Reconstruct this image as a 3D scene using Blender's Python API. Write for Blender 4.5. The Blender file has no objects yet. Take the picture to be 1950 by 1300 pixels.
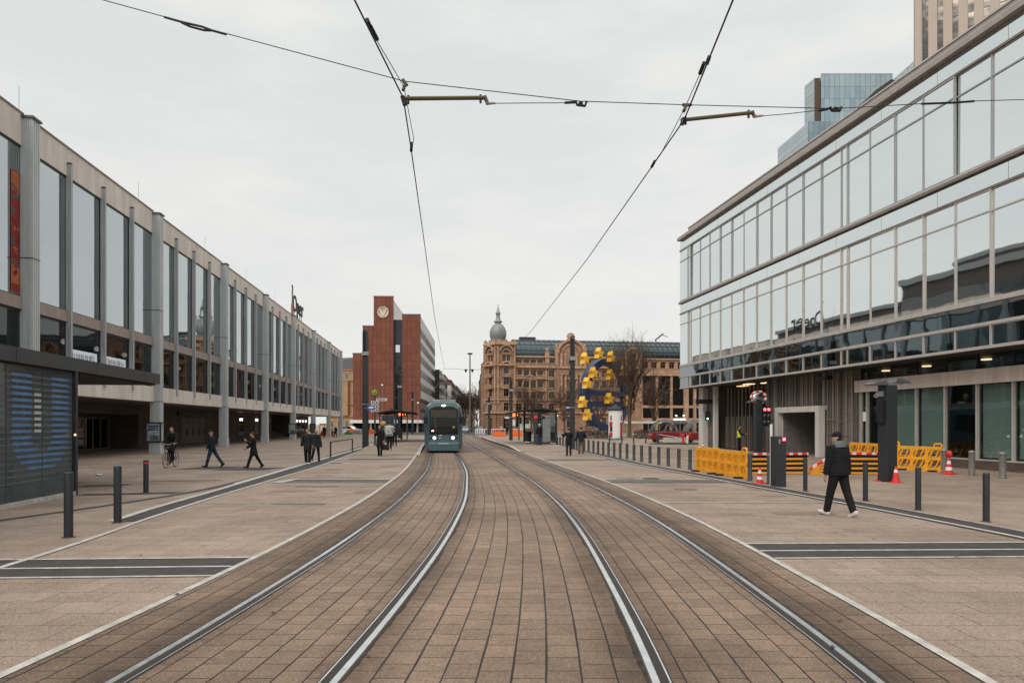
import bpy, bmesh, math, random
from mathutils import Vector, Matrix
SC = bpy.context.scene
COL = SC.collection
PI = math.pi
# ---------------------------------------------------------------- camera
F, CX, HZ, H = 1300.0, 975.0, 808.0, 1.85     # focal length and horizon in photo pixels, eye height in metres
cam = bpy.data.cameras.new('camera'); camo = bpy.data.objects.new('camera', cam); COL.objects.link(camo)
cam.sensor_width = 36; cam.lens = 24; cam.shift_y = (HZ-650)/1950; cam.clip_end = 6000; cam.clip_start = .05
camo.location = (0, 0, H); camo.rotation_euler = (PI/2, 0, 0)
SC.camera = camo
# ---------------------------------------------------------------- sky, sun, exposure
SUN_EL, SUN_AZ = math.radians(38), math.radians(215)   # azimuth measured clockwise from +Y
W = bpy.data.worlds.new("World"); SC.world = W; W.use_nodes = True
nt = W.node_tree; bg = nt.nodes['Background']; bg.inputs[1].default_value = .1
sky = nt.nodes.new('ShaderNodeTexSky'); sky.sky_type = 'NISHITA'; sky.sun_disc = False
sky.sun_elevation = SUN_EL; sky.sun_rotation = SUN_AZ
tc = nt.nodes.new('ShaderNodeTexCoord'); mp = nt.nodes.new('ShaderNodeMapping'); mp.inputs['Scale'].default_value = (1, 1, 3.5)
nz = nt.nodes.new('ShaderNodeTexNoise'); nz.inputs['Scale'].default_value = 2.4; nz.inputs['Detail'].default_value = 7; nz.inputs['Roughness'].default_value = .6
nt.links.new(tc.outputs['Generated'], mp.inputs[0]); nt.links.new(mp.outputs[0], nz.inputs['Vector'])
cr = nt.nodes.new('ShaderNodeValToRGB'); cr.color_ramp.elements[0].position = .43; cr.color_ramp.elements[1].position = .64
cr.color_ramp.elements[0].color = (7.8, 8.1, 7.95, 1); cr.color_ramp.elements[1].color = (9.2, 9.15, 8.8, 1)
nt.links.new(nz.outputs['Fac'], cr.inputs[0])
sep = nt.nodes.new('ShaderNodeSeparateXYZ'); nt.links.new(tc.outputs['Generated'], sep.inputs[0])
mr = nt.nodes.new('ShaderNodeMapRange'); mr.inputs[1].default_value = .0; mr.inputs[2].default_value = .5; mr.inputs[3].default_value = 1; mr.inputs[4].default_value = 0
nt.links.new(sep.outputs[2], mr.inputs[0])
mh = nt.nodes.new('ShaderNodeMixRGB'); mh.inputs[2].default_value = (9.2, 8.85, 8.45, 1)
ml = nt.nodes.new('ShaderNodeMath'); ml.operation = 'MULTIPLY'; ml.inputs[1].default_value = .75; nt.links.new(mr.outputs[0], ml.inputs[0])
nt.links.new(ml.outputs[0], mh.inputs[0]); nt.links.new(cr.outputs[0], mh.inputs[1])
mx = nt.nodes.new('ShaderNodeMixRGB'); mx.inputs[0].default_value = .9
nt.links.new(sky.outputs[0], mx.inputs[1]); nt.links.new(mh.outputs[0], mx.inputs[2])
mz = nt.nodes.new('ShaderNodeMapRange'); mz.inputs[1].default_value = .55; mz.inputs[2].default_value = 1; mz.inputs[3].default_value = 1; mz.inputs[4].default_value = 2.5    # overcast sky: the zenith is brighter than the horizon
nt.links.new(sep.outputs[2], mz.inputs[0])
zs_ = nt.nodes.new('ShaderNodeVectorMath'); zs_.operation = 'SCALE'; nt.links.new(mx.outputs[0], zs_.inputs[0]); nt.links.new(mz.outputs[0], zs_.inputs['Scale']); nt.links.new(zs_.outputs[0], bg.inputs[0])
sl = bpy.data.lights.new('sun', 'SUN'); sl.energy = 1.3; sl.angle = math.radians(25); sl.color = (1, .90, .78)
so = bpy.data.objects.new('sun', sl); COL.objects.link(so); so.location = (-30, -30, 60)
so.rotation_euler = (PI/2-SUN_EL, 0, -SUN_AZ+PI)
SC.view_settings.view_transform = 'Standard'; SC.view_settings.look = 'None'; SC.view_settings.exposure = 0; SC.view_settings.gamma = 1
SC.cycles.max_bounces = 6; SC.cycles.transparent_max_bounces = 8
# ---------------------------------------------------------------- measuring helpers
def G(px, py, z=0):                 # point of the horizontal level z seen at a photo pixel
    Y = F*(H-z)/(py-HZ); return Vector(((px-CX)/F*Y, Y, z))
def P(px, py, Y):                   # point at distance Y seen at a photo pixel
    return Vector(((px-CX)/F*Y, Y, H-(py-HZ)/F*Y))
# ---------------------------------------------------------------- mesh helpers
class MB:
    def __init__(s): s.v = []; s.f = []; s.m = []; s.sm = []; s.mi = 0; s.X = Matrix()
    def add(s, vs, fs, smooth=False):
        o = len(s.v); s.v += [tuple(s.X @ Vector(p)) for p in vs]
        for f in fs: s.f.append([o+i for i in f]); s.m.append(s.mi); s.sm.append(smooth)
    def box(s, x0, x1, y0, y1, z0, z1):
        v = [(x, y, z) for z in (z0, z1) for y in (y0, y1) for x in (x0, x1)]
        s.add(v, [(0,2,3,1), (4,5,7,6), (0,1,5,4), (2,6,7,3), (0,4,6,2), (1,3,7,5)])
    def cbox(s, c, d, rz=0):
        X = s.X; s.X = X @ Matrix.Translation(c) @ Matrix.Rotation(rz, 4, 'Z'); a, b, h = d[0]/2, d[1]/2, d[2]/2
        s.box(-a, a, -b, b, -h, h); s.X = X
    def bar(s, p, q, w, h=None):      # square bar between two points
        p, q = Vector(p), Vector(q); h = h or w; t = (q-p); L = t.length
        if L < 1e-6: return
        X = s.X; s.X = X @ Matrix.Translation(p) @ t.to_track_quat('Y', 'Z').to_matrix().to_4x4()
        s.box(-w/2, w/2, 0, L, -h/2, h/2); s.X = X
    def tube(s, pts, rs, n=8, cap=True, smooth=True):
        pts = [Vector(p) for p in pts]
        if not hasattr(rs, '__len__'): rs = [rs]*len(pts)
        vs = []; fs = []
        for i, p in enumerate(pts):
            t = (pts[min(i+1, len(pts)-1)]-pts[max(i-1, 0)])
            t = t.normalized() if t.length > 1e-9 else Vector((0, 0, 1))
            a = t.orthogonal().normalized() if i == 0 else (a - t*a.dot(t)).normalized()
            b = t.cross(a)
            for k in range(n):
                q = 2*PI*k/n; vs.append(p+(a*math.cos(q)+b*math.sin(q))*rs[i])
        for i in range(len(pts)-1):
            for k in range(n): fs.append((i*n+k, i*n+(k+1) % n, (i+1)*n+(k+1) % n, (i+1)*n+k))
        s.add(vs, fs, smooth)
        if cap:
            m = (len(pts)-1)*n; s.add([vs[k] for k in range(n)], [tuple(range(n))[::-1]]); s.add([vs[m+k] for k in range(n)], [tuple(range(n))])
    def lathe(s, prof, n=24, c=(0, 0, 0), smooth=True, arc=2*PI, a0=0):   # profile of (r, z)
        vs = []; fs = []; full = abs(arc-2*PI) < 1e-6; m = n if full else n+1
        for r, z in prof:
            for k in range(m):
                q = a0+arc*k/n; vs.append((c[0]+r*math.cos(q), c[1]+r*math.sin(q), c[2]+z))
        for i in range(len(prof)-1):
            for k in range(n):
                k2 = (k+1) % m; fs.append((i*m+k, i*m+k2, (i+1)*m+k2, (i+1)*m+k))
        s.add(vs, fs, smooth)
    def ell(s, c, r, n=14, m=9, R=None):
        vs = [(0, 0, -1)]; fs = []
        for j in range(1, m):
            t = -PI/2+PI*j/m
            for k in range(n): vs.append((math.cos(t)*math.cos(2*PI*k/n), math.cos(t)*math.sin(2*PI*k/n), math.sin(t)))
        vs.append((0, 0, 1)); L = len(vs)-1
        for k in range(n):
            fs.append((0, 1+(k+1) % n, 1+k)); fs.append((L, L-n+k, L-n+(k+1) % n))
            for j in range(m-2): a = 1+j*n; fs.append((a+k, a+(k+1) % n, a+n+(k+1) % n, a+n+k))
        X = s.X; s.X = X @ Matrix.Translation(c) @ (R or Matrix()) @ Matrix.Diagonal((r[0], r[1], r[2], 1)); s.add(vs, fs, True); s.X = X
    def prism(s, poly, d0, d1, ax='z'):   # extrude a 2-D polygon
        f = {'z': lambda a, b, d: (a, b, d), 'y': lambda a, b, d: (a, d, b), 'x': lambda a, b, d: (d, a, b)}[ax]
        n = len(poly); vs = [f(a, b, d0) for a, b in poly]+[f(a, b, d1) for a, b in poly]
        fs = [(k, (k+1) % n, n+(k+1) % n, n+k) for k in range(n)]+[tuple(range(n))[::-1], tuple(range(n, 2*n))]
        s.add(vs, fs)
    def arch(s, c, r0, r1, y0, y1, n=14, a0=0, a1=PI):   # ring segment in the x-z plane, depth along y
        for k in range(n):
            a, b = a0+(a1-a0)*k/n, a0+(a1-a0)*(k+1)/n
            s.prism([(c[0]+r0*math.cos(a), c[1]+r0*math.sin(a)), (c[0]+r1*math.cos(a), c[1]+r1*math.sin(a)),
                     (c[0]+r1*math.cos(b), c[1]+r1*math.sin(b)), (c[0]+r0*math.cos(b), c[1]+r0*math.sin(b))], y0, y1, 'y')
    def mesh(s, name, mats):
        me = bpy.data.meshes.new(name); me.from_pydata(s.v, [], s.f)
        for m in (mats if isinstance(mats, (list, tuple)) else [mats]): me.materials.append(m)
        me.polygons.foreach_set('material_index', s.m); me.polygons.foreach_set('use_smooth', s.sm)
        bm = bmesh.new(); bm.from_mesh(me); bmesh.ops.recalc_face_normals(bm, faces=bm.faces); bm.to_mesh(me); bm.free()
        me.update(); return me
    def build(s, name, mats, parent=None, bevel=0, loc=None, rz=0):
        return link(name, s.mesh(name, mats), parent, bevel, loc, rz)
def link(name, me, parent=None, bevel=0, loc=None, rz=0):
    o = bpy.data.objects.new(name, me); COL.objects.link(o)
    if parent: o.parent = parent
    if loc is not None: o.location = loc
    if rz: o.rotation_euler = (0, 0, rz)
    if bevel:
        b = o.modifiers.new('bevel', 'BEVEL'); b.width = bevel; b.segments = 2; b.limit_method = 'ANGLE'; b.angle_limit = .6
    return o
def tag(o, label=None, cat=None, group=None, kind=None):
    if label: o['label'] = label
    if cat: o['category'] = cat
    if group: o['group'] = group
    if kind: o['kind'] = kind
    return o
def thing(name, label, cat, loc=(0, 0, 0), rz=0, group=None):
    o = bpy.data.objects.new(name, None); COL.objects.link(o); o.empty_display_size = .2
    o.location = loc; o.rotation_euler = (0, 0, rz); return tag(o, label, cat, group)
def copy_tree(o, parent=None):
    c = o.copy(); COL.objects.link(c)
    if parent: c.parent = parent
    for ch in list(o.children): copy_tree(ch, c)
    return c
def text(body, size, depth, m, parent, loc, rot, name='lettering', sx=1, bold=0):
    cu = bpy.data.curves.new(name, 'FONT'); cu.body = body; cu.size = size; cu.extrude = depth; cu.align_x = 'CENTER'; cu.offset = bold
    cu.resolution_u = 3
    t = bpy.data.objects.new(name, cu); COL.objects.link(t)
    dg = bpy.context.evaluated_depsgraph_get(); me = bpy.data.meshes.new_from_object(t.evaluated_get(dg))
    bpy.data.objects.remove(t); me.materials.clear(); me.materials.append(m)
    o = link(name, me, parent); o.location = loc; o.rotation_euler = rot; o.scale = (sx, 1, 1); return o
# ---------------------------------------------------------------- materials
def newmat(name):
    m = bpy.data.materials.new(name); m.use_nodes = True; t = m.node_tree; return m, t, t.nodes['Principled BSDF']
def N(t, k, **kw):
    n = t.nodes.new(k)
    for a, b in kw.items():
        if hasattr(n, a): setattr(n, a, b)
    return n
def M(name, col, rough=.6, metal=0, var=.12, scale=3, bump=0, bscale=40, spec=.4, emit=0, ecol=None, streak=0):
    m, t, b = newmat(name); L = t.links.new
    b.inputs['Roughness'].default_value = rough; b.inputs['Metallic'].default_value = metal; b.inputs['Specular IOR Level'].default_value = spec
    tc = N(t, 'ShaderNodeTexCoord'); mp = N(t, 'ShaderNodeMapping'); L(tc.outputs['Object'], mp.inputs[0])
    if streak: mp.inputs['Scale'].default_value = (1, 1, 1/streak)
    nz = N(t, 'ShaderNodeTexNoise'); nz.inputs['Scale'].default_value = scale; nz.inputs['Detail'].default_value = 6; nz.inputs['Roughness'].default_value = .65
    L(mp.outputs[0], nz.inputs['Vector'])
    rp = N(t, 'ShaderNodeMapRange'); rp.inputs[1].default_value = .3; rp.inputs[2].default_value = .7; L(nz.outputs['Fac'], rp.inputs[0])
    mx = N(t, 'ShaderNodeMixRGB'); mx.inputs[1].default_value = tuple(c*(1-var) for c in col[:3])+(1,); mx.inputs[2].default_value = tuple(min(1, c*(1+var)) for c in col[:3])+(1,)
    L(rp.outputs[0], mx.inputs[0]); L(mx.outputs[0], b.inputs['Base Color'])
    rr = N(t, 'ShaderNodeMapRange'); rr.inputs[3].default_value = max(.02, rough-.08); rr.inputs[4].default_value = min(1, rough+.1)
    L(nz.outputs['Fac'], rr.inputs[0]); L(rr.outputs[0], b.inputs['Roughness'])
    if bump:
        n2 = N(t, 'ShaderNodeTexNoise'); n2.inputs['Scale'].default_value = bscale; n2.inputs['Detail'].default_value = 4; L(tc.outputs['Object'], n2.inputs['Vector'])
        bp = N(t, 'ShaderNodeBump'); bp.inputs['Strength'].default_value = bump; bp.inputs['Distance'].default_value = .02; L(n2.outputs['Fac'], bp.inputs['Height']); L(bp.outputs[0], b.inputs['Normal'])
    if emit:
        b.inputs['Emission Color'].default_value = tuple(ecol or col)[:3]+(1,); b.inputs['Emission Strength'].default_value = emit
    return m
def mirror_glass(name, col, rough=.02, wave=.03, wscale=.55, metal=1):
    m, t, b = newmat(name); L = t.links.new
    b.inputs['Base Color'].default_value = tuple(col)+(1,); b.inputs['Metallic'].default_value = metal; b.inputs['Roughness'].default_value = rough
    tc = N(t, 'ShaderNodeTexCoord'); nz = N(t, 'ShaderNodeTexNoise'); nz.inputs['Scale'].default_value = wscale; nz.inputs['Detail'].default_value = 1
    gm = N(t, 'ShaderNodeNewGeometry'); L(gm.outputs['Position'], nz.inputs['Vector'])
    bp = N(t, 'ShaderNodeBump'); bp.inputs['Strength'].default_value = wave; bp.inputs['Distance'].default_value = 1.0
    L(nz.outputs['Fac'], bp.inputs['Height']); L(bp.outputs[0], b.inputs['Normal']); return m
def window_glass(name, tint, refl=(.8, .85, .86), base=.35, wave=.01):
    m, t, b = newmat(name); L = t.links.new; t.nodes.remove(b); out = t.nodes['Material Output']
    tr = N(t, 'ShaderNodeBsdfTransparent'); tr.inputs[0].default_value = tuple(tint)+(1,)
    gl = N(t, 'ShaderNodeBsdfGlossy'); gl.inputs[0].default_value = tuple(refl)+(1,); gl.inputs[1].default_value = .02
    lw = N(t, 'ShaderNodeFresnel'); lw.inputs[0].default_value = 1.5
    ad = N(t, 'ShaderNodeMath', operation='ADD'); ad.inputs[1].default_value = base; ad.use_clamp = True; L(lw.outputs[0], ad.inputs[0])
    gm = N(t, 'ShaderNodeNewGeometry'); ir = N(t, 'ShaderNodeMapRange'); ir.inputs[3].default_value = 1.5; ir.inputs[4].default_value = 1/1.5; L(gm.outputs['Backfacing'], ir.inputs[0]); L(ir.outputs[0], lw.inputs[0])
    nz = N(t, 'ShaderNodeTexNoise'); nz.inputs['Scale'].default_value = .5; nz.inputs['Detail'].default_value = 1; L(gm.outputs['Position'], nz.inputs['Vector'])
    bp = N(t, 'ShaderNodeBump'); bp.inputs['Strength'].default_value = wave; bp.inputs['Distance'].default_value = 1; L(nz.outputs['Fac'], bp.inputs['Height']); L(bp.outputs[0], gl.inputs['Normal'])
    mx = N(t, 'ShaderNodeMixShader'); L(ad.outputs[0], mx.inputs[0]); L(tr.outputs[0], mx.inputs[1]); L(gl.outputs[0], mx.inputs[2]); L(mx.outputs[0], out.inputs[0]); return m
def brickmat(name, c1, c2, mortar, bw, bh, ms, rough=.75, vec='Object', rot=(0, 0, 0), speck=None, stain=.25, bump=.3, offset=.5, swap=False, smooth=.1, msmooth=.2, sscale=.35):
    m, t, b = newmat(name); L = t.links.new; b.inputs['Roughness'].default_value = rough; b.inputs['Specular IOR Level'].default_value = .3
    tc = N(t, 'ShaderNodeTexCoord'); mp = N(t, 'ShaderNodeMapping'); mp.inputs['Rotation'].default_value = rot; L(tc.outputs[vec], mp.inputs[0])
    # small wobble so that the joints are not ruler-straight
    wn = N(t, 'ShaderNodeTexNoise'); wn.inputs['Scale'].default_value = 1.3; wn.inputs['Detail'].default_value = 3; L(mp.outputs[0], wn.inputs['Vector'])
    ws = N(t, 'ShaderNodeVectorMath', operation='SCALE'); ws.inputs['Scale'].default_value = smooth*.2
    wa = N(t, 'ShaderNodeVectorMath', operation='ADD'); L(wn.outputs['Color'], ws.inputs[0]); L(mp.outputs[0], wa.inputs[0]); L(ws.outputs[0], wa.inputs[1])
    br = N(t, 'ShaderNodeTexBrick'); br.offset = offset; br.squash = 1
    br.inputs['Scale'].default_value = 1; br.inputs['Brick Width'].default_value = bw; br.inputs['Row Height'].default_value = bh; br.inputs['Mortar Size'].default_value = ms; br.inputs['Mortar Smooth'].default_value = msmooth; br.inputs['Bias'].default_value = 0
    br.inputs['Color1'].default_value = tuple(c1)+(1,); br.inputs['Color2'].default_value = tuple(c2)+(1,); br.inputs['Mortar'].default_value = tuple(mortar)+(1,)
    L(wa.outputs[0], br.inputs['Vector']); col = br.outputs['Color']
    if speck:
        vn = N(t, 'ShaderNodeTexVoronoi'); vn.inputs['Scale'].default_value = speck[0]; L(mp.outputs[0], vn.inputs['Vector'])
        sr = N(t, 'ShaderNodeSeparateColor'); L(vn.outputs['Color'], sr.inputs[0])
        rp = N(t, 'ShaderNodeMapRange'); rp.inputs[1].default_value = .55; rp.inputs[2].default_value = 1; L(sr.outputs[0], rp.inputs[0])
        ml = N(t, 'ShaderNodeMath', operation='MULTIPLY'); ml.inputs[1].default_value = speck[1]; L(rp.outputs[0], ml.inputs[0])
        sub = N(t, 'ShaderNodeMath', operation='SUBTRACT'); sub.inputs[0].default_value = 1; L(br.outputs['Fac'], sub.inputs[1])
        m3 = N(t, 'ShaderNodeMath', operation='MULTIPLY'); L(ml.outputs[0], m3.inputs[0]); L(sub.outputs[0], m3.inputs[1])
        mx = N(t, 'ShaderNodeMixRGB'); mx.inputs[2].default_value = tuple(speck[2])+(1,); L(m3.outputs[0], mx.inputs[0]); L(col, mx.inputs[1]); col = mx.outputs[0]
        rp2 = N(t, 'ShaderNodeMapRange'); rp2.inputs[1].default_value = .82; rp2.inputs[2].default_value = 1; L(sr.outputs[1], rp2.inputs[0])
        ml2 = N(t, 'ShaderNodeMath', operation='MULTIPLY'); ml2.inputs[1].default_value = .6; L(rp2.outputs[0], ml2.inputs[0])
        mx2 = N(t, 'ShaderNodeMixRGB'); mx2.inputs[2].default_value = (.05, .04, .035, 1); L(ml2.outputs[0], mx2.inputs[0]); L(col, mx2.inputs[1]); col = mx2.outputs[0]
    if stain:
        sn = N(t, 'ShaderNodeTexNoise'); sn.inputs['Scale'].default_value = sscale; sn.inputs['Detail'].default_value = 9; sn.inputs['Roughness'].default_value = .68; L(mp.outputs[0], sn.inputs['Vector'])
        rp = N(t, 'ShaderNodeMapRange'); rp.inputs[1].default_value = .3; rp.inputs[2].default_value = .7; rp.inputs[3].default_value = 1-stain; rp.inputs[4].default_value = 1+stain*.6; L(sn.outputs['Fac'], rp.inputs[0])
        sc = N(t, 'ShaderNodeVectorMath', operation='SCALE'); L(col, sc.inputs[0]); L(rp.outputs[0], sc.inputs['Scale']); col = sc.outputs[0]
    L(col, b.inputs['Base Color'])
    if bump:
        iv = N(t, 'ShaderNodeMath', operation='SUBTRACT'); iv.inputs[0].default_value = 1; L(br.outputs['Fac'], iv.inputs[1])
        bp = N(t, 'ShaderNodeBump'); bp.inputs['Strength'].default_value = bump; bp.inputs['Distance'].default_value = .01; L(iv.outputs[0], bp.inputs['Height']); L(bp.outputs[0], b.inputs['Normal'])
    return m
K = {}
K['plaza'] = brickmat('plaza_paving', (.315, .235, .183), (.255, .188, .146), (.10, .075, .06), .62, .42, .0055, speck=(70, .5, (.46, .36, .27)), stain=.34, bump=.15)
K['pavers'] = brickmat('track_pavers', (.245, .167, .12), (.185, .124, .089), (.014, .011, .010), .30, .2444, .0050, vec='UV', speck=(85, .5, (.42, .29, .19)), stain=.45, bump=.6, smooth=.06)
K['white'] = M('white_stone', (.43, .405, .37), .75, var=.32, scale=4.5, bump=.2)
K['band'] = M('dark_slab', (.045, .037, .035), .75, var=.4, scale=3, bump=.2)
K['kerb'] = M('kerb_brown', (.10, .07, .058), .8, var=.3, scale=3)
K['asphalt'] = M('asphalt', (.055, .052, .05), .85, var=.25, scale=1.5, bump=.3)
K['rail'] = M('rail_steel', (.74, .76, .76), .22, 1, var=.18, scale=5)
K['rail_side'] = M('rail_side', (.10, .075, .06), .5, .6, var=.4, scale=7)
K['cornice'] = M('cornice_metal', (.36, .325, .30), .45, .2, var=.12)
K['groove'] = M('rail_groove', (.022, .015, .012), .6, var=.3)
K['filler'] = M('rail_filler', (.035, .025, .02), .9, var=.6, scale=9, bump=.5)
K['anth'] = M('anthracite_steel', (.028, .032, .038), .45, .0, var=.15)
K['anthl'] = M('grey_steel', (.10, .11, .12), .45, .2, var=.2)
K['galv'] = M('galvanised', (.30, .31, .31), .4, .5, var=.2, scale=8)
K['alu'] = M('aluminium_trim', (.52, .485, .455), .38, .3, var=.1)
K['alud'] = M('brown_aluminium', (.22, .185, .165), .4, .3, var=.1)
K['black'] = M('black', (.012, .012, .014), .5, var=.1)
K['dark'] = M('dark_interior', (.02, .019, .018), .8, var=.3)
K['beige'] = M('beige_panel', (.67, .60, .535), .7, var=.17, scale=1.6, streak=7)
K['sill'] = M('taupe_sill', (.33, .265, .235), .65, var=.15, streak=3)
K['pillar'] = M('pillar_aluminium', (.50, .53, .54), .5, .1, var=.14, scale=2.5, streak=8)
K['fin'] = M('fin_aluminium', (.37, .39, .40), .5, .1, var=.15, scale=3, streak=6)
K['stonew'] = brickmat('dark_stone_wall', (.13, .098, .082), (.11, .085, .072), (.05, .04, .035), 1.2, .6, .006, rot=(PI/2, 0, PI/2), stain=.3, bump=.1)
K['lamp'] = M('warm_lamp', (1, .75, .45), .5, emit=1.7, ecol=(1, .66, .36))
K['wlamp'] = M('white_lamp', (1, .97, .9), .5, emit=6, ecol=(1, .95, .85))
K['red_l'] = M('red_lamp', (1, .1, .1), .5, emit=6, ecol=(1, .06, .08))
K['orange_l'] = M('orange_display', (1, .3, .08), .5, emit=2.5, ecol=(1, .16, .03))
K['red'] = M('red_plastic', (.65, .035, .03), .45)
K['orange'] = M('orange_plastic', (.85, .16, .02), .5)
K['yellow'] = M('yellow_plastic', (.80, .35, .022), .55, var=.22, scale=7, bump=.15)
K['whitep'] = M('white_plastic', (.75, .75, .73), .5, var=.05)

# dirt along the rails: the paving is dark with brake dust and grease in ragged bands beside each rail
_t = K['pavers'].node_tree; _b = _t.nodes['Principled BSDF']; _l = [l for l in _t.links if l.to_socket == _b.inputs['Base Color']][0]; _src = _l.from_socket
_u = _t.nodes.new('ShaderNodeUVMap'); _s = _t.nodes.new('ShaderNodeSeparateXYZ'); _t.links.new(_u.outputs[0], _s.inputs[0])
_n = _t.nodes.new('ShaderNodeTexNoise'); _n.inputs['Scale'].default_value = 2.2; _n.inputs['Detail'].default_value = 8; _n.inputs['Roughness'].default_value = .7; _t.links.new(_u.outputs[0], _n.inputs['Vector'])
_a = _t.nodes.new('ShaderNodeMath'); _a.operation = 'MULTIPLY_ADD'; _a.inputs[1].default_value = .45; _a.inputs[2].default_value = -.225; _t.links.new(_n.outputs['Fac'], _a.inputs[0])
_y = _t.nodes.new('ShaderNodeMath'); _y.operation = 'ADD'; _t.links.new(_s.outputs[1], _y.inputs[0]); _t.links.new(_a.outputs[0], _y.inputs[1])
_m = _t.nodes.new('ShaderNodeMapRange'); _m.inputs[1].default_value = -.9; _m.inputs[2].default_value = 6.5; _t.links.new(_y.outputs[0], _m.inputs[0])
_r = _t.nodes.new('ShaderNodeValToRGB'); _e = _r.color_ramp.elements
def _p(u): return (u+.9)/7.4
_e[0].position = 0; _e[0].color = (.8, .8, .8, 1); _e[1].position = 1; _e[1].color = (.85, .85, .85, 1)
for _q, _c in ((-.45, .86), (-.08, .40), (.25, .85), (.55, 1), (1.3, 1), (1.62, .7), (1.8, .6), (2.1, 1), (3.5, 1.05), (3.78, .6), (4.1, .68), (4.5, 1), (5.2, 1), (5.55, .8), (5.75, .42), (6.1, .88)):
    _k = _e.new(_p(_q)); _k.color = (_c, _c*(.90+.10*min(1, _c)), _c*(.82+.18*min(1, _c)), 1)
_t.links.new(_m.outputs[0], _r.inputs[0])
_v = _t.nodes.new('ShaderNodeVectorMath'); _v.operation = 'MULTIPLY'; _t.links.new(_src, _v.inputs[0]); _t.links.new(_r.outputs[0], _v.inputs[1]); _t.links.new(_v.outputs[0], _b.inputs['Base Color'])
# ================================================================ GROUND, TRACKS, MARKINGS
def interp(tab):
    xs = [a for a, _ in tab]; ys = [b for _, b in tab]; n = len(xs)
    d = []
    for i in range(n):
        a, b = max(i-1, 0), min(i+1, n-1); d.append((ys[b]-ys[a])/(xs[b]-xs[a]))
    def f(x):
        if x <= xs[0]: return ys[0]+d[0]*(x-xs[0])
        if x >= xs[-1]: return ys[-1]+d[-1]*(x-xs[-1])
        i = max(k for k in range(n-1) if xs[k] <= x); h = xs[i+1]-xs[i]; t = (x-xs[i])/h
        return ys[i]*(2*t**3-3*t*t+1)+h*d[i]*(t**3-2*t*t+t)+ys[i+1]*(3*t*t-2*t**3)+h*d[i+1]*(t**3-t*t)
    return f
CL = interp([(-12, -3.9), (0, -2.48), (4.9, -2.07), (9, -1.89), (12.5, -1.86), (16.8, -1.95), (21.2, -2.2), (26.1, -2.53), (31.4, -3.03), (38.3, -3.77), (44, -4.4), (60, -6.1), (80, -8.1), (110, -10.8), (160, -14.2), (260, -19)])
CR = interp([(-12, -.4), (0, 1.42), (4.9, 1.83), (8.5, 1.95), (12.3, 1.98), (16, 1.88), (21, 1.56), (28, .87), (33.4, .3), (47.6, -1.15), (55.3, -2.0), (64, -2.95), (75, -4.1), (110, -7.2), (160, -10.4), (260, -15)])
ys = [-8+.5*i for i in range(80)]+[32+2*i for i in range(65)]+[170, 190, 220, 260]
b = MB(); b.box(-3000, 3000, -400, 5000, -.5, 0)
tag(b.build('ground', K['plaza']), kind='structure')
def strip(name, fa, fb, z, mat, yy=None, kind='structure', parent=None):
    b = MB(); yy = yy or ys
    vs = []; 
    for y in yy: vs += [(fa(y), y, z), (fb(y), y, z)]
    b.add(vs, [(2*i, 2*i+1, 2*i+3, 2*i+2) for i in range(len(yy)-1)])
    o = b.build(name, mat, parent)
    if kind and not parent: tag(o, kind=kind)
    return o
# track bed: paving stones that follow the curve (UV: u across, v along)
offs = [('L', -1.7), ('L', -1.2), ('L', -.8), ('L', 0), ('L', .8), ('M', .33), ('M', .66), ('R', -.8), ('R', 0), ('R', .8), ('R', 1.2), ('R', 1.6)]
us = [-.855, -.3555, 0, .8555, 1.711, 2.444, 3.178, 3.911, 4.766, 5.622, 6.0, 6.4]
def bed_x(k, y):
    s, o = offs[k]; a, b = CL(y)+.8, CR(y)-.8
    return CL(y)+o if s == 'L' else CR(y)+o if s == 'R' else a+(b-a)*o
me = bpy.data.meshes.new('track_bed'); vs = []; fs = []; uv = []; vv = 0; rows = []
for i, y in enumerate(ys):
    if i: vv += math.hypot(y-ys[i-1], CL(y)-CL(ys[i-1]))
    rows.append(vv); vs += [(bed_x(k, y), y, .004) for k in range(12)]
for i in range(len(ys)-1):
    for k in range(11):
        fs.append((i*12+k, i*12+k+1, (i+1)*12+k+1, (i+1)*12+k)); uv += [(rows[i], us[k]), (rows[i], us[k+1]), (rows[i+1], us[k+1]), (rows[i+1], us[k])]
me.from_pydata(vs, [], fs); ul = me.uv_layers.new(name='UVMap')
for i, c in enumerate(uv): ul.data[i].uv = c
me.materials.append(K['pavers']); tag(link('track_bed', me), kind='structure')
rnd = random.Random(3)
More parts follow.
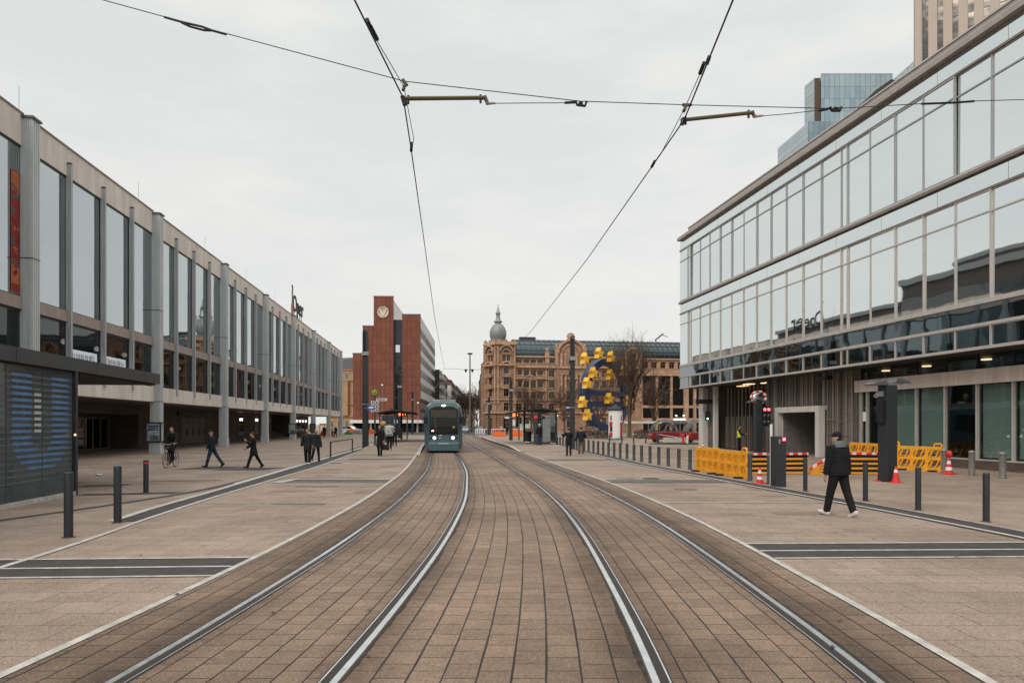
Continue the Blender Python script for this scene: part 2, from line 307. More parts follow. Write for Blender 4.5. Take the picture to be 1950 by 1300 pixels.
for nm, C in (('tram_track', CL), ('tram_track', CR)):
    root = bpy.data.objects.new(nm, None); COL.objects.link(root); tag(root, kind='structure')
    for s in (-.8, .8):
        q = 1 if s > 0 else -1        # outwards
        w = .038
        b = MB(); yy = ys; vs = []
        for y in yy:   # rail head, slightly crowned
            x = C(y)+s; vs += [(x-w, y, .009), (x-w*.72, y, .0165), (x+w*.72, y, .0165), (x+w, y, .009)]
        for k in (0, 2, 1): b.mi = 0 if k == 1 else 1; b.add(vs, [(4*i+k, 4*i+k+1, 4*i+k+5, 4*i+k+4) for i in range(len(yy)-1)], False)
        vs = []        # thin bright check lip
        for y in yy:
            x = C(y)+s-q*.105; vs += [(x-.0065, y, .012), (x+.0065, y, .012)]
        b.add(vs, [(2*i, 2*i+1, 2*i+3, 2*i+2) for i in range(len(yy)-1)])
        b.build('rail', [K['rail'], K['rail_side']], root)
        strip('rail_groove', lambda y: C(y)+s-(.125 if q > 0 else .045), lambda y: C(y)+s+(.045 if q > 0 else .125), .008, K['groove'], parent=root)
        b = MB(); vs = []; fine = [-2+.05*i for i in range(320)]+[14+.3*i for i in range(50)]+[30+i for i in range(70)]; fw = .5
        for y in fine:    # ragged bituminous filler on the outside of the rail
            x = C(y)+s; fw = min(1, max(0, fw+rnd.gauss(0, .13))); vs += [(x+q*.03, y, .0085), (x+q*(.052+fw*.038), y, .0085)]
        b.add(vs, [(2*i, 2*i+1, 2*i+3, 2*i+2) for i in range(len(fine)-1)]); b.build('rail_filler', K['filler'], root)
def u2x(u, y):
    for k in range(11):
        if us[k] <= u <= us[k+1]: return bed_x(k, y)+(bed_x(k+1, y)-bed_x(k, y))*(u-us[k])/(us[k+1]-us[k])
b = MB(); jr = random.Random(6)     # open longitudinal joints between the courses
for k in range(-3, 27):
    u = k*.2444+.001
    if not -.85 < u < 6.39 or abs(u-0) < .13 or abs(u-1.711) < .13 or abs(u-3.911) < .13 or abs(u-5.622) < .13: continue
    vs = []; wj = jr.uniform(.0018, .005); yj = [-2+.35*i for i in range(130)]
    for y in yj: x = u2x(u, y)+jr.uniform(-.003, .003); h = wj*jr.uniform(.7, 1.3)*(.75 if y > 14 else 1); vs += [(x-h, y, .0048), (x+h, y, .0048)]
    b.add(vs, [(2*i, 2*i+1, 2*i+3, 2*i+2) for i in range(len(yj)-1)])
tag(b.build('paving_joints', K['groove']), kind='structure')
near = [y for y in ys if y < 48]; farr = [y for y in ys if y >= 46]
strip('white_edge_line', lambda y: CL(y)-1.745, lambda y: CL(y)-1.655, .010, K['white'], [y for y in ys if y < 66])
strip('white_edge_line', lambda y: CR(y)+1.555, lambda y: CR(y)+1.645, .010, K['white'], [y for y in ys if y < 46])
# left strip: dark paving between two white lines
LA = interp([(6, -6.3), (8.8, -6.6), (9.9, -6.68), (11.4, -6.86), (13.24, -7.13), (17.06, -7.55), (22.6, -7.99), (30.4, -8.6), (42.9, -10.07), (60, -12.0), (90, -15)])
LB = interp([(12.9, -7.62), (15.3, -7.95), (18.64, -8.25), (29.7, -9.44), (51.6, -11.6), (60, -12.6), (90, -15.6)])
LC = interp([(11, -10.6), (13.2, -9.87), (16, -9.18), (19.5, -8.75), (26, -9.22), (40, -10.7), (60, -12.9)])
ya = [y for y in ys if 6.5 <= y <= 90]; yb = [13]+[y for y in ys if 13.2 <= y <= 90]; yc = [y for y in ys if 11 <= y <= 60]
strip('white_line', lambda y: LA(y)-.055, lambda y: LA(y)+.055, .012, K['white'], ya)
strip('white_line', lambda y: LB(y)-.09-(.1 if y > 21 else 0), lambda y: LB(y)+.07, .012, K['white'], yb)
strip('dark_strip', lambda y: LB(y)+.07, lambda y: LA(y)-.055, .006, K['band'], yb)
strip('dark_strip', lambda y: LC(y)-.12, lambda y: LC(y)+.12 if y < 20 else LB(y)-.19, .005, K['band'], yc)
# right strip
RA = interp([(6, 8.75), (8, 8.6), (11.1, 8.32), (14, 8.04), (17, 7.66), (22.06, 6.97), (27.6, 6.29), (32.5, 5.66), (44, 4.93), (60, 3.3), (90, .4)])
yr = [y for y in ys if 4 <= y <= 60]
strip('white_line', lambda y: RA(y)-.05, lambda y: RA(y)+.06, .012, K['white'], yr)
strip('white_line', lambda y: RA(y)+.55, lambda y: RA(y)+.6, .012, K['white'], yr)
strip('dark_strip', lambda y: RA(y)+.06, lambda y: RA(y)+.55, .006, K['band'], yr)
strip('dark_strip', lambda y: RA(y)-.15, lambda y: RA(y)-.05, .006, K['band'], yr)
# bands across the paving
def cross(y0, x0, x1, sl, full=True):
    for side in (0,):
        def q(name, ya, yb, z, m):
            b = MB(); n = 12; vs = []
            for i in range(n+1):
                x = x0+(x1-x0)*i/n; vs += [(x, y0+sl*x+ya, z), (x, y0+sl*x+yb, z)]
            b.add(vs, [(2*i, 2*i+2, 2*i+3, 2*i+1) for i in range(n)]); tag(b.build(name, m), kind='structure')
        if full:
            for a in (0, .55, 1.15): q('white_line', a, a+.075, .0105, K['white'])
            q('dark_strip', .075, .55, .0052, K['band']); q('dark_strip', .625, 1.15, .0052, K['band'])
        else: q('white_line', 0, .08, .0105, K['white'])
cross(8.48, -13, CL(9)-1.76, .05); cross(9.28, CR(9.6)+1.66, 14.5, .03)
cross(16.0, -7.4, CL(16)-1.76, .0, False); cross(16.05, CR(16)+1.66, 7.6, .0, False)
cross(21.7, -7.4, CL(22)-1.76, .0); cross(21.6, CR(22)+1.66, 7.0, .0)
cross(36.0, -8.8, CL(36)-1.76, .0); cross(35.3, CR(36)+1.66, 5.3, .0)
for a, b_, c, d in ((538, 560, 912, 919), (659, 677, 871, 874.5)):    # pale replaced slabs
    p, q = G(a, d), G(b_, c); m = MB(); m.add([(p.x, p.y, .014), (q.x-.3, p.y, .014), (q.x, q.y, .014), (p.x+.1, q.y, .014)], [(0, 1, 2, 3)]); tag(m.build('pale_paving_slab', K['white']), kind='structure')
for a, c in ((400, 890.5), (475, 892.5)):      # dark inset mats in the left plaza
    p = G(a, c); m = MB(); m.add([(p.x-1.15, p.y-.9, .006), (p.x+.95, p.y-.9, .006), (p.x+1.25, p.y+.9, .006), (p.x-.5, p.y+.9, .006)], [(0, 1, 2, 3)]); tag(m.build('dark_paving_patch', K['band']), kind='structure')
# long drain lines across the left plaza
for (xa, ya_), (xb, yb_), w, m_ in (((150, 885), (700, 870), .12, 'kerb'), ((150, 942), (340, 938), .25, 'band'), ((150, 925.5), (240, 923), .35, 'black'), ((280, 916.5), (420, 914), .1, 'kerb')):
    p, q = G(xa, ya_), G(xb, yb_); m = MB(); m.add([(p.x, p.y-w, .005), (q.x, q.y-w, .005), (q.x, q.y+w, .005), (p.x, p.y+w, .005)], [(0, 1, 2, 3)]); tag(m.build('drain_channel', K[m_]), kind='structure')
# manhole-like marks and loose wear
# raised tram platforms with ramped near ends
def platform(name, fin, fout, y0, y1, ramp, z):
    b = MB(); yy = [y0, y0+ramp]+[y for y in ys if y0+ramp < y < y1]+[y1]; vs = []
    for i, y in enumerate(yy):
        h = .016 if i == 0 else z; vs += [(fin(y), y, 0), (fin(y), y, h), (fin(y)+(.22 if fout(y) > fin(y) else -.22), y, h), (fout(y), y, h), (fout(y), y, 0)]
    n = len(yy)
    for k in range(4):
        b.mi = [1, 2, 0, 1][k]
        b.add(vs, [(5*i+k, 5*i+k+1, 5*i+k+6, 5*i+k+5) for i in range(n-1)])
    b.mi = 1; b.add(vs, [tuple(5*(n-1)+k for k in range(5))]); return tag(b.build(name, [K['plaza'], K['kerb'], K['white']]), kind='structure')
platform('tram_platform', lambda y: CL(y)-1.5, lambda y: LA(y)+.1 if y < 90 else LA(90)-.1*(y-90), 41.5, 105, 9, .2)
platform('tram_platform', lambda y: CR(y)+1.5-max(0, 50-y)*.0, lambda y: RA(min(y, 58))+.0-max(0, y-58)*.06, 46.5, 92, 7, .2)
# far carriageway beyond the square
tag((lambda b: (b.add([(-24, 118, .006), (0, 122, .006), (-6, 150, .006), (-24, 700, .006), (-50, 700, .006), (-30, 165, .006)], [(0, 1, 2, 3, 4, 5)]), b.build('road', K['asphalt']))[1])(MB()), kind='structure')
K['patch'] = [M('repair_slab', c, .85, var=.2, scale=3, bump=.3) for c in ((.21, .155, .115), (.30, .235, .185), (.15, .115, .09))]
pr = random.Random(21)
for k in range(26):          # replaced slabs and small repairs in the paving
    y = pr.uniform(5.5, 30); side = pr.choice((-1, 1)); x = (CL(y)-1.9-pr.uniform(.3, 4)) if side < 0 else (CR(y)+1.9+pr.uniform(.3, 4))
    w, d = pr.choice(((.62, .42), (.62, .42), (1.24, .42), (.62, .84))); m = MB(); m.add([(x, y, .0042), (x+w, y, .0042), (x+w, y+d, .0042), (x, y+d, .0042)], [(0, 1, 2, 3)]); tag(m.build('replaced_slab', pr.choice(K['patch'])), kind='structure')
for px, py in ((1240, 911), (640, 882), (600, 884)):
    p = G(px, py); m = MB(); m.lathe([(0, .007), (.27, .007), (.3, .005)], 20, p); m.mi = 1
    for i in range(-3, 4): m.box(p.x-.2, p.x+.2, p.y+i*.06-.015, p.y+i*.06+.015, .0072, .011)
    tag(m.build('drain_cover', [K['filler'], K['anth']]), kind='structure')
# concrete-like debris: scraps on the paving
rnd = random.Random(9)
b = MB()
for k in range(90):
    y = rnd.uniform(4.5, 26); x = rnd.uniform(-7, 9); a = rnd.uniform(0, PI); r = rnd.uniform(.008, .03)
    b.add([(x+r*math.cos(a+t)*(1.8 if t in (0, PI) else .7), y+r*math.sin(a+t)*(1.8 if t in (0, PI) else .7), .0185+.0002*k/9) for t in (0, PI/2, PI, 3*PI/2)], [(0, 1, 2, 3)])
tag(b.build('litter_specks', K['asphalt']), 'dark leaf scraps and chewing gum spots on the paving', kind='stuff')
# ================================================================ THEATRE (left)
K['tglass'] = window_glass('theatre_glass', (.5, .5, .5), (.69, .745, .755), .55)
K['tglass_low'] = window_glass('theatre_low_glass', (.6, .6, .58), (.6, .64, .66), .03)
K['globe'] = M('globe_lamp', (.9, .9, .86), .4, emit=.45, ecol=(1, .95, .86))
K['banner_lit'] = M('lit_banner', (.8, .84, .95), .5, emit=1.7, ecol=(.82, .87, 1))
TH = math.atan(.107); TS = 13.68
th = thing('theatre', 'long low theatre with tall windows, grey pillars and a beige parapet', 'theatre', (-20.97, 30.1, 0), TH)
Y0, Y1 = -2*TS, 7*TS
def pillar_mesh():
    b = MB(); b.box(-.62, -.03, -.27, .27, 0, 15.22)
    for s in (-1, 1):                       # fluted cladding on the two sides
        for k in range(6): b.box(-.58+k*.09, -.535+k*.09, s*.27, s*.297, .7, 15.1)
    for k in range(4): b.box(-.03, 0, -.27+k*.147, -.17+k*.147, .7, 15.1)
    b.box(-.66, .03, -.31, .31, .0, .7)
    b.mi = 1
    for z in (3.3, 9.1): b.box(-.64, .012, -.305, .305, z, z+.03)
    b.mi = 2; b.box(-.85, .06, -.36, .36, 15.22, 15.32); return b.mesh('pillar', [K['pillar'], K['black'], K['anthl']])
def fin_mesh():
    b = MB(); b.box(-.5, -.27, -.06, .06, 3.84, 14.56); b.box(-.27, -.25, -.085, .085, 3.84, 14.56); b.mi = 1; b.box(-.5, -.26, -.075, .075, 14.56, 14.66)
    return b.mesh('fin', [K['fin'], M('rust_stain', (.12, .075, .055), .8)])
def wmesh(w, z0, z1, glass, frame):
    b = MB(); b.box(-.535, -.52, -w/2+.04, w/2-.04, z0+.05, z1-.1); g = b.mesh('window', glass)
    b = MB()
    for s in (-1, 1): b.box(-.56, -.49, s*(w/2-.025)-.025, s*(w/2-.025)+.025, z0, z1)
    b.box(-.56, -.49, -w/2+.05, w/2-.05, z0, z0+.06); b.box(-.56, -.49, -w/2+.05, w/2-.05, z1-.1, z1)
    return g, b.mesh('window_frame', frame)
pm, fm = pillar_mesh(), fin_mesh(); trnd = random.Random(31)
ws = TS/4
wu, wuf = wmesh(ws-.12, 7.4, 14.0, K['tglass'], K['anth']); wl, wlf = wmesh(ws-.12, 4.25, 6.87, K['tglass_low'], K['anth'])
for k in range(-2, 8):
    link('pillar', pm, th, 0, (0, k*TS, 0))
    if k == 7: break
    for j in range(4):
        y = k*TS+ws*(j+.5); dy = .13 if j == 0 else -.13 if j == 3 else 0
        for g, f in ((wu, wuf), (wl, wlf)):
            o = link('window', g, th, 0, (0, y+dy*.4, 0), trnd.gauss(0, .002)); link('window_frame', f, o)
        if j: link('fin', fm, th, 0, (0, k*TS+ws*j, 0))
    y0, y1 = k*TS, (k+1)*TS
    for nm, z0, z1, x0, x1, mt in (('parapet', 14.0, 15.38, -.95, -.44, 'beige'), ('sill_band', 6.87, 7.4, -.9, -.40, 'sill'), ('floor_slab', 3.3, 4.25, -6.0, -.33, 'beige')):
        b = MB()
        if nm == 'parapet':
            for j in range(4): b.box(x0, x1, y0+.28*(j == 0)+ws*j+.012*(j > 0), y0+ws*(j+1)-.28*(j == 3)-.012*(j < 3), z0, z1)
            b.mi = 1; b.box(x0-.02, x1+.05, y0+.2, y1-.2, z1, z1+.07)
        elif nm == 'floor_slab':
            for j in range(2): b.box(x0, x1, y0+.28*(j == 0)+ws*2*j+.01*j, y0+ws*2*(j+1)-.28*(j == 1)-.01*(1-j), z0, z1)
            b.mi = 1; b.box(-6, -.6, y0, y1, z0-.03, z0)
        else: b.box(x0, x1, y0+.28, y1-.28, z0, z1)
        b.build(nm, [K[mt], K['alud']], th)
# inside: dark hall with back wall, floor and globe lamps
b = MB(); b.box(-7, -6.6, Y0, Y1-.5, 4.3, 14.4); b.box(-6.6, -1, Y0, Y1-.5, 6.7, 6.85); b.build('inner_wall', M('hall_wall', (.10, .085, .075), .8, var=.4, scale=.5), th)
b = MB(); b.box(-24, -.9, Y0, Y1-.2, 14.35, 15.0); b.build('roof', K['anthl'], th)
b = MB(); b.box(-26, -7, Y0, Y1-.2, 3.3, 14.36); b.box(-7, -.62, Y1-.55, Y1-.3, 3.3, 15.3); b.build('wall', K['beige'], th)
K['fly'] = brickmat('stage_tower_cladding', (.16, .13, .115), (.135, .11, .10), (.07, .06, .06), 3, 1.4, .03, rot=(PI/2, 0, PI/2), stain=.2, bump=.1)
b = MB(); b.box(-42, -30.3, -12, 47, 0, 30); b.mi = 1; b.box(-42, -30.1, -12.2, 47.2, 30, 30.6); b.mi = 0; b.box(-30, -13, -12, 47, 15, 23); b.mi = 1; b.box(-30.2, -12.8, -12.2, 47.2, 23, 23.5); b.box(-12.99, -12.9, -12, 47, 18.6, 18.75); b.build('stage_tower', [K['fly'], K['galv']], th)
b = MB(); b.box(-26, -11, Y0, 53, 15, 21.2); b.mi = 1; b.box(-26.3, -10.7, Y0, 53.2, 21.2, 22.0); b.mi = 2; b.box(-11, -10.96, Y0, 52.8, 16.6, 19.2); b.mi = 0; b.box(-26, -11, 53.3, 84, 15, 18.6); b.mi = 1; b.box(-26.3, -10.7, 53.3, 84.2, 18.6, 19.2); b.build('attic', [M('attic_cladding', (.10, .085, .08), .7, var=.3), K['galv'], mirror_glass('attic_glass', (.12, .12, .12), rough=.1)], th)
gl = MB(); gl.ell((0, 0, 0), (.15, .15, .15), 12, 8); glm = gl.mesh('globe_lamp', K['globe'])
for k in range(-1, 7):
    for j in range(1, 4, 1+(k > 1)): link('globe_lamp', glm, th, 0, (-1.7-.5*(k % 2), k*TS+ws*(j+.62), 6.15))
b = MB(); b.box(-.66, -.6, ws*1+.2, ws*2-.2, 5.0, 5.62); b.box(-.66, -.6, ws*2+.2, ws*3-.25, 5.0, 5.62)
b.mi = 1; r = random.Random(5)
for j in (1, 2):
    y = ws*j+.35
    while y < ws*(j+1)-.45: w = r.uniform(.03, .06); b.box(-.6, -.595, y, y+w, 5.2, 5.2+r.choice((.24, .24, .3))); y += w+r.uniform(.04, .13)
b.build('lit_banner', [K['banner_lit'], K['anthl']], th)
# ground storey behind the pillars
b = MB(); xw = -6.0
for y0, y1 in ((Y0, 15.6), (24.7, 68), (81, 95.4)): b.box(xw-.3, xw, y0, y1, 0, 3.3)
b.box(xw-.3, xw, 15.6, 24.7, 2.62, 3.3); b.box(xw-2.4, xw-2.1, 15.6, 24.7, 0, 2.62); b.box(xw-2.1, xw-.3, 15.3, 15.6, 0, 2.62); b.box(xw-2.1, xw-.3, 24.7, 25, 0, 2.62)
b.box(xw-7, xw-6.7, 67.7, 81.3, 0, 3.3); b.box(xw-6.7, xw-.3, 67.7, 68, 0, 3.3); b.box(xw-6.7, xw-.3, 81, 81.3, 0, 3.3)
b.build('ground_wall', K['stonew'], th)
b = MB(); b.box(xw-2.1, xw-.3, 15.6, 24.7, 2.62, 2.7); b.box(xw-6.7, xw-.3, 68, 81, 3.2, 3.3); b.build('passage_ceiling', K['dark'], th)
b = MB()
for i in range(6): b.box(xw-1.2-i*.35, xw-.85-i*.35, 68.1, 80.9, 0, .15*(i+1))
b.build('stairs', K['kerb'], th)
dglass = window_glass('door_glass', (.25, .24, .22), (.5, .5, .5), .12)
for i in range(6):
    y = 17+i*1.15; b = MB(); b.box(xw-1.95, xw-1.93, y+.05, y+1.05, .08, 2.3); o = b.build('glass_door', dglass, th)
    b = MB(); b.box(xw-1.98, xw-1.9, y-.03, y+.05, 0, 2.38); b.box(xw-1.98, xw-1.9, y+1.05, y+1.1, 0, 2.38); b.box(xw-1.98, xw-1.9, y+.05, y+1.05, 2.3, 2.38); b.box(xw-1.98, xw-1.9, y+.05, y+1.05, 0, .08); b.build('door_frame', K['alud'], o)
K['sdoor'] = M('metal_door', (.15, .125, .11), .55, var=.12)
for y in (33.6, 35.2, 36.8, 38.4):
    b = MB(); b.box(xw, xw+.05, y+.02, y+1.52, .05, 2.5); o = b.build('metal_door', K['sdoor'], th, .01); b = MB(); b.box(xw+.05, xw+.1, y+1.3, y+1.36, .8, 1.4); b.build('door_handle', K['black'], o)
b = MB(); b.box(xw, xw+.16, 32.7, 36.6, 2.62, 3.0); b.mi = 1; r = random.Random(2); y = 34.2
while y < 36.3: w = r.uniform(.08, .16); b.box(xw+.16, xw+.165, y, y+w, 2.74, 2.88); y += w+.06
b.build('entrance_sign', [K['black'], K['anthl']], th)
for y0 in (52, 59, 64.5, 82, 84.5, 87, 89.5, 92):
    b = MB(); b.box(xw, xw+.03, y0, y0+1.9, .7, 2.9); o = b.build('shop_window', dglass, th); b = MB(); b.box(xw, xw+.06, y0-.08, y0, .6, 3.0); b.box(xw, xw+.06, y0, y0+1.9, 2.9, 3.0); b.box(xw, xw+.06, y0, y0+1.9, .6, .7)
    b.mi = 1
    for q in range(3): b.box(xw+.031, xw+.034, y0+.25+q*.5, y0+.4+q*.5, 2.3, 2.6)
    b.build('window_frame', [K['alud'], K['wlamp']], o)
for y in (4, 17.5, 31, 44, 57): 
    b = MB(); b.tube([(-3, y, 15), (-3, y, 17.3)], .02, 5); b.tube([(-3, y, 17.3), (-3, y, 18.6)], .009, 4); b.build('lightning_rod', K['anthl'], th)
# roof lettering standing on the parapet
sg = thing('roof_sign', 'dark freestanding lettering on the theatre roof beside a thin mast', 'sign', th.matrix_basis @ Vector((-.7, 0, 15.4)), TH)
text('Oper', 3.0, .06, K['black'], sg, (0, 59.8, .9), (PI/2, 0, PI/2), bold=.02)
b = MB()
for y in (57.6, 59.2, 60.8, 62.1): b.tube([(-.05, y, -.1), (-.05, y, 1.2)], .05, 6)
b.build('sign_posts', K['black'], sg)
b = MB(); b.tube([(0, 56.2, -.1), (0, 56.2, 1.6)], .16, 8); b.mi = 1; b.tube([(0, 56.2, 1.6), (0, 56.3, 3.6), (0, 56.1, 4.0)], .09, 8); b.build('mast', [M('mast_red', (.35, .14, .13), .6), K['alud']], sg)
# large printed banner behind the first window
pb = MB(); pb.box(-.505, -.495, -.95, -.34, 7.55, 12.75); pb.mi = 1; pb.box(-.494, -.49, -.93, -.36, 11.9, 12.7); pb.box(-.494, -.49, -.93, -.36, 7.9, 8.6)
pb.mi = 2; r = random.Random(8)
for i in range(26):
    y, z, a, l, w = r.uniform(-.9, -.4), r.uniform(8.0, 12.4), r.uniform(-.9, .9), r.uniform(.1, .22), r.uniform(.03, .1); pb.mi = r.choice((2, 2, 1, 3)); e = -.4925+.0002*i
    c_, s_ = math.cos(a), math.sin(a); pb.add([(e, max(-.94, min(-.35, y+p*c_-q*s_)), z+p*s_+q*c_) for p, q in ((-l, -w), (l, -w), (l*.8, w), (-l*.9, w*1.3))], [(0, 1, 2, 3)])
tag(pb.build('hanging_banner', [M('banner_red', (.25, .03, .03), .7, var=.35, scale=2), M('banner_orange', (.42, .12, .045), .7, var=.4), K['anthl'], M('banner_dark', (.16, .02, .03), .7)], None), 'red and orange hanging banner behind the tall theatre window beside the first pillar', 'banner')
bpy.data.objects['hanging_banner'].matrix_world = th.matrix_basis.copy()
# poster cases on the pillars
def poster_case(k, w, label, txt=None, col=(.10, .13, .17)):
    t = thing('poster_case', label, 'poster case', th.matrix_basis @ Vector((-.02, k*TS-.3, 0)), TH, 'poster cases on the theatre pillars')
    b = MB(); b.box(-.75, .12, -.14, .0, .75, 1.98); b.box(-.7, .1, -.12, .62, .72, .78); b.box(-.7, .1, -.12, .62, 1.96, 2.0); b.build('case', K['anth'], t)
    b = MB(); b.box(-.7, .06, -.152, -.145, .82, 1.9); b.mi = 1; b.box(-.5, .0, -.157, -.153, .86, 1.15); b.build('poster', [M('poster_paper', col, .4, var=.5, scale=4), K['anthl']], t)
    if txt: text(txt, .42, .004, K['whitep'] if 0 else K['black'], t, (-.33, -.158, 1.48), (PI/2, 0, 0), sx=.8, bold=.012)
    return t
poster_case(1, 1, 'poster case with ZEIT poster on the pillar behind the cyclist', 'ZEIT', (.28, .33, .40))
poster_case(4, 1, 'glazed poster case on the pillar behind the two walkers in dark coats', None, (.3, .33, .33))
poster_case(5, 1, 'dark poster case on the pillar right of the two walkers', None, (.08, .08, .09))
# ================================================================ METRO ENTRANCE (left foreground)
ME = math.atan(.13)
mt = thing('metro_entrance', 'glass metro entrance with blue U stripes under a dark flat roof', 'metro entrance', (-11.07, 15, 0), ME)
b = MB(); b.box(-6, 0, -16, 8.73, 3.25, 3.59); b.mi = 1; b.box(-5.9, -.1, -15.9, 8.6, 3.2, 3.25)
b.mi = 2
for y in (-7, -3.4, .3, 1.52+2.6, 7.5): b.box(0, .004, y, y+.015, 3.25, 3.59)
b.build('roof', [M('fascia', (.042, .044, .048), .5, var=.2, scale=1.5), K['dark'], K['black']], mt)
K['eglass'] = window_glass('entrance_glass', (.52, .57, .58), (.42, .47, .48), .10, .004)
_t = K['eglass'].node_tree; _o = _t.nodes['Material Output']; _s = _o.inputs[0].links[0].from_socket; _d = _t.nodes.new('ShaderNodeBsdfDiffuse'); _d.inputs[0].default_value = (.115, .135, .14, 1)      # printed film on the glass
_n = _t.nodes.new('ShaderNodeTexNoise'); _n.inputs['Scale'].default_value = 1.1; _n.inputs['Detail'].default_value = 4; _c = _t.nodes.new('ShaderNodeMapRange'); _c.inputs[3].default_value = .35; _c.inputs[4].default_value = .75; _t.links.new(_n.outputs['Fac'], _c.inputs[0])
_x = _t.nodes.new('ShaderNodeMixShader'); _t.links.new(_c.outputs[0], _x.inputs[0]); _t.links.new(_s, _x.inputs[1]); _t.links.new(_d.outputs[0], _x.inputs[2]); _t.links.new(_x.outputs[0], _o.inputs[0])
blue = M('blue_stripe', (.085, .165, .32), .5, var=.25, scale=2); grey = M('grey_frit', (.085, .097, .10), .6, var=.3, scale=1.2); wht = M('pale_frit', (.42, .43, .42), .6)
def rowz(): 
    z = .5
    while z < 3.0: yield z; z += .144
for i in range(9):
    y1 = 2.97-1.445*i; y0 = y1-1.425
    b = MB(); b.box(-.12, -.10, y0, y1, .1, 3.2); pane = b.build('glass_pane', K['eglass'], mt)
    b = MB()
    r = random.Random(i)
    for z in rowz(): b.box(-.099, -.097, y0+.02, y1-.02, z, z+.055)
    b.build('grey_stripes', grey, pane)
    if i < 2:
        b = MB()
        for z in rowz():
            if not .7 < z < 2.95: continue
            zc = 1.5; o = 1.22 if z > zc else 1.22*math.sqrt(max(0, 1-((zc-z)/.82)**2)); n = .43 if z > zc else (.43*math.sqrt(1-((zc-z)/.33)**2) if zc-z < .33 else 0)
            c = 1.52
            for a, d in ((c-o, c-n), (c+n, c+o)):
                a2, d2 = max(a, y0+.01), min(d, y1-.01)
                if d2 > a2: b.box(-.096, -.092, a2, d2, z+.005, z+.075)
        b.build('blue_stripes', blue, pane)
    if i == 1:
        b = MB()
        for z in list(rowz())[8:15]: b.box(-.096, -.092, 1.2, 1.49, z+.01, z+.08)
        b.build('pale_stripes', wht, pane)
b = MB(); b.box(-.17, -.02, 2.985, 3.1, .0, 3.25); b.box(-5.6, -.2, 3.0, 3.06, .1, 3.2); b.build('end_wall', K['anth'], mt)
b = MB(); b.box(-.25, -.02, -14, 2.98, 0, .1); b.build('plinth', K['white'], mt)
b = MB(); b.box(-5.9, -5.6, -14, 3, .0, 3.2); b.box(-5.6, -.3, -14, 2.9, .0, .02); b.build('inner_wall', M('entrance_wall', (.13, .14, .14), .7, var=.4), mt)
b = MB(); b.box(-2.3, -2.2, -13, 2.5, .02, 1.0); b.box(-4.0, -3.9, -13, 2.5, .02, 1.0); b.build('escalator_rail', K['anthl'], mt)
for y in (1.0, -2.4): 
    b = MB(); b.box(-1.4, -1.1, y, y+.5, 3.12, 3.18); b.build('ceiling_lamp', K['lamp'], mt)
b = MB(); b.ell((-.01, 2.93, 1.58), (.03, .03, .03), 8, 6); b.build('door_light', K['lamp'], mt)
# ================================================================ GLASS PAVILION (right)
K['pglass'] = mirror_glass('mirror_glazing', (.72, .765, .765), wave=.005)
K['pdark'] = mirror_glass('dark_glazing', (.25, .285, .30), wave=.006, wscale=.8)
K['pspan'] = mirror_glass('spandrel_glazing', (.68, .74, .735), rough=.05, wave=.004)
PT = math.atan(.15)
pv = thing('glass_pavilion', 'low office pavilion with two mirrored glass storeys overhanging a slatted ground floor', 'office building', (19, 20, 0), PT)
LW_, NW_ = 1.709, .5056
yend = 35.9
# module edges, walking back from the far corner
edges = [(yend-1.68, yend), (yend-1.68-NW_, yend-1.68)]; y = yend-1.68-NW_
while y > -15:
    for k in range(11): edges.append((y-LW_, y)); y -= LW_
    edges.append((y-NW_, y)); y -= NW_
edges = [e for e in edges if e[0] > -16]; yst = min(e[0] for e in edges)
cache = {}; prnd = random.Random(12)
def pane(w, z0, z1, tz, mat):
    k = (round(w, 2), z0, mat)
    if k in cache: return cache[k]
    b = MB()
    if tz: b.box(-.01, .02, -w/2, w/2, z0, tz-.03); b.box(-.01, .02, -w/2, w/2, tz+.03, z1)
    else: b.box(-.01, .02, -w/2, w/2, z0, z1)
    g = b.mesh('window', K[mat]); b = MB(); b.box(-.075, .03, -w/2-.024, -w/2+.024, z0-.01, z1+.01)
    if tz: b.box(-.055, .02, -w/2+.024, w/2-.024, tz-.03, tz+.03)
    b.box(-.055, .03, -w/2+.024, w/2-.024, z0-.01, z0+.03); b.box(-.055, .03, -w/2+.024, w/2-.024, z1-.03, z1+.01)
    f = b.mesh('window_frame', K['fin'] if z0 > 11 else K['alu']); cache[k] = (g, f); return g, f
for i, (a, c) in enumerate(edges):
    for z0, z1, tz, mat in ((6.64, 10.74, 9.93, 'pglass'), (11.84, 15.84, 15.0, 'pglass'), (4.83, 5.62, None, 'pdark')):
        g, f = pane(c-a, z0, z1, tz, mat); o = link('window', g, pv, 0, (0, (a+c)/2, 0), prnd.gauss(0, .0022)); o.rotation_euler[1] = prnd.gauss(0, .0015); link('window_frame', f, o)
def run(name, x0, x1, z0, z1, mat, ya=None, yb=None, joints=0):
    b = MB(); ya = yst if ya is None else ya; yb = yend if yb is None else yb
    if not joints: b.box(x0, x1, ya, yb, z0, z1)
    else:
        y = yb
        while y > ya: b.box(x0, x1, max(y-joints, ya)+.008, y-.008, z0, z1); y -= joints
    return b.build(name, K[mat] if isinstance(mat, str) else mat, pv)
run('spandrel', .0, .03, 5.76, 6.47, 'pdark', joints=LW_*2); run('spandrel', .0, .03, 10.86, 11.56, 'pspan', joints=LW_*2); run('spandrel', .0, .03, 15.96, 16.68, 'pspan', joints=LW_*2)
run('trim', -.07, .04, 4.74, 4.82, 'alu'); run('trim', -.09, .04, 5.63, 5.75, 'alu'); run('trim', -.09, .04, 6.48, 6.62, 'alu')
run('trim', -.07, .04, 10.76, 10.85, 'alud'); run('trim', -.16, .04, 11.58, 11.70, 'alud'); run('trim', -.08, .04, 11.70, 11.82, 'alu'); run('trim', -.07, .04, 15.86, 15.95, 'alud')
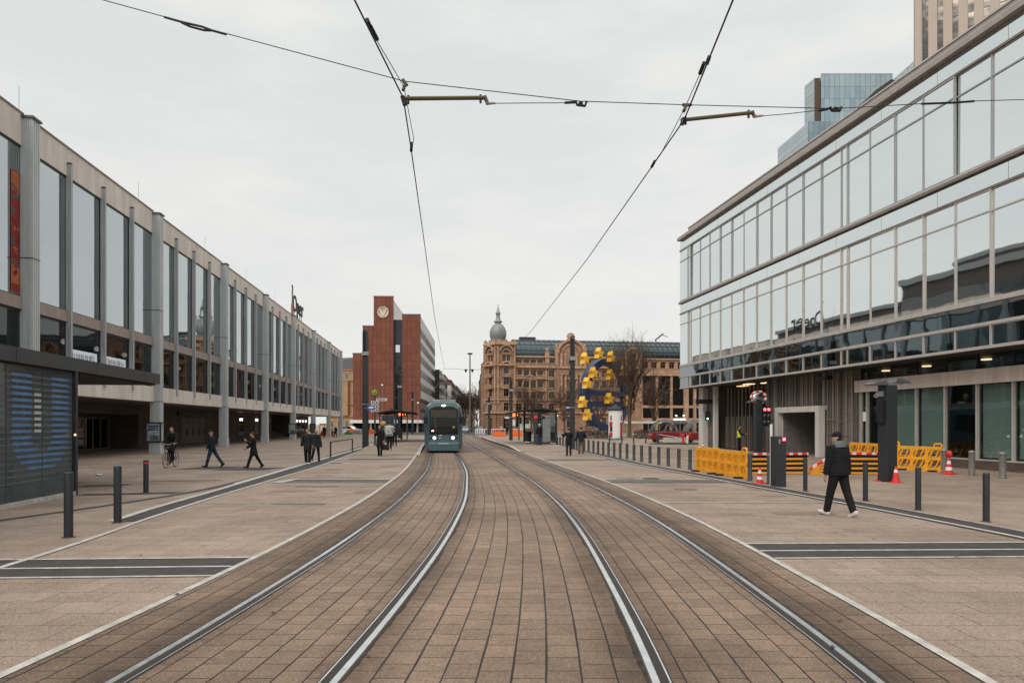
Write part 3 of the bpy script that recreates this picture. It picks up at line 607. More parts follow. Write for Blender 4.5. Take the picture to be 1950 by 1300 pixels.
run('cornice', -.28, .3, 16.70, 16.92, 'cornice'); run('cornice', -.22, .3, 16.925, 16.99, 'alu'); run('roof_edge', .35, .8, 16.995, 17.55, 'cornice', None, yend-.8); run('roof_edge', .30, .8, 17.555, 17.63, 'alu', None, yend-.8)
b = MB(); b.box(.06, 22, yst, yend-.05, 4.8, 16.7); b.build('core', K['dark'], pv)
b = MB(); b.box(.1, 22, yst, yend-.02, 16.7, 17.0); b.build('roof', K['anthl'], pv)
b = MB()
for z0, z1 in ((4.83, 6.5), (6.64, 10.74), (10.9, 11.5), (11.84, 15.84), (15.96, 16.6)):
    for k in range(12): b.box(.1+k*1.8, 1.85+k*1.8, yend-.05, yend+.01, z0, z1)
b.build('end_glazing', K['pglass'], pv)
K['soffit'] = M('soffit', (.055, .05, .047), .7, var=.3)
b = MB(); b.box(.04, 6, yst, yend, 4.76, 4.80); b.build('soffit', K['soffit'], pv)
WX = 1.58
# glazed ground floor (near half)
def yp(px): return (23.6/((px-CX)/F+.15)-20)*1.0112
K['gglass'] = window_glass('ground_glass', (.90, .96, .95), (.50, .55, .56), .06, .003)
bl, tb, bb = newmat('blind'); bb.inputs['Roughness'].default_value = .8
wv = tb.nodes.new('ShaderNodeTexWave'); wv.bands_direction = 'Z'; wv.inputs['Scale'].default_value = 6.5; wv.inputs['Distortion'].default_value = .2
crb = tb.nodes.new('ShaderNodeValToRGB'); crb.color_ramp.elements[0].color = (.16, .19, .182, 1); crb.color_ramp.elements[1].color = (.32, .37, .36, 1)
tcb = tb.nodes.new('ShaderNodeTexCoord'); tb.links.new(tcb.outputs['Object'], wv.inputs[0]); tb.links.new(wv.outputs[0], crb.inputs[0]); tb.links.new(crb.outputs[0], bb.inputs['Base Color'])
we = [yp(1646.7), yp(1659)]; y = we[1]
while y > -14: y -= 1.72; we.append(y)
run('lintel_band', WX-.22, WX+.1, 3.53, 4.13, 'beige', yst, yp(1639.5), joints=1.72*2)
run('plinth', WX-.12, WX+.1, 0, .37, 'kerb', yst, yp(1812)); run('plinth', WX-.05, WX+.1, 0, .37, 'kerb', yp(1812), yp(1640)); run('sill', WX-.14, WX+.1, .37, .43, 'alu', yst, yp(1646))
for i in range(len(we)-1):
    a, c = we[i+1], we[i]
    b = MB(); b.box(WX+.0, WX+.02, a+.04, c-.04, .44, 3.52); o = b.build('window', K['gglass'], pv)
    b = MB(); b.box(WX-.09, WX+.04, c-.045, c+.045, .43, 3.53); b.build('window_frame', K['alu'], o)
    b = MB(); b.box(WX+.0, WX+.02, a+.03, c-.03, 4.14, 4.75); o = b.build('upper_window', K['gglass'], pv)
    b = MB(); b.box(WX-.04, WX+.04, c-.03, c+.03, 4.13, 4.76); b.build('window_frame', K['anth'], o)
    if i not in (1, 4, 8): b = MB(); b.box(WX+.14, WX+.16, a+.1, c-.1, .5, 3.5); b.build('window_blind', bl, pv)
    if i % 2 == 0: b = MB(); b.tube([(WX+1.2, (a+c)/2, 4.62), (WX+1.2, (a+c)/2, 4.68)], .2, 12); b.build('ceiling_lamp', K['lamp'], pv)
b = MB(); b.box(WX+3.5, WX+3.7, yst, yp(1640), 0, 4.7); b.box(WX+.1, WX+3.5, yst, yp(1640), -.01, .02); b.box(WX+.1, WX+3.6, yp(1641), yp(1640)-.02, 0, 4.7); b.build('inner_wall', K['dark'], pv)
# slatted metal screens
slm = [M('slat_light', (.30, .265, .235), .45, .4, var=.15, streak=5, scale=4), M('slat_mid', (.17, .15, .135), .5, .4, var=.2, streak=5, scale=4), K['dark']]
def slats(name, ya, yb, z0, z1, seed, rods=True):
    b = MB(); b.mi = 2; b.box(WX+.12, WX+.3, ya, yb, z0, z1); r = random.Random(seed); y = ya+.02
    while y < yb-.1:
        w = r.choice((.035, .05, .05, .09, .14)); b.mi = r.choice((0, 0, 1)); d = r.uniform(0, .1); b.box(WX-.08+d, WX+.12, y, min(y+w, yb), z0+.01, z1); y += w+r.choice((.03, .05, .09, .13))
    if rods:
        b.mi = 0
        for k in range(9):
            y = r.uniform(ya, yb-.7); z = r.uniform(.9, 2.6); b.box(WX-.12, WX-.1, y, min(y+r.uniform(.4, 1.1), yb), z, z+.022)
    b.build(name, slm, pv)
slats('slat_screen', 23.35, 25.3, 0, 4.76, 1); slats('slat_screen', 15.65, 18.55, 0, 4.76, 2); slats('slat_screen', 18.6, 23.3, 2.95, 4.76, 3, False)
K['steelp'] = M('portal_steel', (.60, .59, .565), .5, .1, var=.12, streak=4)
po = MB(); po.box(WX-.5, WX-.1, 22.95, 23.3, 0, 2.92); po.box(WX-.5, WX-.1, 18.6, 18.95, 0, 2.92); po.box(WX-.5, WX-.1, 18.95, 22.95, 2.58, 2.92); po.build('portal_frame', K['steelp'], pv, .012)
po = MB(); po.box(WX-.1, WX+2.4, 22.95, 23.1, 0, 2.6); po.box(WX-.1, WX+2.4, 18.75, 18.95, 0, 2.6); po.box(WX-.1, WX+2.4, 18.95, 22.95, 2.58, 2.7); po.box(WX+2.4, WX+2.5, 18.75, 23.1, 0, 2.7); po.build('portal_recess', M('recess', (.16, .15, .145), .6, var=.2), pv)
do = MB(); do.box(WX+1.1, WX+1.16, 19.3, 20.6, 0, 2.35); do.mi = 1; do.box(WX+.9, WX+2.38, 19.02, 19.08, .1, 2.4)
for k in range(11): do.box(WX+1.06, WX+1.10, 19.42, 20.48, .25+k*.18, .29+k*.18)
do.build('louvre_door', [K['black'], K['steelp']], pv)
cs = MB(); cs.box(WX-.5, WX+.6, 33.95, 34.75, 0, 4.76); cs.mi = 1
cs.box(WX-.51, WX-.5, 33.95, 34.75, 2.5, 2.52); cs.build('corner_column', [K['steelp'], K['black']], pv, .01)
b = MB(); b.box(WX-.1, WX+.3, 33.0, 33.9, 0, 4.76); b.build('wall', K['slat'] if 'slat' in K else slm[1], pv)
b = MB(); b.box(WX-.3, WX+.0, 32.3, 32.6, 0, 4.76); b.build('door_jamb', K['steelp'], pv)
b = MB(); b.mi = 0; r = random.Random(4)
for k in range(24): y = 25.6+k*.28; b.mi = 0 if k % 3 else 1; b.box(WX+.5, WX+.56, y, y+.05, .08, 2.45+(.0 if k % 2 else 2.2))
b.mi = 2; b.box(WX+.48, WX+.6, 25.3, 32.3, .0, .08); b.build('gate', slm[:2]+[K['black']], pv)
b = MB(); b.box(WX+3.5, WX+3.6, 25, 33.9, 0, 4.7); b.build('inner_wall', M('lobby_wall', (.07, .06, .055), .5, var=.5, scale=.8), pv)
b = MB(); b.box(WX+.3, WX+3.5, 25.0, 25.3, 0, 4.76); b.build('side_wall', slm[1], pv); b = MB(); b.box(WX+.3, WX+3.6, 33.6, 33.9, 0, 4.76); b.build('side_wall', slm[1], pv)
for y, x in ((28.2, 1.9), (30.5, 2.6), (26.6, 2.4)): b = MB(); b.box(x, x+.5, y, y+.9, 4.70, 4.74); b.build('ceiling_lamp', K['lamp'], pv)
b = MB(); b.box(.5, .9, 17, 18.2, 4.28, 4.5); b.box(.68, .72, 17.2, 17.25, 4.5, 4.78); b.box(.68, .72, 17.9, 17.95, 4.5, 4.78); b.build('hanging_sign', K['black'], pv)
r = random.Random(7)
for k in range(14):
    b = MB(); y = 16+k*1.1+r.uniform(-.3, .3); b.box(.25, .25+r.uniform(.1, .3), y, y+r.uniform(.3, .7), 4.68, 4.75); b.build('soffit_fitting', K['anthl'], pv)
b = MB(); b.box(WX-.03, WX-.025, yp(1658)+.06, yp(1648)-.06, 2.02, 2.5); b.build('notice', K['whitep'], pv)
# ================================================================ TOWERS BEHIND THE PAVILION
tw = thing('stone_tower', 'beige stone high-rise with narrow dark window strips above the glass pavilion', 'tower', (52.96, 90, 0), math.atan2(-.61, .79))
b = MB(); b.box(0, 34, .35, 24, 0, 95); b.build('wall', M('tower_core', (.30, .26, .225), .7), tw)
pil = MB(); pil.box(-.0, 1.0, .0, .36, 0, 95); pm2 = pil.mesh('pier', M('tower_stone', (.48, .405, .34), .65, var=.06, streak=6))
sl2 = MB(); sl2.box(0, .62, .26, .38, 0, 95)
sl2.mi = 1
for k in range(26): sl2.box(0, .62, .235, .26, k*3.6, k*3.6+.12)
sm2 = sl2.mesh('window_strip', [mirror_glass('tower_glass', (.10, .095, .09), rough=.1), K['anthl']])
for k in range(20): link('pier', pm2, tw, 0, (k*1.65, 0, 0)); link('window_strip', sm2, tw, 0, (k*1.65+1.0, 0, 0))
b = MB(); b.tube([(.05, -.02, 0), (.05, -.02, 95)], .06, 6); b.tube([(.95, -.05, 0), (.95, -.05, 95)], .05, 6); b.build('downpipe', K['galv'], tw)
K['gt'] = brickmat('tower_curtain_wall', (.27, .37, .43), (.37, .47, .52), (.12, .16, .19), 1.5, 3.6, .05, rough=.25, rot=(PI/2, 0, 0), stain=.25, bump=0, offset=0, smooth=0, sscale=.06)
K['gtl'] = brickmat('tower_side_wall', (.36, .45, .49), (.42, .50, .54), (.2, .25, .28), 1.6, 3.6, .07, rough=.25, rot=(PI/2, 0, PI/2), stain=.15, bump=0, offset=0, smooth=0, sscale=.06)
def z_at(py, Y): return H-(py-HZ)/F*Y
def x_at(px, Y): return (px-CX)/F*Y
gt = thing('glass_tower', 'stepped blue glass high-rise beyond the pavilion roof', 'tower', (0, 0, 0))
Yt = 200
b = MB(); b.mi = 0
xa, xb, xc = x_at(1551.7, Yt), x_at(1563.5, Yt), x_at(1700, Yt); zt = z_at(140, Yt); zs = z_at(231, Yt)
b.prism([(xb, Yt), (xc, Yt), (xc, Yt+26), (xb+9, Yt+26)], 0, zt); b.build('tower_block', K['gt'], gt)
b = MB(); b.prism([(xa, Yt+.3), (xb-.03, Yt+.3), (xb+.5, Yt+2), (xa+.4, Yt+2)], 0, zt-1.2); b.build('dark_strip', K['kerb'], gt)
xl = x_at(1532, 205)
b = MB(); b.prism([(xl, 205), (xa-.02, Yt+.29), (xa+3, Yt+2.5), (xl+4, 208)], 0, zt-1.3); b.build('side_block', K['gtl'], gt)
x1, x2 = x_at(1539, 190), x_at(1600, 190)
b = MB(); b.prism([(x1, 190), (x2, 190), (x2, 199.9), (x1+5, 199.9)], 0, z_at(231, 190)); b.build('step_block', K['gt'], gt)
b = MB(); b.prism([(x_at(1481, 208), 208), (x1-.05, 190), (x1+3, 194), (x_at(1481, 208)+5, 212)], 0, z_at(233, 190)); b.build('step_side', K['gtl'], gt)
b = MB(); b.prism([(x_at(1700, 205), z_at(152, 205)), (x_at(1750, 205), z_at(108, 205)), (x_at(1790, 205), z_at(90, 205)), (x_at(1790, 205), 0), (x_at(1700, 205), 0)], 205, 220, 'y'); b.build('wing', K['gtl'], gt)
b = MB(); zz = zt
for k in range(7): b.bar((xc-9+k*1.4, Yt+4, zz), (xc-9.6+k*1.4, Yt+4, zz+1.2), .15)
b.bar((xc-10, Yt+4, zz+1.3), (xc+2, Yt+4, zz+1.5), .25); b.bar((xc-10, Yt+7, zz+1.6), (xc+2, Yt+7, zz+1.9), .25); b.build('roof_gantry', K['anthl'], gt)
dk = MB(); dk.prism([(x_at(1620, 170), z_at(230, 170)), (x_at(1666, 170), z_at(173, 170)), (x_at(1697, 170), z_at(151, 170)), (x_at(1720, 170), z_at(158, 170)), (x_at(1760, 170), z_at(158, 170)), (x_at(1760, 170), 0), (x_at(1620, 170), 0)], 170, 182, 'y')
tag(dk.build('dark_tower', brickmat('dark_cladding', (.055, .055, .06), (.065, .062, .065), (.03, .03, .03), 1.3, 3.2, .05, rot=(PI/2, 0, 0), offset=0, bump=0, stain=.1)), 'dark faceted high-rise roof between the glass tower and the stone tower', 'tower')
# ================================================================ BRICK OFFICE BLOCK
K['brickt'] = brickmat('red_clinker', (.245, .088, .056), (.195, .071, .047), (.10, .045, .033), 1.05, 1.9, .045, rot=(PI/2, 0, 0), stain=.14, bump=.15, offset=0, smooth=.02, sscale=.1)
K['offw'] = M('white_cladding', (.62, .60, .57), .6, var=.05)
K['owin'] = mirror_glass('office_window', (.20, .19, .17), rough=.08)
bb_ = thing('brick_office_block', 'stepped red brick office block with a round V sign on its tallest shaft', 'office building', (-22.14, 165, 0), math.atan(.0438))
def shaft(x0, x1, y0, y1, z, m='brickt', z0=2.9):
    b = MB(); b.box(x0, x1, y0, y1, z0, z); b.mi = 1; b.box(x0-.08, x1+.08, y0-.08, y1, z, z+.25); return b.build('brick_shaft', [K[m], K['alud']], bb_)
shaft(-4.4, 0, 0, .5, 28.3); shaft(-11.2, -6.5, 0, .6, 32.6); shaft(-14.0, -11.25, 1.0, 30, 25.6); shaft(-16.5, -14.05, 1.6, 30, 19.0)
b = MB(); b.box(-4.35, -.06, .5, 52, 2.9, 28.2); b.box(-11.15, -6.9, .6, 40, 2.9, 32.5); b.box(-6.9, -4.3, 8, 40, 2.9, 27); b.build('wall', K['offw'], bb_)
b = MB(); b.box(-6.88, -4.4, 2.5, 8, 2.9, 27.5); b.box(-6.95, -6.5, .65, 8, 2.9, 28.5); b.build('stair_glazing', mirror_glass('stair_glass', (.06, .06, .065), rough=.1), bb_)
b = MB()
for k in range(7): b.box(-6.3, -4.5, 2.3, 2.5, 5+k*3.3, 5.3+k*3.3)
b.mi = 1; b.box(-6.3, -5.2, 2.28, 2.45, 19.5, 21.3); b.build('stair_floors', [K['anthl'], K['pspan']], bb_)
wm = MB(); wm.box(-.07, -.03, -.62, .62, 0, 1.75); wm.mi = 1; wm.box(-.075, .0, -.68, -.62, -.05, 1.8); wm.box(-.075, .0, .62, .68, -.05, 1.8); wmm = wm.mesh('window', [K['owin'], M('bronze_frame', (.15, .11, .085), .5)])
for f in range(5):
    for k in range(17): link('window', wmm, bb_, 0, (0.06, 2.2+k*2.98, 23.4-f*3.3-.35*(k > 11)*0))
b = MB(); b.box(-.06, -.0, .5, 52, 3, 8.2); b.build('lower_wall', K['brickt'], bb_)
b = MB()
for z in (5.6, 3.2):
    for k in range(20): b.box(.0, .03, 1.2+k*2.5, 3.4+k*2.5, z, z+1.5)
b.build('lower_window_band', mirror_glass('band_glass', (.05, .045, .045), rough=.1), bb_)
lg = MB(); lg.X = Matrix.Translation((-8.95, -.02, 28.9)) @ Matrix.Rotation(PI/2, 4, 'X'); lg.lathe([(0, 0), (1.35, 0), (1.42, .12), (1.35, .22), (1.25, .22), (1.22, .16), (0, .16)], 32)
lo = lg.build('sign_disc', M('sign_cream', (.60, .50, .42), .5, var=.04), bb_)
v = MB(); v.X = Matrix.Translation((-8.95, -.34, 28.9))
v.prism([(-.95, .72), (-.5, .72), (0, -.35), (.5, .72), (.95, .72), (.25, -.95), (-.25, -.95)], .0, .14, 'y'); v.build('sign_mark', M('sign_mark', (.68, .61, .54), .5), lo)
b = MB(); b.box(-16.6, .6, -1.6, 3, 2.2, 2.95); b.build('canopy', K['whitep'], bb_)
b = MB(); b.box(-16.4, .3, .8, 30, 0, 2.2)
b.mi = 1; 
for k in range(12): b.box(-16+k*1.36, -15+k*1.36, .74, .8, .3, 2.1)
b.mi = 2; 
for k in (3, 8, 11): b.box(-16.3+k*1.4, -15.9+k*1.4, -.1, .3, 0, 2.2)
b.build('shop_front', [K['dark'], mirror_glass('shop_glass', (.12, .13, .14), rough=.05), K['beige']], bb_)
# ================================================================ generic street houses
K['h_white'] = M('render_white', (.66, .62, .57), .8, var=.08, scale=.6, streak=3); K['h_ochre'] = M('render_ochre', (.38, .235, .13), .8, var=.15, scale=.6); K['h_grey'] = M('render_grey', (.42, .39, .36), .8, var=.1, scale=.6)
K['h_red'] = brickmat('red_sandstone', (.30, .16, .12), (.26, .14, .105), (.15, .09, .07), .9, .4, .02, rot=(PI/2, 0, PI/2), stain=.2); K['h_dark'] = M('dark_cladding', (.045, .038, .035), .5)
K['slate'] = M('slate_roof', (.075, .075, .08), .7, var=.2, scale=2); K['tile'] = M('tile_roof', (.16, .075, .055), .8, var=.25, scale=2)
hw = MB(); hw.box(-.05, .03, -.55, .55, 0, 1.7); hwm = hw.mesh('window', K['owin']); hf = MB(); hf.box(.0, .08, -.66, -.55, -.1, 1.8); hf.box(.0, .08, .55, .66, -.1, 1.8); hf.box(.0, .14, -.72, .72, -.2, -.1); hf.box(0, .1, -.66, .66, 1.8, 1.95); hfm = hf.mesh('window_frame', K['alu'])
def street_house(label, x, y0, y1, h, wall, roof, side=1, rz=0.0438, roofh=4, balc=False, floors=5, depth=14):
    t = thing('street_house', label, 'house', (x, y0, 0), rz, 'houses along the street behind the tram')
    L = y1-y0; b = MB()
    if side > 0: b.box(-depth, 0, .02, L-.02, 0, h)
    else: b.box(0, depth, .02, L-.02, 0, h)
    b.build('wall', K[wall], t)
    b = MB(); s = -1 if side > 0 else 1
    if roof:
        b.prism([(s*-.4, h), (s*2.5, h+roofh*.85), (s*depth*.5, h+roofh), (s*(depth-2), h+roofh*.8), (s*(depth+.2), h)], .1, L-.1, 'y'); rf = b.build('roof', K[roof], t)
        for k in range(2): c = MB(); c.box(s*5-.5, s*5+.5, L*(.25+.5*k), L*(.25+.5*k)+1.4, h+roofh*.8, h+roofh+1.8); c.build('chimney', K['h_grey'], rf)
        n = max(2, int(L/4))
        for k in range(n): c = MB(); c.box(min(0, s*2), max(0, s*2), L*(k+.5)/n-.7, L*(k+.5)/n+.7, h+.3, h+2.2); c.build('dormer', K['slate'], rf)
    n = max(3, int(L/2.9)); fh = (h-3.5)/floors
    for f in range(floors+1):
        for k in range(n):
            z = 1 if f == 0 else 4+(f-1)*fh+.7
            o = link('window', hwm, t, 0, (-s*.02, L*(k+.5)/n, z), 0 if side > 0 else PI); link('window_frame', hfm, o)
    # gable end towards the square
    for f in range(1, floors+1):
        for k in range(3): link('window', hwm, t, 0, (s*(2.2+k*3.4), -.02, 4+(f-1)*fh+.7), -PI/2)
    if balc:
        for f in range(1, floors+1):
            for k in range(0, n, 2): c = MB(); c.box(min(0, -s*1.2), max(0, -s*1.2), L*(k+.5)/n-1.3, L*(k+.5)/n+1.3, 3.9+(f-1)*fh, 4.9+(f-1)*fh); c.build('balcony', K['h_white'] if wall != 'h_white' else K['h_grey'], t)
    return t
def sx(y): return -22.1-.0438*(y-165)
street_house('dark brown narrow block right beside the brick office block', sx(218)+1.2, 218, 240, 19.4, 'h_dark', None, balc=True)
street_house('ochre house with grey roof dormers behind the dark block', sx(242)+.7, 242, 268, 15.5, 'h_ochre', 'slate', balc=True, roofh=4.6)
street_house('pale rendered house with a bare gable and a red roof', sx(272)+2.6, 272, 330, 17.5, 'h_white', 'tile', balc=True, roofh=5)
street_house('grey house with balconies further down the street', sx(332)+2.8, 332, 420, 18.5, 'h_grey', 'slate', balc=True, roofh=5)
street_house('reddish house near the end of the street', sx(425)+4, 425, 560, 19, 'h_red', 'slate', roofh=5)
street_house('ochre house at the far end of the street', sx(560)+8, 560, 700, 18, 'h_ochre', 'tile', roofh=5)
street_house('red sandstone house on the right behind the domed corner building', -9.4, 200, 260, 14.5, 'h_red', 'slate', side=-1, roofh=4.5)
street_house('pale far house closing the right side of the street', -13, 270, 430, 15.5, 'h_white', 'slate', side=-1, roofh=4.5)
o = thing('ochre_house', 'ochre sandstone house with a grey mansard roof seen between theatre and brick block', 'house', (-50.5, 196, 0), -.5)
b = MB(); b.box(-3, 13, 0, 10, 0, 17.5); b.build('wall', K['h_ochre'], o)
b = MB(); b.prism([(-.4, 17.5), (1.6, 20.6), (6, 21.6), (10, 17.5)], -3.2, 13.2, 'x'); b.build('roof', K['slate'], o)
for f in range(5):
    for k in range(5): w = link('window', hwm, o, 0, (-1.5+k*2.8, -.02, 1.2+f*3.4), -PI/2); link('window_frame', hfm, w)
b = MB()
for z in (4.0, 7.4, 14.2, 17.2): b.box(-3.2, 13.2, -.35, .0, z, z+.4)
for k in range(0, 5, 2): b.box(-2.6+k*2.8, -.4+k*2.8, -.9, 0, 4.4, 14)
b.build('cornice', K['h_ochre'], o)
# ================================================================ DOMED SANDSTONE BUILDING
SA = math.atan2(6, 44.05); cs_, sn_ = math.cos(SA), math.sin(SA)
K['sand'] = brickmat('sandstone', (.42, .258, .172), (.31, .182, .12), (.18, .11, .075), 1.1, .5, .014, rot=(PI/2, 0, 0), stain=.34, bump=.25, smooth=.05, sscale=.35)
K['sandl'] = M('sandstone_trim', (.44, .283, .19), .8, var=.4, scale=1.2, bump=.3, bscale=8); K['sandd'] = brickmat('rusticated_sandstone', (.33, .185, .105), (.27, .15, .085), (.09, .05, .032), 1.5, .55, .05, rot=(PI/2, 0, 0), stain=.3, bump=1, smooth=.05)
K['swin'] = mirror_glass('old_window', (.055, .055, .055), rough=.08, wave=.01); K['sframe'] = M('window_timber', (.22, .17, .13), .6)
K['lead'] = M('lead_roof', (.27, .285, .295), .5, .3, var=.2, scale=1.5, streak=5)
sb = thing('domed_sandstone_building', 'ornate sandstone building with an onion dome on its corner and a barrel glass roof', 'historic building', (-5.65, 150, 0), SA)
def U(px): t = (px-CX)/F; return (150*t+5.65)/(cs_-t*sn_)
def Zs(py, px): return H-(py-HZ)/F*(150+U(px)*sn_)
def wall_rows(b, u0, u1, z0, z1, rows, y0, y1):
    z = z0
    for zb, zt, cols in rows:
        if zb > z: b.box(u0, u1, y0, y1, z, zb)
        u = u0
        for a, c in cols:
            if a > u: b.box(u, a, y0, y1, zb, zt)
            u = c
        if u < u1: b.box(u, u1, y0, y1, zb, zt)
        z = zt
    if z < z1: b.box(u0, u1, y0, y1, z, z1)
wc = {}
def swin(par, u, z0, w, h, y, rz=0, arch=False):
    k = (round(w, 2), round(h, 2), arch)
    if k not in wc:
        b = MB(); b.box(-w/2, w/2, .0, .04, 0, h)
        if arch: b.X = Matrix.Translation((0, 0, h)); b.prism([(w/2*math.cos(PI*i/10), w/2*math.sin(PI*i/10)) for i in range(11)], 0, .04, 'y')
        g = b.mesh('window', K['swin']); b = MB(); b.box(-.05, .05, -.05, .0, 0, h); b.box(-w/2, w/2, -.05, 0, h*.66, h*.66+.08); b.box(-w/2, -w/2+.07, -.05, 0, 0, h); b.box(w/2-.07, w/2, -.05, 0, 0, h)
        f = b.mesh('window_frame', K['sframe']); b = MB(); b.box(-w/2-.22, w/2+.22, -.5, -.2, -.16, 0)
        if not arch: b.box(-w/2-.2, w/2+.2, -.42, -.25, h+.03, h+.22)
        b.box(-w/2-.16, -w/2-.01, -.36, -.25, 0, h); b.box(w/2+.01, w/2+.16, -.36, -.25, 0, h)
        wc[k] = (g, f, b.mesh('window_surround', K['sandl']))
    g, f, s = wc[k]; o = link('window', g, par, 0, (u, y, z0), rz); link('window_frame', f, o); link('window_surround', s, o); return o
# rows of windows (photo heights) for the long wing
ZR = [Zs(y, 1010) for y in (828, 815, 797, 784.5, 771.5, 758, 747, 737, 724.5, 716, 704.5, 693, 685)]
rowsz = [(.0, 3.2), (4.9, 6.4), (7.7, 9.05), (10.05, 11.55), (12.5, 13.8), (15.1, 16.05)]
rowsz = [(1.3, 3.4), (4.9, 6.5), (7.65, 9.05), (10.0, 11.5), (12.45, 13.85), (15.1, 16.1)]
cols = [U(p) for p in (988, 1002, 1015, 1028, 1050)]
u0, u1 = U(981), U(1060)
b = MB(); wall_rows(b, u0, u1, 0, 16.7, [(a, c, [(q-.62, q+.62) for q in cols]) for a, c in rowsz], -.25, .3); b.build('wall', K['sand'], sb)
for a, c in rowsz:
    for q in cols: swin(sb, q, a, 1.24, c-a, .05)
tr = MB()
for z, d, h in ((4.3, .55, .35), (7.1, .4, .25), (11.85, .4, .25), (14.35, .75, .45), (16.62, .6, .35)): tr.box(u0, u1, -.25-d, -.24, z, z+h)
for q in [(cols[i]+cols[i+1])/2 for i in range(4)]+[u0+.3, u1-.4]: tr.box(q-.2, q+.2, -.45, -.24, 7.4, 14.3)
for q in (cols[0], cols[3]):       # balconies with balusters
    for z in (9.3, 12.0):
        tr.box(q-1.1, q+1.1, -1.1, -.24, z-.1, z+.12); tr.box(q-1.1, q+1.1, -1.1, -.98, z+.62, z+.75)
        for k in range(9): tr.box(q-1.05+k*.26, q-.95+k*.26, -1.08, -1.0, z+.12, z+.62)
for k in range(52): tr.box(u0+.1+k*.168, u0+.19+k*.168, -.95, -.86, 14.8, 15.3)
tr.box(u0, u1, -1.0, -.82, 15.3, 15.42); tr.arch(((cols[1]+cols[2])/2, 11.3), 1.3, 1.55, -.6, -.25); tr.box(U(1041)-.45, U(1041)+.45, -.7, -.1, 14.4, 18.0); tr.ell((U(1041), -.4, 18.4), (.4, .4, .5)); tr.build('ornament', K['sandl'], sb)
# corner tower: front face and a chamfered street face
def tower_face(X, w, paired):
    par = thing('tower_face', None, None)
    c = w/2; aw = min(1.0, w*.27)
    rows = [(.3, 3.2, [(c-.65, c+.65)]), (4.9, 6.6, [(c-.55, c+.55)]), (8.0, 9.6, [(c-.55, c+.55)]), (10.6, 12.1, [(c-.6, c+.6)]), (13.0, 14.4, [(c-.55, c+.55)]), (15.7, 17.0, [(c-.85, c-.12), (c+.12, c+.85)])]
    b = MB(); b.mi = 0; wall_rows(b, 0, w, 4.4, 19.6, rows[1:], 0, .5); b.mi = 1; wall_rows(b, 0, w, 0, 4.4, rows[:1], -.15, .5); b.build('wall', [K['sand'], K['sandd']], par)
    for a, t, cc in rows:
        for p, q in cc: swin(par, (p+q)/2, a, q-p, t-a, .3, 0, False)
    swin(par, c, 17.45, 1.5, .1, -.06, 0, True)
    t = MB()
    for z, d, h in ((4.3, .5, .3), (7.2, .45, .3), (9.9, .3, .2), (14.7, .7, .4), (19.3, .6, .4)): t.box(-.1, w+.1, -d, 0, z, z+h)
    for q in (.12, w-.42):
        t.box(q, q+.3, -.3, 0, 7.5, 14.7); t.box(q-.06, q+.36, -.4, 0, 14.2, 14.7); t.box(q, q+.3, -.25, 0, 15.1, 19.3); t.box(q-.08, q+.38, -.36, 0, 6.4, 7.2)
    t.arch((c, 17.5), .78, 1.0, -.15, 0); t.arch((c, 17.7), 1.35, 1.62, -.6, 0, a0=.15, a1=PI-.15); t.arch((c, 14.2), 1.25, 1.5, -.75, 0, a0=.45, a1=PI-.45)
    for z in (9.7, 12.3): t.box(c-1.0, c+1.0, -.75, 0, z, z+.15); t.box(c-1.0, c+1.0, -.75, -.65, z+.5, z+.62); [t.box(c-.95+k*.3, c-.85+k*.3, -.73, -.67, z+.15, z+.5) for k in range(7)]
    t.box(-.1, w+.1, -.25, .1, 19.7, 20.1)
    for k in range(3): t.box(-.05+k*(w-.4)/2, .45+k*(w-.4)/2, -.35, .2, 20.1, 20.5)
    t.build('ornament', K['sandl'], par)
    for ch in list(par.children): mb = X @ ch.matrix_basis; ch.parent = sb; ch.matrix_basis = mb
    bpy.data.objects.remove(par)
tower_face(Matrix.Translation((U(945), -.9, 0)), U(981)-U(945), True)
tower_face(Matrix.Translation((0, 2.6, 0)) @ Matrix.Rotation(-math.atan2(3.4, U(944.5)), 4, 'Z'), math.hypot(3.4, U(944.5)), False)
b = MB(); b.prism([(.15, 2.9), (U(945), -.3), (U(980.5), -.3), (U(980.5), 9), (.2, 9)], 0, 19.8); b.build('tower_core', K['sandd'], sb)
b = MB(); b.box(.25, 40, 8, 16, 0, 16.5); b.build('rear_wall', K['sand'], sb)
# onion dome with lantern spire
du, dy = U(951), 2.6; R = 1.85
dm = MB(); dm.lathe([(1.9, 19.6), (2.0, 20.2), (1.45, 20.4), (1.6, 20.9), (1.8, 21.5), (1.87, 22.1), (1.78, 22.8), (1.5, 23.5), (1.05, 24.1), (.65, 24.45), (.62, 24.6), (1.0, 24.75), (.92, 24.95), (.6, 25.2), (.45, 25.9), (.42, 26.5), (.62, 26.65), (.5, 26.85), (.28, 27.4), (.12, 28.0), (.05, 28.4), (.1, 28.55), (.03, 28.8), (0, 29.1)], 26, (du, dy, 0))
for k in range(26):
    a = 2*PI*k/26; dm.tube([(du+r*1.005*math.cos(a), dy+r*1.005*math.sin(a), z) for r, z in ((1.6, 20.9), (1.8, 21.5), (1.87, 22.1), (1.78, 22.8), (1.5, 23.5), (1.05, 24.1))], .035, 4)
dm.build('dome', K['lead'], sb)
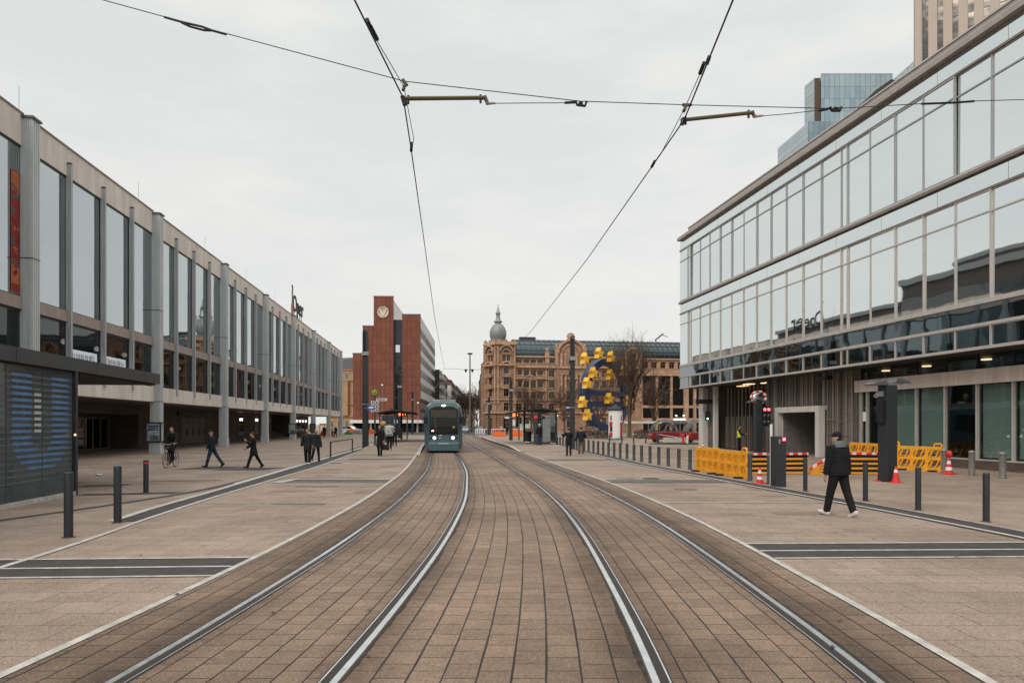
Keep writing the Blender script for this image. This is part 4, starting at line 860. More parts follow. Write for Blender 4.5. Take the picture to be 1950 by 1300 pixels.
# barrel glass roof
K['rglass'] = mirror_glass('roof_glazing', (.062, .08, .085), rough=.25, wave=.01); K['rrib'] = M('roof_rib', (.055, .065, .07), .5, .3)
rf = MB(); ua, ub = U(983), U(1350); prof = [(-.15+7.5*(1-math.cos(a)), 16.75+4.6*math.sin(a)) for a in [PI/2*i/9 for i in range(10)]]+[(16, 21.3)]
rf.mi = 0
for i in range(len(prof)-1):
    (ya, za), (yb, zb) = prof[i], prof[i+1]; rf.add([(ua, ya, za), (ub, ya, za), (ub, yb, zb), (ua, yb, zb)], [(0, 1, 2, 3)])
rf.mi = 1; n = 38
for k in range(n+1):
    u = ua+(ub-ua)*k/n
    for i in range(9): rf.bar((u, prof[i][0], prof[i][1]), (u, prof[i+1][0], prof[i+1][1]), .14, .2)
for i in (1, 2, 4, 6): rf.box(ua, ub, prof[i][0]-.06, prof[i][0]+.06, prof[i][1]-.04, prof[i][1]+.1)
rf.box(ua, ub, 7, 8.2, 21.3, 21.5); rf.box(U(999), U(1031), 7.5, 9, 21.3, 22.2); rf.box(ua-.2, ua, 0, 12, 16.7, 19.5)
rf.build('glass_roof', [K['rglass'], K['rrib']], sb)
# main gable with round arch
ga, gb = U(1058), U(1113); gc = (ga+gb)/2
b = MB(); gcols = [(gc-.55, gc+.55)]; side = [(gc-2.1, gc-1.35), (gc+1.35, gc+2.1)]
wall_rows(b, ga, gb, 0, 17.6, [(1.2, 3.6, [(gc-1, gc+1)]), (4.9, 6.4, gcols), (7.5, 9.1, gcols), (9.9, 11.4, gcols), (12.3, 13.7, gcols), (15.2, 16.7, gcols)], -.9, .3)
b.X = Matrix.Translation((gc, 0, 17.6)); b.prism([(3.0*math.cos(PI*i/16), 2.7*math.sin(PI*i/16)) for i in range(17)], -.9, .3, 'y'); b.build('gable', K['sand'], sb)
for z, h in ((4.9, 1.5), (7.5, 1.6), (9.9, 1.5), (12.3, 1.4), (15.2, 1.5)): swin(sb, gc, z, 1.1, h, -.6, 0, z in (12.3, 15.2))
swin(sb, gc, 1.2, 2, 2.4, -.6)
t = MB()
t.arch((gc, 17.6), 2.75, 3.2, -1.4, -.2, 20); t.arch((gc, 17.5), 1.9, 2.15, -1.1, -.9, 16); t.box(gc-3.3, gc+3.3, -1.3, -.9, 14.3, 14.75); t.box(gc-3.3, gc+3.3, -1.2, -.9, 7.0, 7.3); t.box(gc-3.3, gc+3.3, -1.25, -.9, 4.3, 4.6)
for s in (-1, 1):
    for d in (1.25, 2.15): t.tube([(gc+s*d, -1.15, 7.3), (gc+s*d, -1.15, 12.8)], .26, 8); t.box(gc+s*d-.33, gc+s*d+.33, -1.5, -.9, 12.8, 13.2); t.box(gc+s*d-.33, gc+s*d+.33, -1.5, -.9, 6.6, 7.3)
    t.box(gc+s*2.2-.25, gc+s*2.2+.25, -1.2, -.9, 14.8, 17.6); t.box(gc+s*1.3-.2, gc+s*1.3+.2, -1.15, -.9, 14.8, 17.6); t.box(gc+s*3.2-.3, gc+s*3.2+.3, -1.2, .2, 14.8, 19.0); t.ell((gc+s*3.2, -.5, 19.3), (.35, .35, .5))
    t.box(gc+s*1.0-.1, gc+s*1.0+.1, -1.6, -.9, 9.4, 9.6)
t.box(gc-1.2, gc+1.2, -1.7, -.9, 9.35, 9.5); t.box(gc-1.2, gc+1.2, -1.7, -1.6, 9.9, 10.0); t.box(gc-1.2, gc+1.2, -1.7, -.9, 11.8, 11.95)
t.box(gc-.7, gc+.7, -1.2, -.2, 20.3, 21.1)
for k in range(9): a = PI*k/8; t.tube([(gc+.4*math.cos(a), -.7, 21.3+.3*math.sin(a)), (gc+1.0*math.cos(a), -.7, 21.3+1.0*math.sin(a))], [.22, .1], 6)
t.ell((gc, -.7, 21.35), (.5, .4, .5)); t.build('gable_ornament', K['sandl'], sb)
# wing between the gables and small gable
b = MB(); uu0, uu1 = U(1112.5), U(1189); c2 = [uu0+1.0+1.75*k for k in range(5)]
wall_rows(b, uu0, uu1, 0, 16.7, [(a, c, [(q-.55, q+.55) for q in c2]) for a, c in rowsz], -.25, .3); b.build('wall', K['sand'], sb)
for a, c in rowsz:
    for q in c2: swin(sb, q, a, 1.1, c-a, .05)
t = MB()
for z, d, h in ((4.3, .55, .35), (7.1, .4, .25), (11.85, .4, .25), (14.35, .75, .45), (16.62, .6, .35)): t.box(uu0, uu1, -.25-d, -.24, z, z+h)
t.build('cornice', K['sandl'], sb)
ga, gb = U(1188.5), U(1219); gc = (ga+gb)/2
b = MB(); wall_rows(b, ga, gb, 0, 17.2, [(5, 6.4, [(gc-.5, gc+.5)]), (7.6, 9.2, [(gc-.5, gc+.5)]), (10, 11.5, [(gc-.5, gc+.5)]), (12.4, 13.8, [(gc-.5, gc+.5)])], -.8, .3); b.X = Matrix.Translation((gc, 0, 17.2)); b.prism([(1.8*math.cos(PI*i/14), 1.7*math.sin(PI*i/14)) for i in range(15)], -.8, .3, 'y'); b.build('gable', K['sand'], sb)
for z, h in ((5, 1.4), (7.6, 1.6), (10, 1.5), (12.4, 1.4)): swin(sb, gc, z, 1, h, -.5)
swin(sb, gc, 16.6, 1.3, .7, -.85, 0, True)
t = MB(); t.arch((gc, 17.2), 1.6, 1.95, -1.15, -.3, 14); t.box(gc-1.9, gc-1.3, -1.1, -.8, 7, 17.2); t.box(gc+1.3, gc+1.9, -1.1, -.8, 7, 17.2); t.box(gc-2, gc+2, -1.3, -.8, 14.4, 14.8); t.build('gable_ornament', K['sandl'], sb)
# later wing: sandstone piers with dark glazing
m0, m1 = U(1219), U(1352)
b = MB(); sq = [m0+1.2+2.05*k for k in range(8)]
wall_rows(b, m0, m1, 13.0, 16.7, [(14.6, 16.0, [(q-.6, q+.6) for q in sq])], -.3, .3); b.build('wall', K['sandl'], sb)
for q in sq: swin(sb, q, 14.6, 1.2, 1.4, .05)
b = MB()
for px, w in ((1221, .5), (1250, .5), (1277.5, .5), (1305.5, 1.1), (1322, .6), (1334, .4), (1348, .8)): b.box(U(px)-w/2, U(px)+w/2, -.5, .2, 0, 13.0)
b.box(m0, m1, -.7, .2, 12.9, 13.3); b.box(m0, m1, -.8, .2, 16.5, 16.8); b.box(m0, m1, -.42, .2, 5.6, 6.2); b.box(m0, m1, -.42, .2, 2.3, 3.3); b.build('pier', K['sandl'], sb)
b = MB(); b.box(m0, m1, .0, .1, 6.2, 12.9); b.box(m0, m1, .0, .1, 3.3, 5.6); b.box(m0, m1, .3, .4, 0, 2.3); b.mi = 1
for k in range(20): b.box(m0+.4+k*.8, m0+.46+k*.8, -.04, 0, 3.3, 12.9)
b.build('curtain_glazing', [mirror_glass('dark_curtain', (.07, .065, .062), rough=.08), K['black']], sb)
b = MB(); b.box(U(1280), U(1304), -.9, -.5, 2.0, 2.5); b.mi = 1
for k in range(10): b.box(U(1281)+k*.27, U(1281)+k*.27+.15, -.93, -.9, 2.85, 3.15)
b.build('shop_sign', [K['anthl'], K['wlamp']], sb)
b = MB(); ux = U(1272); b.tube([(ux, 8, 21.3), (ux, 8, 22.2)], .12, 6); b.bar((ux-.2, 8, 22.0), (ux+1.8, 8, 23.6), .3); b.bar((ux+1.4, 8, 23.3), (ux+3, 8, 22.9), .12); b.build('roof_crane', K['anthl'], sb)
b = MB(); b.box(U(985), U(1012), -1.5, -1.4, 1.0, 2.0); tag(b.build('painted_hoarding', M('hoarding', (.42, .47, .40), .7, var=.6, scale=1.8)), 'pale green painted hoarding in front of the domed building', 'hoarding'); bpy.data.objects['painted_hoarding'].matrix_world = sb.matrix_basis.copy()
# ================================================================ bare trees and hedges
K['bark'] = M('bark', (.10, .072, .055), .9, var=.3, scale=8, bump=.5); K['twig'] = M('twig', (.105, .068, .05), .9, var=.3, scale=2)
def tree_mesh(h, spread, seed, trunk=.28, r0=.16, upright=.5, kids=(7, 5, 4, 4), thin=1.0):
    r = random.Random(seed); t, c = MB(), MB()
    p0 = Vector((0, 0, 0)); p1 = Vector((r.uniform(-.1, .1), r.uniform(-.1, .1), h*trunk))
    t.tube([p0, p0.lerp(p1, .1), p0.lerp(p1, .5), p1], [r0*1.5, r0*1.05, r0*.92, r0*.8], 9)
    def grow(p, d, L, rad, lv):
        n = 3 if lv < 3 else 2; pts = [p]; q = p
        for i in range(n):
            d = (d+Vector((r.uniform(-.25, .25), r.uniform(-.25, .25), r.uniform(-.05, .22)*upright*2))).normalized(); q = q+d*L/n; pts.append(q)
        rr = [max(.006*thin, rad*(1-.62*i/n)) for i in range(n+1)]
        c.tube(pts, rr, 6 if lv == 0 else 4 if lv == 1 else 3, cap=False)
        if lv >= len(kids): return
        for k in range(kids[lv]):
            f = r.uniform(.3, 1) if k else 1; j = min(n-1, int(f*n)); s = pts[j].lerp(pts[j+1], f*n-j)
            a = d.orthogonal().normalized(); a.rotate(Matrix.Rotation(r.uniform(0, 2*PI), 3, d)); nd = (d*r.uniform(.7, 1.1)+a*r.uniform(.5, .95)+Vector((0, 0, .25*upright))).normalized()
            grow(s, nd, L*r.uniform(.48, .72), rad*.42, lv+1)
    m = kids[0]
    for k in range(m):
        a = 2*PI*k/m+r.uniform(-.4, .4); e = r.uniform(.2, .95)*spread; st = p0.lerp(p1, r.uniform(.82, 1))
        grow(st, Vector((math.cos(a)*e, math.sin(a)*e, r.uniform(.6, 1))).normalized(), h*(1-trunk)*r.uniform(.5, .66), r0*.55, 1)
    grow(p1, Vector((r.uniform(-.1, .1), r.uniform(-.1, .1), 1)), h*(1-trunk)*.62, r0*.75, 1)
    return t.mesh('trunk', K['bark']), c.mesh('crown', K['twig'])
def tree(kind, label, loc, s=1, rz=0, group=None):
    t = thing('bare_tree', label, 'tree', loc, rz, group); t.scale = (s, s, s); link('trunk', kind[0], t); link('crown', kind[1], t); return t
TA = tree_mesh(13.4, .3, 11, .2, .3, .9, (8, 6, 5, 4), 2.1); TB = tree_mesh(9, 1.15, 5, .27, .2, .45, (7, 6, 5, 3), 3); TC = tree_mesh(9.5, .7, 8, .26, .17, .6, (6, 5, 4, 3), 5)
tree(TA, 'tall upright bare tree right of the blue ring sculpture', (x_at(1199, 97), 97, 0))
tree(TB, 'spreading bare tree behind the right-hand tram shelter', (x_at(1012, 128), 128, 0), 1.05, 1, 'bare trees before the domed building')
tree(TB, 'spreading bare tree in front of the round-arched gable', (x_at(1075, 122), 122, 0), 1.0, 3, 'bare trees before the domed building')
tree(TB, 'spreading bare tree behind the blue ring sculpture', (x_at(1140, 124), 124, 0), 1.1, 5, 'bare trees before the domed building')
tree(TC, 'slim bare tree before the dark glazed wing', (x_at(1246, 108), 108, 0), .9, 2)
for k, (px, Y, s, lab) in enumerate(((873, 190, 1.1, 'small bare street tree just right of the tram'), (886, 200, 1.15, 'bare street tree left of the tall lamp mast'), (898, 185, 1.1, 'bare street tree right behind the tall lamp mast'), (908, 205, 1.2, 'bare street tree midway between lamp mast and domed corner'), (917, 230, 1.25, 'bare street tree beside the domed corner'), (795, 178, .8, 'low bare tree between brick block and tram'))):
    tree(TC, lab, (x_at(px, Y), Y, 0), s, k*1.3, 'bare street trees')
def hedge(label, p, q, d, h, seed, col=(.075, .05, .035)):
    r = random.Random(seed); b = MB(); p, q = Vector(p), Vector(q); L = (q-p).length; t = (q-p)/L; n = Vector((-t.y, t.x, 0))
    for k in range(int(L*d*h*260)):
        c = p+t*r.uniform(0, L)+n*r.uniform(0, d)+Vector((0, 0, h*(1-r.random()**1.6*.98)*(.85+.15*math.sin(k*.01)))); a = Vector((r.gauss(0, 1), r.gauss(0, 1), r.gauss(0, 1))).normalized(); e = a.orthogonal().normalized()*r.uniform(.05, .1); f = a.cross(e).normalized()*r.uniform(.03, .07)
        b.add([c-e, c+f, c+e, c-f], [(0, 1, 2, 3)])
    return tag(b.build('hedge', M('hedge_leaf', col, .9, var=.5, scale=3)), label, 'hedge', 'low hedges around the sculpture')
hedge('low brown hedge at the foot of the blue ring sculpture', (8.2, 88, 0), (13.5, 88, 0), 1.6, 1.1, 1)
hedge('low brown hedge right of the round advertising column', (16.3, 89, 0), (23, 90, 0), 1.6, 1.15, 2)
hedge('dark green hedge just left of the round advertising column', (11.6, 85.5, 0), (13.0, 85.5, 0), 1.0, .95, 3, (.03, .045, .025))
# ================================================================ ring sculpture with yellow stars
sc_ = thing('ring_sculpture', 'tall blue ring sculpture with two crossbars and yellow stars', 'sculpture', (x_at(1153, 100), 100, 0), .78)
K['rblue'] = M('sculpture_blue', (.022, .04, .105), .45, var=.2); K['star'] = M('sculpture_yellow', (.9, .52, .06), .5, var=.06)
Rz = 6.2
b = MB(); b.arch((0, Rz), 4.35, 5.3, -.6, .6, 40, 0, 2*PI); b.build('ring', K['rblue'], sc_)
b = MB(); b.box(-4.3, 4.3, -.57, .57, 6.0, 6.75); b.build('crossbar', K['rblue'], sc_)
b = MB(); b.box(-4.3, 4.3, -.57, .57, 4.4, 5.15); b.build('crossbar', K['rblue'], sc_)
b = MB(); 
for x in (-2.2, 1.6): b.tube([(x, 0, 0), (x, 0, 2.4)], .45, 14)
b.build('support', K['galv'], sc_)
sm = MB(); sm.prism([((1.0 if k % 2 == 0 else .47)*math.sin(PI*k/5), (1.0 if k % 2 == 0 else .47)*math.cos(PI*k/5)) for k in range(10)], -.5, .5, 'y'); smm = sm.mesh('star', K['star'])
for px, py in ((1113, 683), (1140, 673), (1163, 680), (1188, 706), (1129, 710), (1161, 714), (1117, 730), (1159, 759), (1196, 763), (1109, 766), (1118, 790)):
    # stars sit in the plane of the ring: intersect that plane
    tx = (px-CX)/F; c, s = math.cos(.78), math.sin(.78); x0 = x_at(1153, 100)
    k = (tx*(100-1.05*c)-x0-1.05*s)/(c-tx*s); Y = 100+k*s-1.05*c
    link('star', smm, sc_, 0, (k, -1.05, z_at(py, Y)))
for o in [o for o in sc_.children if o.name.startswith('star')]: o.scale = (.86, .86, .86)
# ================================================================ STREET FURNITURE
PZ = .2            # platform height
def mast(px, base, top, label, z=0, w=.36, sl=True, box=None):
    p = G(px, base, z); h = (base-top)/F*p.y
    t = thing('catenary_mast', label, 'mast', p, -.05, 'dark steel masts along the tram line')
    b = MB(); a = w/2
    b.prism([(-a, 0), (a, 0), (a*.92, h*.78), (-a*.92, h*.78)], -a*.8, a*.8, 'y')      # shaft
    b.box(-a*1.15, a*1.15, -a*.95, a*.95, 0, .06); b.build('shaft', K['anth'], t, .01)
    b = MB(); s = a*.92; z0, z1 = h*.78, h-s                                            # needle-eye head
    b.box(-s, -s*.55, -a*.8, a*.8, z0, z1); b.box(s*.55, s, -a*.8, a*.8, z0, z1); b.arch((0, z1), s*.55, s, -a*.8, a*.8, 10); b.box(-s*.55, s*.55, -.03, .03, z0, z1-.01); b.build('head', K['anth'], t)
    b = MB(); b.box(-a*1.1, a*1.5, -a*1.5, -a*.8, h*.78+.02, h*.78+.3); b.build('lamp_box', K['galv'], t, .01)
    b = MB(); b.box(-a*1.3, a*1.3, -a*1.0, a*1.0, h*.37, h*.37+.05); b.build('clamp', K['galv'], t)
    return t, h
mast(696, 854, 628, 'thick dark mast with arched head beside the plaza railing, tallest on the left', 0, .42)
mast(761, 834, 712, 'dark mast behind the left tram shelter', .2, .42)
mast(785.5, 826, 745, 'thin dark mast between brick block and tram', 0, .4)
mast(1090, 857, 639, 'thick dark mast with arched head behind the two standing men', 0, .36)
mast(973, 838, 720, 'dark mast beside the orange departure display of the right platform', .2, .36)
mast(931.5, 828, 754, 'dark mast left of the domed building doorway', 0, .4)
lm = thing('light_mast', 'very tall thin light mast with a flat round head in the middle of the street', 'light mast', (x_at(895, 150), 150, 0))
b = MB(); b.tube([(0, 0, 0), (0, 0, 17.3)], [.22, .13], 10); b.build('pole', M('mast_brown', (.14, .115, .10), .6, var=.2), lm)
b = MB(); b.lathe([(0, 17.2), (.5, 17.25), (.62, 17.4), (.5, 17.55), (0, 17.6)], 20); b.build('lamp_head', K['kerb'], lm)
def globe_lamp(px, base, top, label, Y, double=False):
    h = H-(top-HZ)/F*Y; t = thing('street_lamp', label, 'street lamp', (x_at(px, Y), Y, 0), 0, 'small street lamps')
    b = MB(); b.tube([(0, 0, 0), (0, 0, h-.25)], [.07, .045], 8)
    if double: b.tube([(-.55, 0, h-.3), (0, 0, h-.45), (.55, 0, h-.3)], .03, 6)
    b.build('pole', K['galv'], t)
    for x in ((-.55, .55) if double else (0,)): b = MB(); b.ell((x, 0, h-.1), (.2, .2, .15)); b.build('lamp_globe', K['globe'], t)
globe_lamp(728, 823, 732, 'small white lamp in front of the tall brick shaft', 150)
globe_lamp(796, 823, 766, 'small white lamp right of the brick block corner', 160)
globe_lamp(908, 823, 783, 'small white lamp between lamp mast and domed building', 150)
globe_lamp(1295, 830, 790, 'double-headed white lamp in front of the dark glazed wing', 100, True)
globe_lamp(1061, 832, 790, 'small white lamp right of the right-hand shelter', 105)
# slim anthracite bollards
def bollard_mesh(h, r, dome, col, cap=None):
    b = MB(); b.lathe([(r*1.0, 0), (r, h-.02), (r*.94, h), (0, h)] if not dome else [(r, 0), (r, h-.07), (r*1.06, h-.065), (r*1.06, h-.05), (r*.95, h-.03), (r*.6, h-.008), (0, h)], 16); m = b.mesh('post', col)
    c = MB(); c.lathe([(r*1.55, .0), (r*1.5, .012), (r, .014)], 14); bm = c.mesh('base_ring', K['kerb']); return m, bm
BM = {'slim': bollard_mesh(.93, .058, False, K['anth']), 'left': bollard_mesh(1.07, .068, False, K['anth']), 'row': bollard_mesh(.86, .075, True, K['anthl']), 'steel': bollard_mesh(.91, .105, True, K['galv'])}
def bollard(kind, px, py, label, group, s=1, z=0):
    t = thing('bollard', label, 'bollard', G(px, py, z), px*.7, group); t.scale = (1, 1, s); m, bs = BM[kind]; link('post', m, t); link('base_ring', bs, t); return t
bollard('left', 130.5, 1023, 'black bollard nearest the camera on the left, before the metro entrance glass', 'black bollards left of the tracks')
bollard('left', 224, 995, 'black bollard with a sticker near its foot, at the end of the dark paving strip', 'black bollards left of the tracks')
t = bollard('left', 278, 938, 'smaller black bollard with a red band at the top', 'black bollards left of the tracks', .83)
b = MB(); b.lathe([(.069, .95), (.0705, .955), (.0705, 1.0), (.069, 1.005)], 16); b.build('red_band', K['red'], t)
for px, py, l in ((1878, 993, 'slim dark bollard nearest the right edge of the photo'), (1748.5, 971, 'slim dark bollard standing in line with a pale steel bollard behind it'), (1648, 953.5, 'slim dark bollard just right of the man in the cap'), (1533.5, 935, 'slim dark bollard left of the man in the cap'), (1465, 922, 'dark bollard close beside the anthracite pillar with the red cross'), (1428, 915.5, 'dark bollard at the near end of the yellow barrier')):
    bollard('slim' if px > 1500 else 'row', px, py, l, 'dark bollards along the right-hand kerb strip', 1 if px > 1500 else 1.1)
row = [(1314, 893.8), (1292.7, 890.4), (1272.4, 887.4), (1254.6, 884.6), (1237.8, 881.8), (1221.8, 879.3), (1207.3, 876.7), (1194, 874.2), (1181, 872), (1169.5, 870), (1158.8, 868.2), (1148.7, 866.4), (1139, 864.6), (1130, 863), (1120.8, 861.4), (1112.5, 860), (1098, 857.2), (1078, 853.8), (1072, 852.5), (1066.5, 851.3), (1061.5, 850.4)]
ordn = ['', 'second', 'third', 'fourth', 'fifth', 'sixth', 'seventh', 'eighth', 'ninth', 'tenth', 'eleventh', 'twelfth', 'thirteenth', 'fourteenth', 'fifteenth']
for i, (px, py) in enumerate(row):
    if i == 0: l = 'grey bollard of the long chained row touching the yellow barrier'
    elif i < 15: l = 'grey bollard of the long chained row, %s from the yellow barrier' % ordn[i]
    else: l = ['grey bollard right beside the man in brown trousers', 'grey bollard right of the thick mast behind the two men', 'grey bollard left of the man in black, nearest to him', 'grey bollard between the man in black and the shelter, middle one', 'grey bollard near the shelter corner, second from it', 'grey bollard closest to the shelter corner'][i-15]
    bollard('row', px, py, l, 'grey bollards in the long chained row', 1)
ch = MB()
for z in (.80, .42):
    for i in range(14):
        p, q = G(*row[i]), G(*row[i+1]); p.z = q.z = z; m = (p+q)/2; m.z -= .04; ch.tube([p, m, q], .009, 4)
tag(ch.build('chain', K['anthl']), 'thin rope strung along the long row of grey bollards', 'chain')
for i, (px, l) in enumerate(((1160.7, 'far grey bollard in front of the advertising column, left one'), (1184, 'far grey bollard just right of the advertising column'), (1206.6, 'far grey bollard under the tall upright tree'), (1229.7, 'far grey bollard midway between the tree and the red carts'), (1252, 'far grey bollard at the left end of the red carts'))):
    bollard('row', px, 844.5, l, 'far grey bollards beyond the path', 1)
for px, py, l in ((1909.4, 910, 'thick pale steel bollard nearest the pavilion plinth on the far right'), (1850.5, 904.8, 'thick pale steel bollard right of the cone with the warning lamp'), (1798, 899, 'thick pale steel bollard just left of the cone with the warning lamp'), (1750, 893.5, 'thick pale steel bollard in front of the yellow barrier near the windows'), (1707, 891.5, 'thick pale steel bollard right behind the tall square pillar')):
    bollard('steel', px, py, l, 'thick steel bollards before the pavilion')
# plaza railing
p, q = G(629.5, 871), G(671, 860.5); r = thing('railing', 'black square-tube railing standing on the white kerb line of the plaza', 'railing', p); d = q-p; d.z = 0
b = MB(); b.box(-.035, .035, -.035, .035, 0, .86); b.build('post', K['black'], r); b = MB(); b.cbox((d.x, d.y, .43), (.07, .07, .86)); b.build('post', K['black'], r); b = MB(); b.bar((0, 0, .88), (d.x, d.y, .88), .07, .05); b.build('rail', K['black'], r)
# tram shelters: wing roof on a glass box
def shelter(label, x, y, L, rot, mirror):
    t = thing('tram_shelter', label, 'tram shelter', (x, y, PZ), rot, 'tram stop shelters'); m = mirror
    b = MB(); b.prism([(-2.0*m, 2.72), (-1.9*m, 2.80), (.2*m, 3.08), (1.75*m, 2.78), (1.75*m, 2.70), (.2*m, 2.93)], 0, L, 'y')
    b.mi = 1
    for k in range(8): b.bar((-1.85*m, L*(k+.5)/8, 2.72), (.2*m, L*(k+.5)/8, 2.93), .06); b.bar((.2*m, L*(k+.5)/8, 2.93), (1.7*m, L*(k+.5)/8, 2.71), .06)
    b.build('roof', [K['anth'], K['black']], t)
    for yy in (.35, L-.35):
        b = MB(); b.box(-.09, .09, yy-.09, yy+.09, 0, 2.9); b.build('post', K['anth'], t); b = MB(); b.box(1.5*m-.06, 1.5*m+.06, yy-.06, yy+.06, 0, 2.72); b.build('post', K['anth'], t)
    g = window_glass('shelter_glass', (.62, .68, .69), (.6, .65, .65), .12) if 'sg' not in K else K['sg']; K['sg'] = g
    for k in range(3): b = MB(); a = .5+(L-1)*k/3; b.box(1.46*m, 1.49*m, a, a+(L-1)/3-.05, .12, 2.45); b.build('glass_panel', g, t)
    b = MB(); b.box(min(.12*m, 1.4*m), max(.12*m, 1.4*m), .42, .45, .12, 2.5); b.build('glass_panel', g, t)
    b = MB(); b.box(min(.6*m, 1.4*m), max(.6*m, 1.4*m), 1, L-1, .42, .47); b.box(.95*m, 1.05*m, 1.2, 1.3, 0, .42); b.box(.95*m, 1.05*m, L-1.3, L-1.2, 0, .42); b.build('bench', K['anthl'], t)
    return t
s1 = shelter('dark wing-roofed tram shelter on the left platform behind the white-jacketed person', -10.9, 64, 11, .11, -1)
b = MB(); b.box(-1.3, -.2, .2, .3, .3, 2.5); b.build('side_panel', M('shelter_panel', (.035, .05, .075), .4, var=.3), s1)
s2 = shelter('dark wing-roofed tram shelter with glass end on the right platform', 2.25, 56.5, 10, .11, 1)
b = MB(); b.box(-.42, -.1, .1, .3, 0, 2.55); b.build('end_panel', M('shelter_slate', (.05, .062, .07), .4), s2)
b = MB(); b.X = Matrix.Translation((-.26, .09, 2.2)) @ Matrix.Rotation(PI/2, 4, 'X'); b.lathe([(0, 0), (.18, 0), (.18, .03), (0, .03)], 18); b.build('round_sign', K['red'], s2)
b = MB(); b.box(.35, 1.0, .37, .40, .25, 2.1); b.build('frosted_panel', M('frost', (.22, .245, .25), .5, var=.15), s2)
def display(px0, px1, y0, y1, Y, label):
    t = thing('departure_display', label, 'departure display', (x_at((px0+px1)/2, Y), Y, PZ), .0, 'orange departure displays'); z0, z1 = z_at(y1, Y)-PZ, z_at(y0, Y)-PZ; w = (px1-px0)/F*Y
    b = MB(); b.box(-w/2, w/2, -.12, .12, z0, z1); b.build('housing', K['black'], t, .01)
    b = MB()
    for k in range(3): b.box(-w*.38, w*.08, -.126, -.121, z0+(z1-z0)*(.12+.28*k), z0+(z1-z0)*(.34+.28*k))
    b.box(w*.28, w*.34, -.126, -.121, z0+.12, z1-.12); b.build('screen', K['orange_l'], t)
    b = MB(); b.tube([(w*.46, .1, 0), (w*.46, .1, z1+.1)], .075, 8); b.build('pole', M('teal_pole', (.055, .105, .12), .45) if 'teal' not in K else K['teal'], t)
K['teal'] = M('teal_steel', (.055, .105, .12), .45, var=.15)
display(757, 776, 784.5, 792, 77, 'departure display glowing orange under the left shelter roof')
display(970.5, 989, 786, 794, 73, 'departure display glowing orange on the right platform')
# stop sign with line plates
st = thing('stop_sign', 'teal pole with a round yellow and green H stop sign and white line plates', 'stop sign', G(714, 848, PZ))
b = MB(); b.tube([(0, 0, 0), (0, 0, 4.0)], .075, 8); b.build('pole', K['teal'], st)
K['hy'] = M('sign_yellow', (.75, .50, .03), .5); K['hg'] = M('sign_green', (.05, .22, .07), .5)
b = MB(); b.X = Matrix.Translation((0, -.05, 4.15)) @ Matrix.Rotation(PI/2, 4, 'X'); b.lathe([(0, 0), (.3, 0), (.3, .04), (0, .04)], 24); b.mi = 1; b.lathe([(.22, .045), (.3, .045), (.3, .05), (.22, .05)], 24); sd = b.build('round_sign', [K['hy'], K['hg']], st)
text('H', .36, .003, K['hg'], sd, (0, -.105, 4.03), (PI/2, 0, 0), bold=.012)
for k in range(3):
    for s in (-1, 1): b = MB(); b.box(s*.16-.14, s*.16+.14, -.1, -.07, 2.65+k*.3, 2.9+k*.3); b.mi = 1; b.box(s*.16-.05, s*.16+.05, -.103, -.1, 2.7+k*.3, 2.85+k*.3); b.build('line_plate', [K['whitep'], K['anthl']], st)
b = MB(); b.box(.1, .95, -.06, -.03, 3.5, 3.72); b.mi = 1; b.box(.17, .85, -.063, -.06, 3.57, 3.65); b.build('name_plate', [K['whitep'], K['galv']], st)
ud = thing('pointer_sign', 'small blue and white pointer sign on the thick left mast', 'sign', P(705, 777, 52)); b = MB(); b.box(-.25, .3, -.02, .02, -.12, .2); b.mi = 1; b.box(-.1, .25, -.03, -.02, -.02, .12); b.build('plate', [M('sign_blue', (.03, .12, .38), .5), K['whitep']], ud); b = MB(); b.box(-.5, -.25, -.01, .01, .0, .03); b.build('bracket', K['galv'], ud)
ud = thing('pointer_sign', 'blue and white lamp-like pointer sign on the thick right mast', 'sign', P(1083, 777, 49.5)); b = MB(); b.box(-.25, .15, -.02, .02, -.25, .15); b.mi = 1; b.box(-.2, .1, -.03, -.02, .0, .1); b.build('plate', [M('sign_blue', (.03, .05, .12), .5), K['whitep']], ud); b = MB(); b.box(.15, .4, -.01, .01, .0, .03); b.build('bracket', K['galv'], ud)
rs = thing('red_light_box', 'small glowing red sign box under the left shelter roof', 'sign', P(745, 799, 70)); b = MB(); b.box(-.22, .22, -.06, .06, -.2, .2); b.build('sign_face', M('red_sign', (.8, .02, .03), .5, emit=.8, ecol=(1, .02, .03)), rs); b = MB(); b.box(-.02, .02, -.02, .02, .2, 1.2); b.build('hanger', K['black'], rs)
ys_ = thing('round_notice', 'small yellow round sign beside the woman in the long black coat', 'sign', P(730, 806, 62)); b = MB(); b.X = Matrix.Rotation(PI/2, 4, 'X'); b.lathe([(0, 0), (.24, 0), (.24, .05), (0, .05)], 20); b.build('disc', M('sign_amber', (.62, .33, .03), .5), ys_); b = MB(); b.box(-.04, .04, .0, .05, -1.55, .0); b.build('post', K['teal'], ys_)
tb = thing('litter_bin', 'dark cylindrical litter bin beside the right-hand shelter', 'litter bin', G(1006, 843.5, PZ)); b = MB(); b.lathe([(0, 0), (.26, 0), (.28, .1), (.28, .95), (.3, .97), (.26, 1.05), (0, 1.06)], 18); b.build('drum', K['anth'], tb); b = MB(); b.lathe([(.285, .06), (.29, .14), (.285, .15)], 18); b.build('white_band', K['whitep'], tb)
tb = thing('direction_sign', 'white two-armed direction sign beside the orange display', 'sign', P(967, 795, 80)); b = MB(); b.box(-.35, .3, -.02, .02, -.1, .1); b.build('arm', K['whitep'], tb); b = MB(); b.box(.25, .85, -.02, .02, -.95, -.25); b.build('plate', K['whitep'], tb); b = MB(); b.tube([(.3, .04, -2.6), (.3, .04, .12)], .05, 6); b.build('pole', K['teal'], tb)
